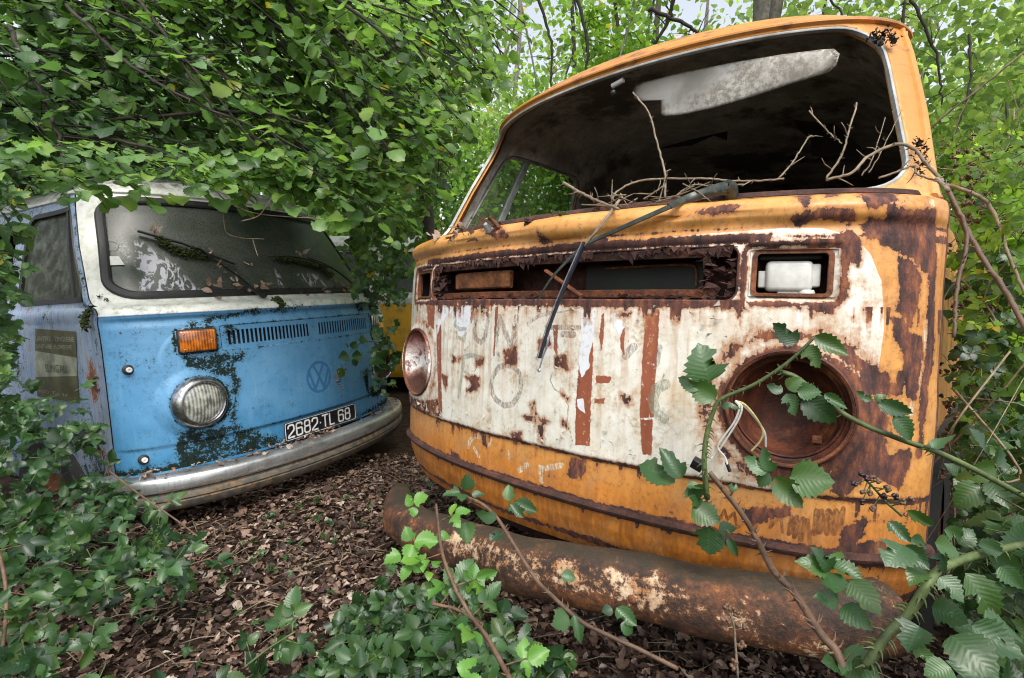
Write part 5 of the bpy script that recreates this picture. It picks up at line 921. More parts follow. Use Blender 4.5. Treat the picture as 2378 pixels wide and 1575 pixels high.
class Leaves:
    def __init__(s): s.b = []; s.d = []; s.n = []; s.L = []; s.w = []; s.r = []
    def add(s, b, d, n, L, w=1.0, r=None): s.b.append(b); s.d.append(d); s.n.append(n); s.L.append(L); s.w.append(w); s.r.append(rng.random() if r is None else r)
    def compound(s, b, d, n, size, k=3, stem=None):
        """bramble leaf of k leaflets on a short stalk"""
        d = unit(np.asarray(d, float)); n = np.asarray(n, float); n = unit(n-d*np.dot(n, d)); x = np.cross(d, n); r = rng.random(); c = b+d*size*.35
        if stem is not None: stem.append((b, c+d*size*.18))
        def one(ang, L, o):
            a = math.radians(ang+rng.normal(0, 7)); dd = d*math.cos(a)+x*math.sin(a)+n*rng.normal(-.10, .14); s.add(c+o*d, dd, n+rng.normal(0, .22, 3), L*rng.uniform(.88, 1.1), rng.uniform(.9, 1.12), np.clip(r+rng.normal(0, .06), 0, .999))
        one(0, size, size*.18); one(68, size*.82, 0); one(-68, size*.82, 0)
        if k == 5: one(118, size*.62, 0); one(-118, size*.62, 0)
    def build(s, name, temps, mat, parent=None):
        if not s.b: return None
        return scatter(name, temps, np.array(s.b), np.array(s.d), np.array(s.n), np.array(s.L), np.array(s.w), np.array(s.r), mat, parent)
CAMP = np.array((0, 0, CAMZ))
def toward_cam(p, up=.6, side=None): return unit(unit(CAMP-p)*(1-up)+np.array((0,0,1.0))*up+rng.normal(0, .25, 3))
def thorns(mb, P, r, n):
    for i in range(n):
        k = rng.integers(1, len(P)-1); t = unit(P[k+1]-P[k-1]) if k < len(P)-1 else unit(P[k]-P[k-1]); a = unit(np.cross(t, rng.normal(size=3))); f = rng.random(); p = P[k]*(1-f)+P[k-1]*f
        rr = r if np.isscalar(r) else r[k]; mb.tube([p, p+a*rr*1.6-t*rr*.2, p+a*rr*3.0-t*rr*1.2], [rr*.55, rr*.25, rr*.03], 4, cap=False)
def berries(parent, pts, ripe=.3, r=.0065, name='berries'):
    mb = MB(); mk = MB()
    for p in pts:
        tgt = mk if rng.random() < ripe else mb
        for j in range(6): a = rng.normal(size=3); tgt.ico(np.array(p)+unit(a)*r*.5, r*.55, 1)
    if mb.n: mb.build(name, MT['berry_brown'], parent, fix=False)['kind'] = 'stuff'
    if mk.n: mk.build(name, MT['berry_black'], parent, fix=False)['kind'] = 'stuff'
def cane(label, P, r0, r1, mat_, leaves=(), nthorn=30, auto=None, size=.06, group=None, cat='bramble', lmat='bramble_leaf', side_clusters=0, name='bramble_cane'):
    P = spline(P, 9); o = empty(name, label, cat, group); r = np.linspace(r0, r1, len(P)); mb = MB().tube(P, r, 7)
    if nthorn: thorns(mb, P, r, nthorn)
    lv = Leaves()
    for q in leaves:                                     # hand-placed leaflets: base, tip, width
        b, t, wd = np.array(q[0]), np.array(q[1]), q[2]; fresh = len(q) > 3
        nn = unit(unit(CAMP-b)+rng.normal(0, .22, 3)+np.array((0,0,.35))); L = np.linalg.norm(t-b); lv.add(b, t-b, nn, L, wd/.62, q[3] if fresh else rng.uniform(.2, .9))
    if auto:
        Lh = np.concatenate([[0], np.cumsum(np.linalg.norm(np.diff(P, axis=0), axis=1))]); st = []
        for i in range(auto):
            f = (i+.6)/auto*Lh[-1]; k = int(np.clip(np.searchsorted(Lh, f), 1, len(P)-1)); t = unit(P[k]-P[k-1]); n_ = toward_cam(P[k], .45); sd_ = unit(np.cross(t, n_))*(1 if i % 2 else -1)
            d = unit(sd_*.9+t*.5+np.array((0,0,.25))+rng.normal(0, .25, 3)); sz = size*rng.uniform(.75, 1.15)
            lv.compound(P[k]+d*sz*.5, d, n_, sz, 5 if rng.random() < .35 else 3, st); mb.tube([P[k], P[k]+d*sz*.5], .0016, 5); 
        for a, b in st: mb.tube([a, b], .0013, 4)
    mb.build('stem', MT[mat_], o, fix=False); lv.build('foliage', T_BR, MT[lmat], o); return o
def pairs(L, wds): return [(L[2*i], L[2*i+1], wds[i]) for i in range(len(wds))]
# ------------------------------------------------------------ canes across the orange van: world positions computed on a shell in front of its nose
OM = Matrix.Translation(ovan.location)@ovan.rotation_euler.to_matrix().to_4x4(); BM_ = Matrix.Translation(bvan.location)@bvan.rotation_euler.to_matrix().to_4x4()
def ow(pts): return [np.array(OM@Vector(p[:3])) for p in pts]
def bw(pts): return [np.array(BM_@Vector(p[:3])) for p in pts]
lf = pairs(ow([(0.6463,-0.0243,0.9544),(0.6023,-0.0364,0.9885),(0.669,-0.0172,0.9694),(0.7211,0.0002,0.9345),(0.6538,-0.0217,0.9495),(0.6859,-0.0124,0.9151),(0.5021,-0.0598,0.8693),(0.4719,-0.0657,0.9451),(0.5145,-0.0581,0.8348),(0.4624,-0.0674,0.8714),(0.6266,-0.0301,0.8628),(0.5991,-0.0383,0.8746),(0.6342,-0.029,0.8671),(0.6537,-0.0224,0.8924),(0.6314,-0.0298,0.8615),(0.6495,-0.0233,0.8208),(0.6476,-0.0249,0.8666),(0.6853,-0.013,0.8667),(0.6567,-0.0212,0.8569),(0.7102,-0.003,0.8104),(0.7566,0.015,0.8595),(0.7341,0.0054,0.8751),(0.7606,0.0166,0.8599),(0.7769,0.0239,0.8731),(0.7634,0.0171,0.8569),(0.8136,0.0417,0.8408),(0.7863,0.0288,0.8371),(0.8174,0.0433,0.7982),(0.6879,-0.0106,0.8668),(0.723,0.0019,0.841),(0.5236,-0.0563,0.8264),(0.5588,-0.0485,0.8286),(0.4852,-0.0636,0.8544),(0.4399,-0.0716,0.8732)]), [.55,.42,.62,.85,.62,.6,.8,.6,.7,.55,.45,.6,.42,.55,.35,.4,.6])
lf += pairs(ow([(0.6126,-0.0453,0.7118),(0.5706,-0.0562,0.735),(0.6126,-0.0453,0.7135),(0.5964,-0.0491,0.6838),(0.6195,-0.043,0.7146),(0.5992,-0.0494,0.758),(0.6227,-0.0424,0.7086),(0.6677,-0.0282,0.6559),(0.645,-0.0362,0.7101),(0.7143,-0.0138,0.7094),(0.4503,-0.0794,0.6642),(0.3713,-0.0913,0.6903),(0.4637,-0.0769,0.674),(0.415,-0.0863,0.73),(0.4707,-0.075,0.6645),(0.5064,-0.0692,0.6594),(0.4795,-0.0664,0.6325),(0.5039,-0.0689,0.6711),(0.4711,-0.075,0.6574),(0.5002,-0.0624,0.6192),(0.4802,-0.0664,0.6184),(0.5324,-0.0565,0.5949),(0.5151,-0.0603,0.5874),(0.509,-0.0603,0.5323),(0.5311,-0.0561,0.5839),(0.5626,-0.0493,0.5966),(0.5472,-0.0521,0.5737),(0.5687,-0.0463,0.5389),(0.5641,-0.0567,0.6725),(0.5456,-0.0613,0.6759)]), [.6,.7,.55,.55,.78,.7,.5,.45,.6,.5,.8,.95,.8,.35,.8])
cane('thorny green bramble cane rising in front of the empty right headlight of the orange van', ow([(0.5039,-0.0501,0.637),(0.4991,-0.0599,0.6994),(0.4984,-0.0609,0.7376),(0.5031,-0.0608,0.7804),(0.5121,-0.0592,0.8157),(0.5243,-0.0551,0.8395),(0.5761,-0.0432,0.8706),(0.6158,-0.034,0.9029),(0.6444,-0.025,0.9332),(0.6692,-0.0172,0.9653)]), .0058, .0026, 'cane_green', lf, 70)
cane('long bramble runner slanting across the orange headlight towards the right edge', ow([(0.6133,-0.0222,0.9003),(0.6436,-0.0134,0.8902),(0.6803,-0.0017,0.8582),(0.7324,0.0177,0.8218),(0.7972,0.0471,0.7948),(0.8358,0.0694,0.7818)])+[np.array(q) for q in [(0.6406,0.8,0.7273),(0.7024,0.8,0.6992),(0.7925,0.8,0.6513),(0.8302,0.8,0.6314)]], .0050, .0042, 'cane_green', pairs([np.array(q) for q in [(0.6286,0.78,0.7329),(0.6664,0.78,0.7517),(0.5942,0.78,0.6373),(0.6358,0.78,0.6123)]], [.4,.35]), 60)
cane('thick purplish bramble stem crossing the rusty bumper diagonally', ow([(0.5209,-0.0887,0.7014),(0.5533,-0.081,0.6649),(0.5795,-0.067,0.6281),(0.6051,-0.0617,0.5874)])+[np.array(q) for q in [(0.3978,0.78,0.5435),(0.404,0.74,0.5376),(0.4027,0.7,0.5295),(0.4016,0.66,0.5199),(0.4082,0.64,0.5118),(0.4121,0.62,0.489)]], .0050, .0056, 'cane_brown', pairs([np.array(q) for q in [(0.4498,0.72,0.5745),(0.4029,0.72,0.594),(0.4498,0.72,0.5758),(0.42,0.72,0.6068),(0.4496,0.72,0.5822),(0.4841,0.7,0.5735),(0.4449,0.72,0.5719),(0.4284,0.68,0.5623),(0.4622,0.7,0.5723),(0.477,0.66,0.5437),(0.4487,0.7,0.542),(0.413,0.7,0.551),(0.4525,0.7,0.537),(0.4662,0.66,0.5245),(0.4498,0.72,0.5771),(0.4726,0.74,0.5984),(0.4157,0.64,0.4907),(0.3849,0.62,0.5142),(0.4176,0.64,0.5),(0.4156,0.6,0.5056),(0.4128,0.64,0.5071),(0.4368,0.6,0.5055)]], [.55,.55,.62,.72,.62,.62,.62,.45,.6,.7,.8]), 50)
cane('stout green bramble stem with red thorns leaning in at the bottom right', [np.array(q) for q in [(0.4193,0.6,0.5193),(0.4429,0.6,0.5587),(0.467,0.6,0.5848),(0.4883,0.6,0.6216),(0.5188,0.62,0.6285),(0.5971,0.66,0.6265),(0.6975,0.7,0.6216)]], .0060, .0050, 'cane_green', pairs([np.array(q) for q in [(0.4304,0.5,0.6256),(0.4403,0.46,0.6092),(0.4444,0.54,0.6291),(0.451,0.5,0.6328),(0.4492,0.5,0.6346),(0.4851,0.48,0.612),(0.467,0.56,0.6515),(0.48,0.54,0.6339),(0.496,0.56,0.6555),(0.5181,0.54,0.6113),(0.4743,0.62,0.6596),(0.4886,0.6,0.6367),(0.4661,0.64,0.6799),(0.4796,0.62,0.6596),(0.4569,0.6,0.669),(0.4247,0.58,0.6525),(0.4804,0.62,0.6662),(0.5044,0.62,0.6573),(0.4921,0.6,0.671),(0.522,0.6,0.6559),(0.4989,0.6,0.6603),(0.4916,0.58,0.645),(0.4755,0.5,0.6941),(0.481,0.48,0.6801),(0.4002,0.5,0.633),(0.3703,0.48,0.6194),(0.3992,0.46,0.6195),(0.377,0.46,0.6091),(0.4648,0.5,0.6364),(0.5035,0.5,0.6272),(0.497,0.62,0.633),(0.4651,0.6,0.626),(0.3942,0.5,0.6129),(0.4065,0.48,0.6034),(0.6082,0.7,0.6219),(0.6314,0.7,0.6418),(0.5963,0.66,0.6406),(0.6292,0.66,0.6264),(0.5878,0.7,0.6419),(0.6174,0.7,0.6319)]], [.8,.62,.6,.75,.55,.55,.5,.85,.6,.7,.6,.6,.7,.8,.7,.6,.5,.7,.6,.6]), 50)
cane('slender bramble runner arching over the bumper from the middle of the van', [np.array(q) for q in [(-0.1033,1.18,0.5103),(-0.0674,1.15,0.5059),(-0.0363,1.12,0.4902),(-0.0124,1.08,0.4714),(0.0179,1.02,0.4479),(0.0453,0.97,0.4273),(0.0707,0.93,0.4206),(0.0997,0.9,0.4077),(0.1198,0.87,0.4064),(0.1608,0.84,0.4016),(0.2012,0.82,0.394),(0.2612,0.8,0.3737)]], .0042, .0036, 'cane_brown', pairs([np.array(q) for q in [(-0.1033,1.2,0.519),(-0.1045,1.2,0.5608),(-0.1207,1.2,0.5158),(-0.1622,1.18,0.5152),(-0.1156,1.18,0.5199),(-0.1143,1.15,0.5138),(-0.0939,1.18,0.5182),(-0.0613,1.18,0.5149),(-0.0037,1.12,0.5233),(-0.0096,1.14,0.5555),(0.0022,1.12,0.5203),(0.0514,1.1,0.5026),(-0.0066,1.1,0.5265),(0.022,1.08,0.5006),(-0.1014,1.12,0.4783),(-0.0982,1.08,0.4453),(-0.0328,1.1,0.4924),(-0.0791,1.12,0.4994),(-0.0238,1.08,0.4744),(-0.0459,1.06,0.4631),(0.0899,0.95,0.4457),(0.1177,0.95,0.443),(0.0998,0.9,0.4002),(0.0685,0.9,0.3828),(0.1046,0.88,0.4149),(0.1163,0.86,0.3743),(0.1668,0.85,0.4423),(0.1487,0.85,0.4353),(0.1713,0.85,0.4447),(0.201,0.83,0.4219),(0.1764,0.83,0.4289),(0.1989,0.83,0.4104)]], [.7,.5,.8,.5,.65,.55,.5,.65,.5,.9,.8,.9,.4,.8,.55,.7]), 45)
fresh = pairs([np.array(q) for q in [(-0.222,1.15,0.5033),(-0.2367,1.15,0.5281),(-0.2203,1.15,0.5126),(-0.1854,1.15,0.5233),(-0.222,1.15,0.5002),(-0.2186,1.13,0.4836),(-0.2066,1.05,0.4682),(-0.2221,1.06,0.4953),(-0.2025,1.05,0.4653),(-0.1511,1.05,0.4594),(-0.2067,1.05,0.4625),(-0.2095,1.02,0.4347),(-0.2227,1.02,0.457),(-0.2518,1,0.4477),(-0.1609,1.08,0.4689),(-0.1295,1.08,0.46),(-0.2002,1,0.442),(-0.2175,0.98,0.4227),(-0.1974,1,0.4475),(-0.1818,1,0.4255),(-0.1395,1,0.4117),(-0.1573,0.96,0.3989),(-0.1369,0.98,0.4009),(-0.1213,0.98,0.3954),(-0.0749,0.72,0.4201),(-0.0548,0.74,0.4386),(-0.0635,0.7,0.4309),(-0.039,0.7,0.4268),(-0.1737,1,0.4365),(-0.1849,1.02,0.4513),(-0.1551,1,0.4392),(-0.1431,1.02,0.4456),(-0.1631,1,0.431),(-0.1627,0.98,0.4239)]], [.75,.8,.75,.8,.75,.7,.8,.55,.6,.7,.65,.6,.7,.6,.8,.7,.7])
cane('bright green young bramble shoot beside the left end of the rusty bumper', [np.array(q) for q in [(-0.1705,1.15,0.5062),(-0.1592,1.1,0.4869),(-0.1482,1.05,0.468),(-0.1337,1,0.4528),(-0.1098,0.95,0.4307),(-0.0954,0.93,0.416),(-0.071,0.9,0.3958),(-0.0451,0.86,0.3892),(-0.0234,0.82,0.3786),(-0.0014,0.78,0.3669)]], .0030, .0044, 'cane_brown', fresh, 30, auto=5, size=.045, lmat='bramble_leaf_fresh')
cane('red-brown bramble runner lying low at the bottom centre', [np.array(q) for q in [(-0.1508,0.95,0.3941),(-0.1055,0.93,0.3954),(-0.071,0.9,0.3958),(-0.0542,0.9,0.3857)]], .0032, .0026, 'cane_brown', (), 12, auto=6, size=.045)
P_ = [np.array(q) for q in [(-1.3608,1.75,0.3925),(-1.1817,1.65,0.3412),(-1.0466,1.6,0.2866),(-0.9693,1.58,0.2425)]]; cane('thin bare runner dropping from the blue bumper to the leaf litter', P_, .0034, .0024, 'cane_brown', (), 16, auto=1, size=.04)
P_ = [np.array(q) for q in [(-1.1467,1.3,0.1787),(-1.1562,1.35,0.1643),(-1.0711,1.4,0.1753),(-1.007,1.43,0.1894),(-0.95,1.5,0.1903),(-0.8938,1.52,0.2033)]]; cane('bramble runner with dark leaves creeping over the litter at lower left', P_, .0034, .0024, 'cane_brown', (), 20, auto=8, size=.052)
P_ = [np.array(q) for q in [(-1.3101,1.3,0.3596),(-1.2435,1.25,0.2991),(-1.1935,1.2,0.2385),(-1.1126,1.1,0.183)]]; cane('reddish bramble stem standing at the far left edge', P_, .0045, .004, 'cane_brown', (), 20, auto=6, size=.06)
P_ = [np.array(q) for q in [(-0.5952,1.12,0.1497),(-0.5625,1.16,0.1636),(-0.5142,1.2,0.1802)]]; cane('short pale green runner pointing right at the bottom of the litter', P_, .003, .0022, 'cane_green', (), 14, auto=5, size=.05)
# bramble spray with berries in front of the blue van's right headlight
P_ = bw([(0.5501,-0.118,0.864),(0.4178,-0.1397,0.9639),(0.2409,-0.1579,1.0005),(0.1475,-0.1637,0.9935),(0.0821,-0.1667,0.9596),(0.0412,-0.1669,0.8996),(-0.0215,-0.1676,0.8367)])
o = cane('small bramble spray with brown berries hanging over the blue van right headlight', P_, .0032, .0018, 'cane_brown', pairs(bw([(0.4045,-0.1515,0.9744),(0.3341,-0.1604,0.9287),(0.4352,-0.1482,0.962),(0.5411,-0.1308,0.9316),(0.345,-0.1592,0.8917),(0.226,-0.1697,0.8732),(0.3873,-0.1545,0.8498),(0.2905,-0.1647,0.8198),(0.0576,-0.1775,0.9464),(-0.0109,-0.1776,0.9312),(0.0817,-0.176,0.9433),(0.1656,-0.1732,0.9241),(0.0781,-0.1769,0.9191),(0.1222,-0.1755,0.8798),(0.136,-0.1742,0.9947),(0.0655,-0.1758,1.0024),(0.1513,-0.1735,1.0181),(0.244,-0.1677,1.0173),(-0.0378,-0.1773,0.8794),(0.0184,-0.1769,0.8384),(0.4636,-0.144,0.9128),(0.5273,-0.1329,0.8294),(0.3041,-0.1636,0.9324),(0.3873,-0.1545,0.8498),(0.2847,-0.1645,1.0046),(0.3676,-0.1555,1.0587)]), [.8,.8,.7,.7,.8,.6,.6,.6,.5,.7,.8,.9,.6]), 10)
berries(o, bw([(q[0]+rng.normal(0,.006), q[1], q[2]+rng.normal(0,.006)) for q in [(-0.0148,-0.1773,0.8919),(-0.0292,-0.1776,0.8622),(-0.0168,-0.177,0.8201),(-0.0055,-0.1776,0.7779),(-0.0137,-0.1771,0.7472),(-0.0459,-0.1769,0.849),(0.0275,-0.1775,0.8775),(0.0532,-0.176,0.9957),(-0.0304,-0.1774,0.7985),(-0.0339,-0.1773,0.8151)] for _ in (0,1)]), .1, .007)
# berry sprays in front of the orange van
for lab, stem, bs, ripe in (('cluster of unripe and black berries on a thin stalk beside the orange headlight', [(0.5439,0.72,0.6537),(0.5207,0.72,0.6741),(0.505,0.72,0.6919),(0.4921,0.72,0.7046)], [(0.4789,0.71,0.7155),(0.4852,0.71,0.7105),(0.4949,0.71,0.7104),(0.5012,0.71,0.7067),(0.4684,0.71,0.7031),(0.515,0.71,0.6979),(0.4909,0.71,0.6893),(0.5107,0.71,0.6855),(0.4804,0.71,0.678),(0.4823,0.71,0.6918),(0.4955,0.71,0.668),(0.5192,0.7,0.6886),(0.5403,0.7,0.6841),(0.5303,0.7,0.6817),(0.5079,0.7,0.699)], .3),
  ('dry flower stalk of a bramble standing before the rusty bumper', [(0.2944,0.66,0.4597),(0.2897,0.66,0.5082),(0.2867,0.66,0.5347),(0.2781,0.66,0.5562)], [(0.2758,0.66,0.5586),(0.2828,0.66,0.5562),(0.2898,0.66,0.549),(0.2739,0.66,0.5419),(0.2785,0.66,0.5395),(0.2764,0.66,0.5299),(0.2925,0.66,0.5346),(0.3019,0.66,0.5298),(0.3001,0.66,0.5082),(0.2955,0.66,0.5058),(0.2891,0.66,0.484),(0.287,0.66,0.4767)], 0)):
    o = empty('bramble_spray', lab, 'bramble spray'); P = spline([np.array(q) for q in stem], 6); mb = MB().tube(P, .0016, 6)
    for q in bs: q = np.array(q); k = int(np.argmin(np.linalg.norm(P-q, axis=1))); mb.tube([P[k], q], .0008, 4)
    mb.build('stem', MT['cane_green' if ripe else 'dry_twig'], o, fix=False); berries(o, bs, ripe, .0052)
# dead canes lying on the orange dashboard and in the window opening
TW = [('upright dry cane standing at the middle of the empty windscreen', [(0.0984,0.2872,1.654),(0.1761,0.2424,1.5639),(0.2289,0.1927,1.4644),(0.2842,0.141,1.3587),(0.3064,0.1032,1.2865)], .0036, .0042), ('broken grey stick poking out left of the dead cane heap', [(-0.0146,0.1194,1.3737),(0.0643,0.0958,1.3299),(0.1418,0.0774,1.2912),(0.2484,-0.0102,1.2456)], .0068, .0050), ('long dry cane lying along the windscreen sill', [(0.1706,0.0814,1.2935),(0.1811,0.0983,1.3209),(0.2407,0.1148,1.341),(0.3835,0.1283,1.3258),(0.4507,0.1361,1.3127),(0.5118,0.1488,1.3062),(0.5547,0.1636,1.3084)], .0044, .0030),
 ('mossy cane curling up at the right of the sill', [(0.5407,0.1734,1.3127),(0.5602,0.2073,1.3572),(0.5745,0.2428,1.4084),(0.5823,0.2545,1.4213)], .0030, .0024), ('straight dry cane crossing the right half of the opening', [(0.6513,0.3392,1.5046),(0.6477,0.29,1.4287),(0.6446,0.2457,1.3627),(0.6273,0.2032,1.306)], .0028, .0038), ('short dry twig leaning left in the right half of the opening', [(0.565,0.2885,1.4893),(0.6072,0.2715,1.4321),(0.64,0.2631,1.3926)], .0026, .0024),
 ('grey cane arching over the right windscreen pillar and down beside the van', [(0.6342,0.1724,1.295),(0.6738,0.1989,1.3093),(0.6933,0.2324,1.3451),(0.7339,0.2768,1.3767),(0.7647,0.2922,1.367),(0.7876,0.2851,1.3312),(0.8161,0.2787,1.2888)]+[(0.8099,0.2548,1.2883),(0.8353,0.1439,1.2391)], .0042, .0062), ('thin grey twig lying low by the right pillar', [(0.7179,0.2284,1.2977),(0.7473,0.2599,1.3156),(0.7692,0.2865,1.3286),(0.7759,0.2775,1.3084),(0.8071,0.2931,1.2933)], .0034, .0030), ('forked dry twig in the middle of the sill', [(0.3372,0.0862,1.2791),(0.3676,0.111,1.3081),(0.4126,0.1174,1.304),(0.4808,0.1305,1.2991)], .0030, .0026), ('stub of a brown cane pointing up right from the sill', [(0.2618,0.0808,1.2848),(0.2821,0.0917,1.2994),(0.3013,0.1039,1.3161)], .0032, .0026), ('thin upright twig in the right corner of the opening', [(0.6831,0.2502,1.3143),(0.6949,0.2808,1.3517),(0.7034,0.3646,1.4664)], .0022, .0014), ('fine twig leaning across the right side window', [(0.6947,0.261,1.3203),(0.7083,0.3063,1.3773),(0.7285,0.4006,1.4886)], .0018, .0012)]
for lab, P, a, b in TW:
    o = empty('dead_cane', lab, 'dead cane', 'dead canes on the orange van'); P = spline(ow(P), 8); P = P+rng.normal(0, .0005, P.shape); mb = MB().tube(P, np.linspace(a, b, len(P))*.66, 7); thorns(mb, P, (a+b)*.42, 12)
    for i in range(2): k = rng.integers(2, len(P)-2); d = unit(rng.normal(size=3)+[0,0,.5]); mb.tube([P[k], P[k]+d*.02, P[k]+d*.035+rng.normal(0,.004,3)], [.0014,.0012,.0006], 4)
    mb.build('stem', MT['dry_twig'], o, fix=False)
tw = MB()
for i in range(26):
    q = [(0.159,0.0745,1.284),(0.4167,0.1099,1.282)]; f = rng.random(); p = np.array(q[0])*(1-f)+np.array(q[1])*f+rng.normal(0, .012, 3)*[1,1,.7]; d = unit(rng.normal(size=3)*[1,.5,.35])*rng.uniform(.02, .07); P = ow([p-d, p+rng.normal(0,.004,3), p+d]); tw.tube(P, [.0018,.0016,.0008], 4)
tag(tw.build('twig_litter', MT['dry_twig'], fix=False), 'tangle of small dead twigs heaped on the orange van sill', 'twigs', kind='stuff')
for lab, P, a, b, m_ in (('dark brown cane hanging down the right side of the orange van', [(0.9281,1.15,1.2058),(0.9348,1.12,1.1437),(0.936,1.1,1.1011),(0.9214,1.08,1.052),(0.8918,1.06,0.9968),(0.8725,1.04,0.9357),(0.8565,1.02,0.884)], .0060, .004, 'cane_brown'), ('long red-brown cane slanting down at the right edge', [(0.9876,1.2,1.1788),(0.9875,1.15,1.0956),(0.988,1.1,1.0222),(0.9852,1.06,0.9774),(0.9709,1,0.9068),(0.9638,0.95,0.8392)], .0072, .0060, 'cane_brown'),
  ('pale bare cane arching high at the right edge', [(1.0945,1.35,1.2455),(1.106,1.3,1.2207),(1.1541,1.3,1.193),(1.1719,1.28,1.1301),(1.1661,1.25,1.0633),(1.1686,1.2,0.9635)], .0062, .0045, 'dry_twig'), ('thin white bent twig in the right-hand thicket', [(1.1881,1.4,1.0118),(1.2311,1.4,0.9662),(1.2601,1.4,0.9204),(1.2139,1.4,0.8131)], .0032, .0022, 'dry_twig'), ('long thin runner rising to the top right corner', [(1.0865,1.45,1.3724),(1.1106,1.4,1.4259),(1.1538,1.35,1.474),(1.2228,1.3,1.5478)], .003, .003, 'dry_twig'), ('dark twig forked above the right pillar', [(1.289,1.8,1.8035),(1.2886,1.8,1.8829),(1.2941,1.8,1.9437)], .008, .005, 'dark_bark')):
    P = spline([np.array(q) for q in P], 8); mb = MB().tube(P+rng.normal(0,.0006,P.shape), np.linspace(a, b, len(P))*.8, 7); thorns(mb, P, a*.8, 14); o = tag(mb.build('dead_cane', MT[m_], fix=False), lab, 'dead cane', 'dead canes beside the orange van')
# =============================================================== ground and leaf litter
g = np.linspace(-1, 1, 181); gx_ = np.sign(g)*np.abs(g)**2.2*60; X, Y = np.meshgrid(gx_, gx_+3, indexing='ij')
def gz(x, y):
    x = np.asarray(x, float); y = np.asarray(y, float); return (fbm(x*1.3+40, y*1.3+40, 4)-.5)*.10*np.clip(np.hypot(x, y-2)/2, .3, 4)
Zg = gz(X, Y); I = np.arange(181*181).reshape(181, 181)
gm = mesh('ground', np.stack([X, Y, Zg], -1).reshape(-1,3), np.stack([I[:-1,:-1], I[1:,:-1], I[1:,1:], I[:-1,1:]], -1).reshape(-1,4), MT['soil']); tag(gm, 'dark forest soil under leaf litter', 'ground', kind='structure')
def litter(n, cx, cy, sx, sy, h=.03, L0=.025, L1=.065, name='leaf_litter', lab='brown dead leaves covering the ground between the vans', zf=None, rpow=1.0):
    x = rng.uniform(cx-sx, cx+sx, n); y = rng.uniform(cy-sy, cy+sy, n); z = (gz(x, y) if zf is None else zf)+rng.random(n)**2*h+.004
    a = rng.random(n)*2*math.pi; d = np.stack([np.cos(a), np.sin(a), rng.normal(0, .22, n)], 1); nn = np.stack([rng.normal(0, .4, n), rng.normal(0, .4, n), np.ones(n)], 1)
    o = scatter(name, T_DEAD, np.stack([x, y, z], 1), d, nn, rng.uniform(L0, L1, n), rng.uniform(.5, 1.5, n), rng.random(n)**rpow, MT['dead_leaf']); return tag(o, lab, 'leaf litter', kind='stuff')
litter(34000, -.55, 2.05, 1.6, 1.25, .028, .008, .042, rpow=1.35); litter(800, -.5, 1.95, 1.3, 1.05, .035, .032, .062, lab='larger pale dead leaves lying on top of the litter', rpow=1.1)
litter(5000, .6, 1.2, 1.1, .7, .025, .018, .05, lab='darker dead leaves under the rusty bumper', rpow=2.2)
tb = MB()
for i in range(900):
    x, y = rng.uniform(-1.8, .9), rng.uniform(1.0, 3.0); a = rng.random()*6.28; L = rng.uniform(.03, .16); z = float(gz(x, y))+.02; d = np.array((math.cos(a), math.sin(a), rng.normal(0,.12)))*L; tb.tube([np.array((x,y,z))-d/2, np.array((x,y,z+.006))+rng.normal(0,.004,3), np.array((x,y,z))+d/2], [.0015,.002,.001], 4)
tag(tb.build('twig_litter', MT['dry_twig'], fix=False), 'thin dead twigs scattered over the leaf litter', 'twigs', kind='stuff')
# dead leaves lying on the blue van's bumper and windscreen edge
P, N = pos(np.repeat(0, 1), .54); n_ = 150; sx_ = rng.uniform(-.85, .85, n_); b = np.array([[x, float(body(s_of(x, .54), .54)[1])-rng.uniform(.005, .10), .541+rng.random()*.012] for x in sx_]); b = np.array(bw(b))
o = scatter('fallen_leaves', T_DEAD, b, rng.normal(size=(n_,3))*[1,1,.25], rng.normal(0,.3,(n_,3))+[0,0,1], rng.uniform(.018,.045,n_), rng.uniform(.6,1.2,n_), rng.uniform(.45,1,n_), MT['dead_leaf']); tag(o, 'brown leaves caught on top of the blue van bumper', 'leaves', kind='stuff')
q = [(-0.4416,0.1705,1.3402),(-0.4468,0.15,1.3034),(-0.4029,0.1538,1.3269),(-0.3911,0.1444,1.3141),(-0.3334,0.1535,1.3508),(-0.3241,0.1409,1.3315),(-0.2962,0.1399,1.3374),(-0.2868,0.127,1.3178),(-0.3066,0.1513,1.3569),(-0.2212,0.1254,1.3296),(-0.1936,0.1299,1.3425),(0.3791,0.1643,1.3561),(0.3781,0.1461,1.3241),(0.4431,0.1657,1.3323),(0.4411,0.1463,1.2998),(0.0295,0.0917,1.2905),(0.188,0.1106,1.3098),(-0.3788,0.2019,1.4212),(-0.3608,0.1841,1.3958),(-0.1971,0.1837,1.4398),(-0.3589,0.2463,1.5052),(0.1265,0.2291,1.5338),(0.1648,0.2228,1.517),(-0.5668,0.3673,1.5956),(0.0648,0.0914,1.2897),(0.7375,0.158,1.2526),(0.7635,0.1456,1.2685)]
b = np.repeat(np.array(bw(q)), 2, 0)+rng.normal(0,.006,(2*len(q),3)); n_ = len(b); o = scatter('fallen_leaves', T_DEAD, b, rng.normal(size=(n_,3))*[1,.4,1], rng.normal(0,.4,(n_,3))+[.2,-1,.3], rng.uniform(.03,.06,n_), rng.uniform(.5,1.1,n_), rng.uniform(.6,1,n_), MT['dead_leaf']); tag(o, 'curled brown leaves caught on the blue van windscreen', 'leaves', kind='stuff')
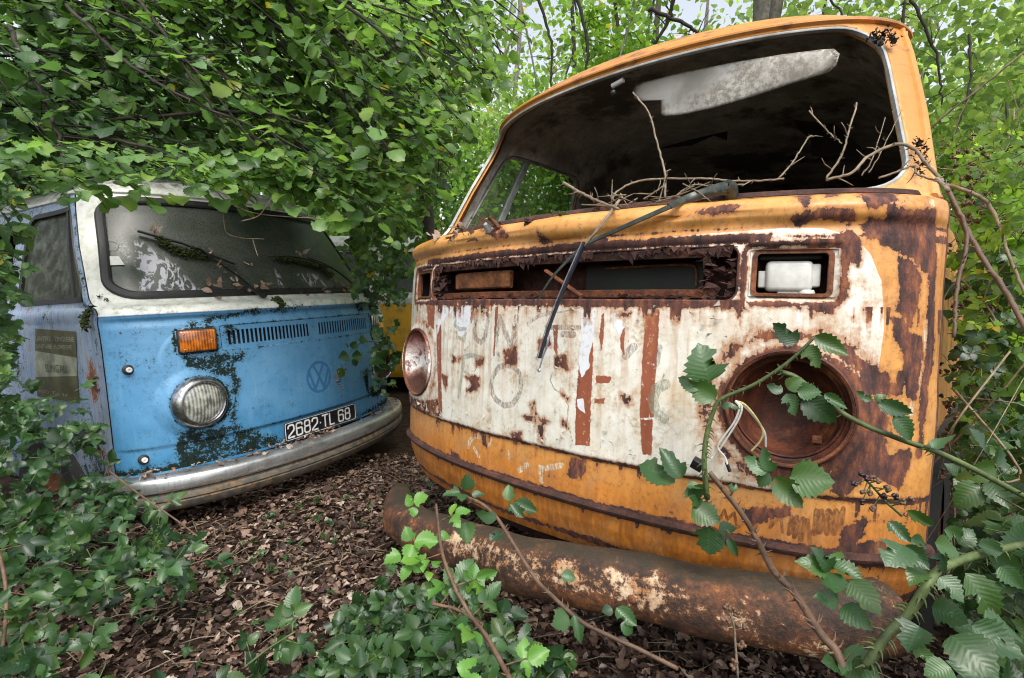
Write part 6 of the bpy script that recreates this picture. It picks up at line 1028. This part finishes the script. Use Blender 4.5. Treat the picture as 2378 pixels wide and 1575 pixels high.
q = ow([(-0.4897,0.0553,1.2543),(-0.3851,0.0223,1.2477),(-0.3077,0.0075,1.2456),(-0.2479,0.0051,1.249),(-0.2778,0.0887,1.2754)]); b = np.repeat(np.array(q), 7, 0)+rng.normal(0,.012,(35,3)); o = scatter('fallen_leaves', T_DEAD, b, rng.normal(size=(35,3)), rng.normal(0,.5,(35,3))+[0,0,1], rng.uniform(.02,.05,35), rng.uniform(.5,1.1,35), rng.uniform(.5,1,35), MT['dead_leaf']); tag(o, 'dead leaves gathered at the left corner of the orange van sill', 'leaves', kind='stuff')
# moss
def moss(label, pts, rad, n=260):
    mb = MB(); pts = np.array(pts)
    for i in range(n):
        k = rng.integers(0, len(pts)-1) if len(pts) > 1 else 0; f = rng.random(); p = pts[k]*(1-f)+pts[min(k+1, len(pts)-1)]*f+rng.normal(0, rad*.45, 3); r = rng.uniform(.0025, .008); mb.ico(p, r, 1, (1,1,.8))
    return tag(mb.build('moss', MT['moss'], smooth=False, fix=False), label, 'moss', kind=None)
moss('green moss hanging under the longer wiper blade of the blue van', bw([(-0.5572,0.341,1.5618),(-0.5365,0.3132,1.5314),(-0.4978,0.2841,1.5075),(-0.4404,0.2606,1.4964),(-0.4074,0.2455,1.4846)]), .022, 520); moss('dark moss along the shorter wiper blade of the blue van', bw([(-0.0285,0.1967,1.4826),(0.0736,0.1964,1.4792),(0.1885,0.1941,1.461),(0.2973,0.1975,1.4416),(0.3402,0.1745,1.3874)]), .020, 420)
moss('round moss cushion under the blue van wiper pivot', bw([(-0.1841,0.0497,1.2609),(-0.1946,-0.004,1.2272)]), .020, 300); moss('thick moss on the right corner of the blue van ledge', bw([(0.7389,0.2783,1.3042),(0.5433,0.0669,1.2453),(0.564,0.069,1.1749)]), .028, 520); moss('small bright moss patch on the orange van sill', ow([(-0.0306,0.0926,1.28),(-0.0019,0.0902,1.2784),(0.0296,0.08,1.2713)]), .006, 140)
moss('moss tuft growing on the ledge of the blue van door', bw([(-.845,.40,1.25),(-.85,.42,1.22),(-.853,.42,1.17)]), .014, 200)
def debris(label, pts, rad, n, m_, cat='debris'):
    mb = MB(); pts = np.array(pts)
    for i in range(n):
        k = rng.integers(0, len(pts)); p = pts[k]+rng.normal(0, rad*.5, 3); t = [p+rng.normal(0, rad*.28, 3) for _ in range(4)]; mb.add(t, [(0,1,2),(0,2,3),(0,3,1)])
    return tag(mb.build('debris', MT[m_], smooth=False, fix=False), label, cat, kind='stuff')
debris('clump of dark leaf debris lodged on the right roof corner of the orange van', ow([(0.6485,0.5108,1.7289),(0.6676,0.5346,1.7368),(0.6841,0.5325,1.7155),(0.6635,0.5073,1.7086)]), .013, 130, 'bark')
debris('peeling bark-like scab on the right windscreen pillar of the orange van', ow([(0.766,0.3823,1.4029),(0.7719,0.3703,1.3797),(0.7767,0.3552,1.3517),(0.7756,0.337,1.3291)]), .012, 90, 'bark')
debris('crumbs of rotten leaf and rust under the orange dashboard edge', ow([(-0.1637,0.0107,1.2496),(-0.0433,0.0046,1.2489),(0.0688,0.0114,1.2521),(0.124,0.087,1.2761),(0.2166,0.1026,1.2846)]), .012, 130, 'dark_rust')
debris('crusted dirt and rotten leaves along the base of the blue windscreen', bw([(-0.1813,0.1119,1.3089),(-0.121,0.1088,1.3111),(-0.0395,0.1077,1.3165),(0.0579,0.1016,1.3043),(0.1929,0.1152,1.3136),(0.3157,0.1367,1.3243),(0.4389,0.1625,1.3243),(-0.3006,0.1208,1.2989),(-0.8159,0.3649,1.3103),(-0.8051,0.3323,1.2924),(0.4572,0.1326,1.2752)]), .010, 240, 'dark_rust')
# =============================================================== brambles and foliage masses
def bramble_mass(name, label, n, fn, size, cat='brambles', lmat='bramble_leaf', kind='stuff', up=.5, temps=None, k5=.35):
    lv = Leaves(); st = []
    for i in range(n):
        p = np.array(fn()); nn = toward_cam(p, up); d = rng.normal(size=3)+np.array((0,0,-.15)); lv.compound(p, d, nn, size*rng.uniform(.65, 1.15), 5 if rng.random() < k5 else 3, st)
    o = empty(name, label, cat, kind=kind); lv.build('foliage', temps or T_BR, MT[lmat], o); mb = MB()
    for a, b in st[:1500]: mb.tube([a-(b-a)*.8, a, b], .0013, 4, cap=False)
    mb.build('stalks', MT['cane_green'], o, fix=False)
    if kind: 
        for c in list(o.children): c['kind'] = kind
    return o
U = rng.uniform
def box_fn(x0, x1, y0, y1, z0, z1, cond=None):
    def f():
        for _ in range(200):
            x, y = U(x0, x1), U(y0, y1); z = z0+(z1-z0)*rng.random()**1.1; p = np.array((x, y, z))
            if cond is None or cond(p): return p
        return p
    return f
def hmap(h, cond=None):
    """points under a height function"""
    def f(x0, x1, y0, y1):
        def g_():
            for _ in range(400):
                x, y = U(x0, x1), U(y0, y1); H_ = h(x, y)
                if H_ <= .02: continue
                z = float(gz(x, y))+H_*(.25+.75*rng.random()**.6); p = np.array((x, y, z))
                if cond is None or cond(p): return p
            return p
        return g_
    return f
def inphoto(p, poly): x, y, d = pj(np.array(p)[None]); return sd_poly(x, y, poly)[0] > 0
LP = np.array([(-.2,0)]);
clear_path = [(330,1190),(960,960),(1000,1130),(1000,1260),(860,1300),(640,1568),(230,1568),(300,1400),(520,1330),(480,1260)]
blueface = [(232,700),(860,660),(925,900),(925,960),(330,1180),(290,1050)]; orangeface = [(930,560),(2200,400),(2190,1290),(2100,1400),(1950,1500),(1500,1400),(1000,1260),(900,1100)]
def cA(p): return not inphoto(p, clear_path) and not inphoto(p, blueface) and not inphoto(p, orangeface)
def noblue(p):
    q = BM_.inverted()@Vector(p); return not (abs(q.x) < .95 and q.y > -.18)
def noor(p):
    q = OM.inverted()@Vector(p); return not (abs(q.x) < .93 and q.y > -.16)
def ok(p): return noblue(p) and noor(p) and cA(p)
bramble_mass('bramble_thicket', 'dark bramble thicket growing against the door side of the blue van', 520, hmap(lambda x, y: .62*np.clip((-x-1.25)/.45, 0, 1), ok)(-2.9, -1.3, 1.6, 2.8), .052)
bramble_mass('bramble_patch', 'low dark green brambles covering the lower left corner', 520, hmap(lambda x, y: .30*np.clip((-x-.45-.2*(y-1.2))/.5, 0, 1), ok)(-2.3, -.4, .95, 2.0), .050)
bramble_mass('bramble_patch', 'glossy bramble clump at the bottom centre below the rusty bumper', 430, hmap(lambda x, y: .24*np.clip(1-((x+.08)/.42)**2, 0, 1), ok)(-.65, .40, .78, 1.25), .050)
bramble_mass('bramble_patch', 'bramble clump pressing against the left part of the rusty bumper', 120, hmap(lambda x, y: .22*np.clip(1-((x+.22)/.3)**2, 0, 1), noor)(-.5, .1, 1.15, 1.5), .040)
bramble_mass('bramble_patch', 'sparse brambles in the dark gap under the orange bumper', 80, hmap(lambda x, y: .14, ok)(.1, .75, .85, 1.15), .042)
bramble_mass('bramble_thicket', 'large-leaved brambles filling the lower right corner', 260, hmap(lambda x, y: .62*np.clip((x-.50)/.25, 0, 1), lambda p: noor(p) and not inphoto(p, [(1400,1000),(2180,1000),(2180,1290),(2040,1560),(1400,1500)]))(.55, 1.5, .62, 1.15), .070)
bramble_mass('bramble_seedlings', 'small bramble seedlings scattered across the leaf litter', 80, hmap(lambda x, y: .05, lambda p: noblue(p) and noor(p))(-1.1, .1, 1.3, 2.6), .026)
def lefts():
    for _ in range(200):
        p = vp(-70+110*rng.random()**1.3+(25*(rng.random() < .2)), U(380, 1000), U(2.0, 2.6))
        if noblue(p): return p
    return p
bramble_mass('bramble_screen', 'dark leaves crowding over the left door of the blue van at the left edge', 260, lefts, .055, up=.3, lmat='hazel_dark_leaf')
# right-hand thicket, sunlight painted into its upper leaves
def rightf(p):
    q = OM.inverted()@Vector(p); return pj(p[None])[0][0] > 2195 and (q.x > .875 if q.y < .75 else q.x > .81)
def hedge():
    for _ in range(300):
        f = rng.random(); p = vp(2190+260*rng.random()**1.2, U(300, 1480), 1.25+2.6*f**1.4)
        if rightf(p) and p[2] > 0.02 and (pj(p[None])[0][0] > 2205 or rng.random() < .1): return p
    return p
def hcut(f):
    def g_():
        for _ in range(60):
            p = hedge()
            if f(p): return p
        return p
    return g_
hl_ = hcut(lambda p: p[2] < .95+.3*rng.random()); hu_ = hcut(lambda p: p[2] > .55+.5*rng.random())
bramble_mass('bramble_hedge', 'dark leafy lower part of the bramble hedge right of the orange van', 1100, hl_, .038, lmat='bramble_leaf', temps=T_BRL, up=.35)
o = bramble_mass('bramble_hedge', 'upper part of the bramble hedge right of the orange van, sunlight painted into its leaves', 1500, hu_, .032, lmat='sun_painted_leaf', temps=T_BRL, up=.35)
st_ = MB()
for i in range(130):
    p = hedge(); d = unit(np.array((rng.normal(0,.6), rng.normal(0,.4), 1.0)))*U(.15, .6); st_.tube(spline([p-d*.5, p+rng.normal(0,.05,3), p+d*.5], 4), U(.0012, .0035), 4, cap=False)
tag(st_.build('dead_stems', MT['dry_twig'], fix=False), 'tangle of thin dry stems running through the bramble hedge at the right', 'stems', kind='stuff')
pts = []
for i in range(120):
    c = vp(U(2205, 2367), U(330, 1150), U(1.35, 2.6)); pts += [c+rng.normal(0, .024, 3) for _ in range(10)]
berries(o, pts, .12, .0085)
for c in o.children: c['kind'] = 'stuff'
# vines and bramble curtain between the two vans
def gap():
    for _ in range(300):
        px, py = U(800, 1075), U(170, 640); d = U(2.9, 3.8)
        lim = 560 if px > 900 else 520
        if px > 980 and py > 560-(px-960)*2.2: continue
        if py > 600 and rng.random() < .5: continue
        p = vp(px, py, d)
        if noor(p): return p
    return p
bramble_mass('bramble_curtain', 'curtain of brambles hanging in the gap between the two vans', 800, gap, .050, up=.3, lmat='hazel_leaf', temps=T_BRL)
def gap3(): return vp(U(815, 935), U(500, 700), U(2.9, 3.3))
bramble_mass('bramble_curtain', 'leafy strand covering the yellow van between the two vans', 130, gap3, .046, up=.3, lmat='hazel_dark_leaf', temps=T_BRL)
def gap2():
    for _ in range(300):
        px, py = U(850, 945), U(600, 930); p = vp(px, py, U(2.6, 3.2))
        if px > 930-(py-600)*.03 or noor(p) is False: continue
        return p
    return p
bramble_mass('bramble_strand', 'thin strand of brambles climbing beside the orange van left edge', 42, gap2, .042, up=.3, temps=T_BRL)
# =============================================================== hazel canopy over the blue van
def limb(mb, P, r0, r1, k=7, jit=.01, n=8):
    P = spline(P, n); P = P+rng.normal(0, jit, P.shape)*np.linspace(0,1,len(P))[:,None]; mb.tube(P, np.linspace(r0, r1, len(P)), k, cap=False); return P
def hz_ok(p):
    x, y, d = pj(p[None]); x, y = x[0], y[0]
    if 225 < x < 830 and y > 462+ (22*math.sin(x*.03)) + (max(0, x-420)*.10): return False
    if x > 985 and y > 560-(x-960)*1.9: return False
    if x > 1130 and y > 255-(x-1100)*.22: return False
    if x < 225 and y > 520: return False
    q = BM_.inverted()@Vector(p); return noor(p) and not (abs(q.x) < .9 and q.y > 0 and q.z < 2.0)
def hazel(name, label, starts, ends, nb, nleaf, dep0, dep1, size, lmat, sag=.15, trunk=None, spread=.05, rr=.010, bmat='bark'):
    o = empty(name, label, 'shrub'); mb = MB(); lv = Leaves()
    if trunk is not None: limb(mb, trunk, rr*5, rr*2.4, 10, .01)
    for i in range(nb):
        f = rng.random(); a = np.array(starts[0])*(1-f)+np.array(starts[1])*f+rng.normal(0, 45, 2); f2 = np.clip(f+rng.normal(0, .25), 0, 1); b = np.array(ends[0])*(1-f2)+np.array(ends[1])*f2+rng.normal(0, 130, 2)
        d0, d1 = U(*dep0), U(*dep1); A, B = vp(a[0], a[1], d0), vp(b[0], b[1], d1); Mid = (A+B)/2+np.array((0, 0, sag))*U(.2, 1)+rng.normal(0, .10, 3)
        P = spline([A, Mid, B], 14); rad = np.linspace(rr*U(.6, 1.2), rr*.18, len(P)); keepP = [k for k in range(len(P)) if hz_ok(P[k])]
        if len(keepP) < 4: continue
        last = 0
        for k in range(len(P)):
            if not hz_ok(P[k]) and k > 3: break
            last = k
        P = P[:last+1]; rad = rad[:last+1]
        if len(P) < 4: continue
        mb.tube(P, rad, 5, cap=False)
        for j in range(nleaf):
            k = rng.integers(1, len(P)); t = unit(P[k]-P[k-1]); off = rng.normal(0, 1, 3)*np.array((1,1,.55))*spread*U(.3, 2.2); p = P[k]-(P[k]-P[k-1])*rng.random()+off
            if not hz_ok(p): continue
            if j % 4 == 0: mb.tube([P[k-1], p], .0016, 3, cap=False)
            d = unit(t*.8+unit(off)*.7+np.array((0,0,-.18))+rng.normal(0, .3, 3)); nn = unit(np.array((0,-.35,1.0))+rng.normal(0, .38, 3)); d[2] = d[2]*.5-.10; nn = unit(np.array((0,-.22,1.0))+rng.normal(0, .30, 3)); lv.add(p, d, nn, size*U(.5, 1.5))
    mb.build('branches', MT[bmat], o, fix=False); lv.build('foliage', T_HZ, MT[lmat], o); return o
hazel('hazel_shrub', 'leafy hazel whose branches sweep down over the blue van roof', [(-150,-60),(650,-160)], [(620,430),(1080,330)], 100, 60, (2.5,4.4), (2.15,3.6), .064, 'hazel_leaf', trunk=[vp(-60,640,5.2), vp(60,400,5.0), vp(170,230,4.9), vp(420,90,4.8), vp(560,-80,4.8)], rr=.011, bmat='dark_bark')
hazel('hazel_shrub', 'shady hazel thicket filling the upper left corner', [(-300,-100),(-250,400)], [(250,430),(520,200)], 66, 54, (2.4,4.2), (2.1,3.4), .066, 'hazel_dark_leaf', trunk=[vp(-40,760,4.6), vp(30,430,4.4), vp(160,240,4.3), vp(330,60,4.2)], rr=.009, bmat='dark_bark')
hazel('hazel_shrub', 'hazel shrub with lighter leaves behind the gap between the vans', [(350,-150),(1000,-150)], [(800,420),(1230,180)], 80, 58, (3.4,5.2), (3.0,4.4), .072, 'hazel_leaf', trunk=[vp(1000,760,4.9), vp(980,420,4.9), vp(900,100,4.9), vp(880,-100,4.9)], rr=.013)
hazel('hazel_shrub', 'low hazel growth drooping behind the blue van roof', [(-100,200),(900,250)], [(150,520),(900,470)], 40, 46, (5.2,6.4), (4.8,5.6), .085, 'hazel_dark_leaf', sag=.05, bmat='dark_bark')
lv = Leaves(); mb = MB()
for i in range(110):
    x0 = U(-20, 860); y0 = U(330, 420)+max(0, x0-420)*.08; d = 2.0+(x0-150)/700*.5+U(-.1,.2); A = vp(x0, y0, d); B = A+np.array((U(.05,.28), U(-.2,.1), -U(.02,.12))); P = spline([A, (A+B)/2+[0,0,.02], B], 5); mb.tube(P, np.linspace(.003,.001,len(P)), 4, cap=False)
    for k in range(2, len(P), 2):
        sgn = 1 if k % 4 else -1; t = unit(P[k]-P[k-1]); dd = unit(t+sgn*unit(np.cross(t, (0,0,1)))*.8+np.array((0,0,-.25))); x_, y_, _ = pj(P[k][None])
        if y_[0] < (478 if x_[0] > 215 else 520)+max(0, x_[0]-420)*.10: lv.add(P[k], dd, np.array((0,-.25,1.0))+rng.normal(0,.3,3), U(.045,.075))
o = empty('hazel_spray', 'hazel twigs trailing low along the roof edge of the blue van', 'twigs'); mb.build('branches', MT['bark'], o, fix=False); lv.build('foliage', T_HZ, MT['hazel_leaf'], o)
for i, (a, b, c_, d_) in enumerate((((120,-20),(330,170),(700,345),2.3),((20,60),(130,300),(150,420),2.2),((560,40),(760,180),(960,330),2.5),((-20,310),(300,330),(560,440),2.4),((640,-20),(900,160),(1040,300),2.9),((300,-30),(420,140),(520,300),2.4),((150,290),(600,260),(900,380),2.35))):
    P = spline([vp(*a, d_+.4), vp(*b, d_+.1), vp(*c_, d_)], 12); mb = MB().tube(P+rng.normal(0,.004,P.shape), np.linspace(.011,.003,len(P)), 6, cap=False)
    for j in range(7): k = rng.integers(3, len(P)-1); e = unit(unit(P[k]-P[k-1])+rng.normal(0,.5,3))*U(.1,.3); mb.tube([P[k], P[k]+e*.5+[0,0,.01], P[k]+e], [.0035,.0025,.001], 4, cap=False)
    tag(mb.build('bare_branch', MT['bark'], fix=False), ['long dark branch sweeping from the top left towards the blue roof','bare branch hanging at the far left edge','thin branch over the gap between the vans','low horizontal branch behind the left of the blue roof','high branch descending at the top centre','short steep branch above the blue windscreen','thin crossing branch in the middle of the canopy'][i], 'branch', 'bare branches in the hazel canopy')
# drooping leaves over the top edge of the blue windscreen
lv = Leaves()
for (bx_, by_, tx_, ty_) in ((1040,110,1130,200),(1090,130,950,150),(1000,100,920,95),(620,90,650,160),(700,80,760,150),(260,100,330,220),(200,110,180,180),(1560,160,1440,190),(1570,170,1680,240),(1900,250,2010,290),(1890,270,1780,360),(1960,300,2080,370),(2040,270,2180,260),(1380,150,1320,190)):
    b = vp((200+bx_/3.3829)*.9954, (430+by_/3.3829)*.9954, 2.25); t = vp((200+tx_/3.3829)*.9954, (430+ty_/3.3829)*.9954, 2.2); lv.add(b, t-b, unit(CAMP-b)+rng.normal(0,.35,3)+np.array((0,0,.9)), np.linalg.norm(t-b)*.95, 1.0)
o = empty('hazel_twig', 'hazel twig with hanging leaves in front of the top edge of the blue windscreen', 'twig'); lv.build('foliage', T_HZ, MT['hazel_leaf'], o)
M2 = lambda a, b, d: vp((200+a/3.3829)*.9954, (430+b/3.3829)*.9954, d); mb = MB(); 
for P in ([M2(980,-20,2.3),M2(1070,100,2.28),M2(1200,180,2.25),M2(1370,230,2.25),M2(1600,250,2.22),M2(1860,265,2.2)], [M2(1220,285,2.2),M2(1350,245,2.22),M2(1420,160,2.22),M2(1470,100,2.25),M2(1560,155,2.25)], [M2(1070,190,2.3),M2(1085,300,2.3),M2(1110,380,2.3),M2(1220,415,2.3),M2(1400,425,2.3)], [M2(1310,430,2.3),M2(1330,500,2.3),M2(1350,560,2.3)]): mb.tube(spline(P, 6), np.linspace(.0032,.0016,(len(P)-1)*6+1), 5)
mb.build('stem', MT['dry_twig'], o, fix=False)
# =============================================================== woodland behind
def tree(name, label, base, h, r, crown_c, crown_r, nleaf, leaf, lmat, nlimb=9, bmat='bark', lean=(0,0), clumps=26, temps=None, group=None):
    o = empty(name, label, 'tree', group, loc=base); b = np.zeros(3); top = np.array((lean[0], lean[1], h)); mb = MB()
    tp = [b+(top-b)*f+rng.normal(0, .05, 3)*f for f in np.linspace(0, 1, 7)]; P = spline(tp, 5); mb.tube(P, np.linspace(r, r*.35, len(P))+.25*r*np.exp(-np.linspace(0, 8, len(P))), 12, cap=False); mb.build('trunk', MT[bmat], o, fix=False)
    cc = np.array(crown_c, float); cr = np.array(crown_r, float); lb = MB(); C = []
    for i in range(nlimb):
        k = rng.integers(len(P)//4, len(P)); e = cc+rng.normal(0, .5, 3)*cr; m_ = (P[k]+e)/2+np.array((0,0,.25)); L = spline([P[k], m_, e], 6); lb.tube(L, np.linspace(r*.32, r*.06, len(L)), 6, cap=False); C.append(e)
    if nlimb: lb.build('limbs', MT[bmat], o, fix=False)
    if nleaf:
        C += [cc+rng.normal(0, .52, 3)*cr for _ in range(clumps)]; C = np.array(C); pick = rng.integers(0, len(C), nleaf); w = rng.uniform(.10, .26, len(C))[:,None]
        p = C[pick]+rng.normal(0, 1, (nleaf, 3))*cr*w[pick]*[1,1,.7]; n_ = nleaf
        scatter('crown', temps or T_FAR, p, rng.normal(size=(n_,3))+[0,0,-.4], rng.normal(size=(n_,3))*.6+[.1,.1,.8], rng.uniform(.7,1.25,n_)*leaf, np.full(n_, 1.25), rng.random(n_), MT[lmat], o)
    return o
G_ = 'slim trees in the wood behind the vans'
farwood(9000, 28, 47, 6.5, 9, 1.6, 4.6, .10, 'far_leaf', 'pale bright leaves against the sky at the top right', dens=.42) if 0 else None
tree('tree', 'stout grey trunk rising just above the orange van roof', tuple(vp(1738, 700, 6.2)[:2])+(0,), 9, .16, (0,0,6.5), (1.6,1.6,1.4), 2600, .11, 'sun_painted_leaf', bmat='grey_bark')
for i, (px, d, r, lab, lm, nl) in enumerate(((1480, 7.5, .07, 'slim dark trunk left of the stout grey trunk', 'sun_painted_leaf', 5200), (1335, 8.5, .06, 'thin pale trunk above the left part of the orange roof', 'sun_painted_leaf', 5200), (1180, 9.5, .07, 'thin trunk among bright leaves above the orange van left pillar', 'far_leaf', 5200), (1010, 8.8, .08, 'slim trunk behind the foliage at the top centre', 'hazel_leaf', 5200), (1620, 10.5, .07, 'distant slim trunk between the two nearer trunks', 'far_leaf', 5200), (1900, 11, .09, 'tree with pale crown at the top right', 'far_leaf', 3600), (2120, 9.5, .08, 'small bright tree behind the right windscreen pillar', 'far_leaf', 3600), (2330, 8.5, .07, 'bright young tree at the right edge', 'sun_painted_leaf', 6200),
      (760, 10, .08, 'tree hidden behind the hazel above the blue van', 'hazel_leaf', 5200), (480, 9.5, .09, 'tree in the shade behind the blue van roof', 'hazel_leaf', 5200), (180, 9, .09, 'dark tree behind the upper left hazel thicket', 'dark_leaf', 5200), (-80, 8, .10, 'dark tree at the far left edge', 'dark_leaf', 4200))):
    b = vp(px, 700, d); hc = 2.6 if px < 1800 else 2.0; tree('tree', lab, (b[0], b[1], 0), 7, r, (0, 0, hc+U(0, .8)), (1.35, 1.0, 1.7), nl, .10, lm, group=None, bmat='bark' if i % 2 else 'grey_bark', lean=(U(-.3,.3), 0), clumps=40)
def farwood(n, az0, az1, d0, d1, z0, z1, leaf, lmat, label, name='distant_foliage', dens=None):
    a = np.radians(rng.uniform(az0, az1, n)); d = rng.uniform(d0, d1, n); x = d*np.sin(a); y = d*np.cos(a); z = z0+(z1-z0)*rng.random(n)
    m = fbm(x*.9+30, z*.9+y*.5+30, 3) > .44 if dens is None else fbm(x*.9+30, z*.9+y*.5+30, 3) > dens
    p = np.stack([x, y, z], 1)[m]; k = len(p); o = scatter(name, T_FAR, p, rng.normal(size=(k,3)), rng.normal(size=(k,3))*.6+[0,-.4,.6], rng.uniform(.7,1.3,k)*leaf, np.full(k, 1.3), rng.random(k), MT[lmat]); return tag(o, label, 'foliage', kind='stuff')
farwood(30000, -52, 24, 11, 16, -.3, 7.5, .15, 'far_leaf', 'mass of bright woodland foliage behind the vans', dens=.36)
farwood(12000, -55, -8, 7, 10, 0, 3.4, .10, 'hazel_leaf', 'dark undergrowth behind the blue van', dens=.36)
farwood(13000, 20, 56, 8, 13, -.3, 4.6, .13, 'far_leaf', 'pale sunlit undergrowth beyond the hedge at the right', dens=.40)
farwood(9000, -5, 45, 8.5, 12, -.2, 3.2, .12, 'sun_painted_leaf', 'undergrowth behind the orange van, sunlight painted into its leaves', dens=.40)


farwood(9000, 26, 47, 6.5, 9.5, 2.4, 5.2, .10, 'far_leaf', 'pale bright leaves against the sky at the top right', dens=.40)

for i, (x0, y0, x1, y1, d, r) in enumerate(((1500,20,1640,100,5.2,.022),(1330,-20,1345,230,6.2,.022),(1560,-20,1480,140,7,.03),(2240,80,2200,330,3.2,.008),(2330,240,2270,560,2.9,.008),(2100,-10,2180,240,4.5,.014),(1900,-20,1950,80,5.5,.012),(1240,-20,1270,240,6.5,.02),(1420,-20,1390,200,7.5,.03),(2280,640,2367,300,2.8,.006))):
    P = spline([vp(x0,y0,d+.1), vp((x0+x1)/2+20,(y0+y1)/2,d), vp(x1,y1,d)], 10); mb = MB().tube(P+rng.normal(0,.006,P.shape)*min(1,d/5), np.linspace(r, r*.5, len(P)), 7, cap=False)
    for j in range(9): k = rng.integers(1, len(P)-1); e = unit(rng.normal(size=3)+[0,0,.4])*U(.1,.35)*d/5; mb.tube([P[k], P[k]+e*.5+[0,0,.02], P[k]+e], [r*.3,r*.2,r*.08], 4, cap=False)
    tag(mb.build('bare_sapling', MT['dark_bark' if i % 2 else 'bark'], fix=False), ['broken branch leaning towards the orange roof','thin upright stem left of the slim dark trunk','dark stem near the top centre right of the broken branch','thin bare twig beside the right windscreen pillar','dark forked twig deep in the right hedge','dark twig standing above the right roof corner','short bare twig showing over the roof','slim stem above the left end of the orange roof','dark stem between the two slim trunks','fine pale twig slanting at the right edge'][i], 'bare branch')
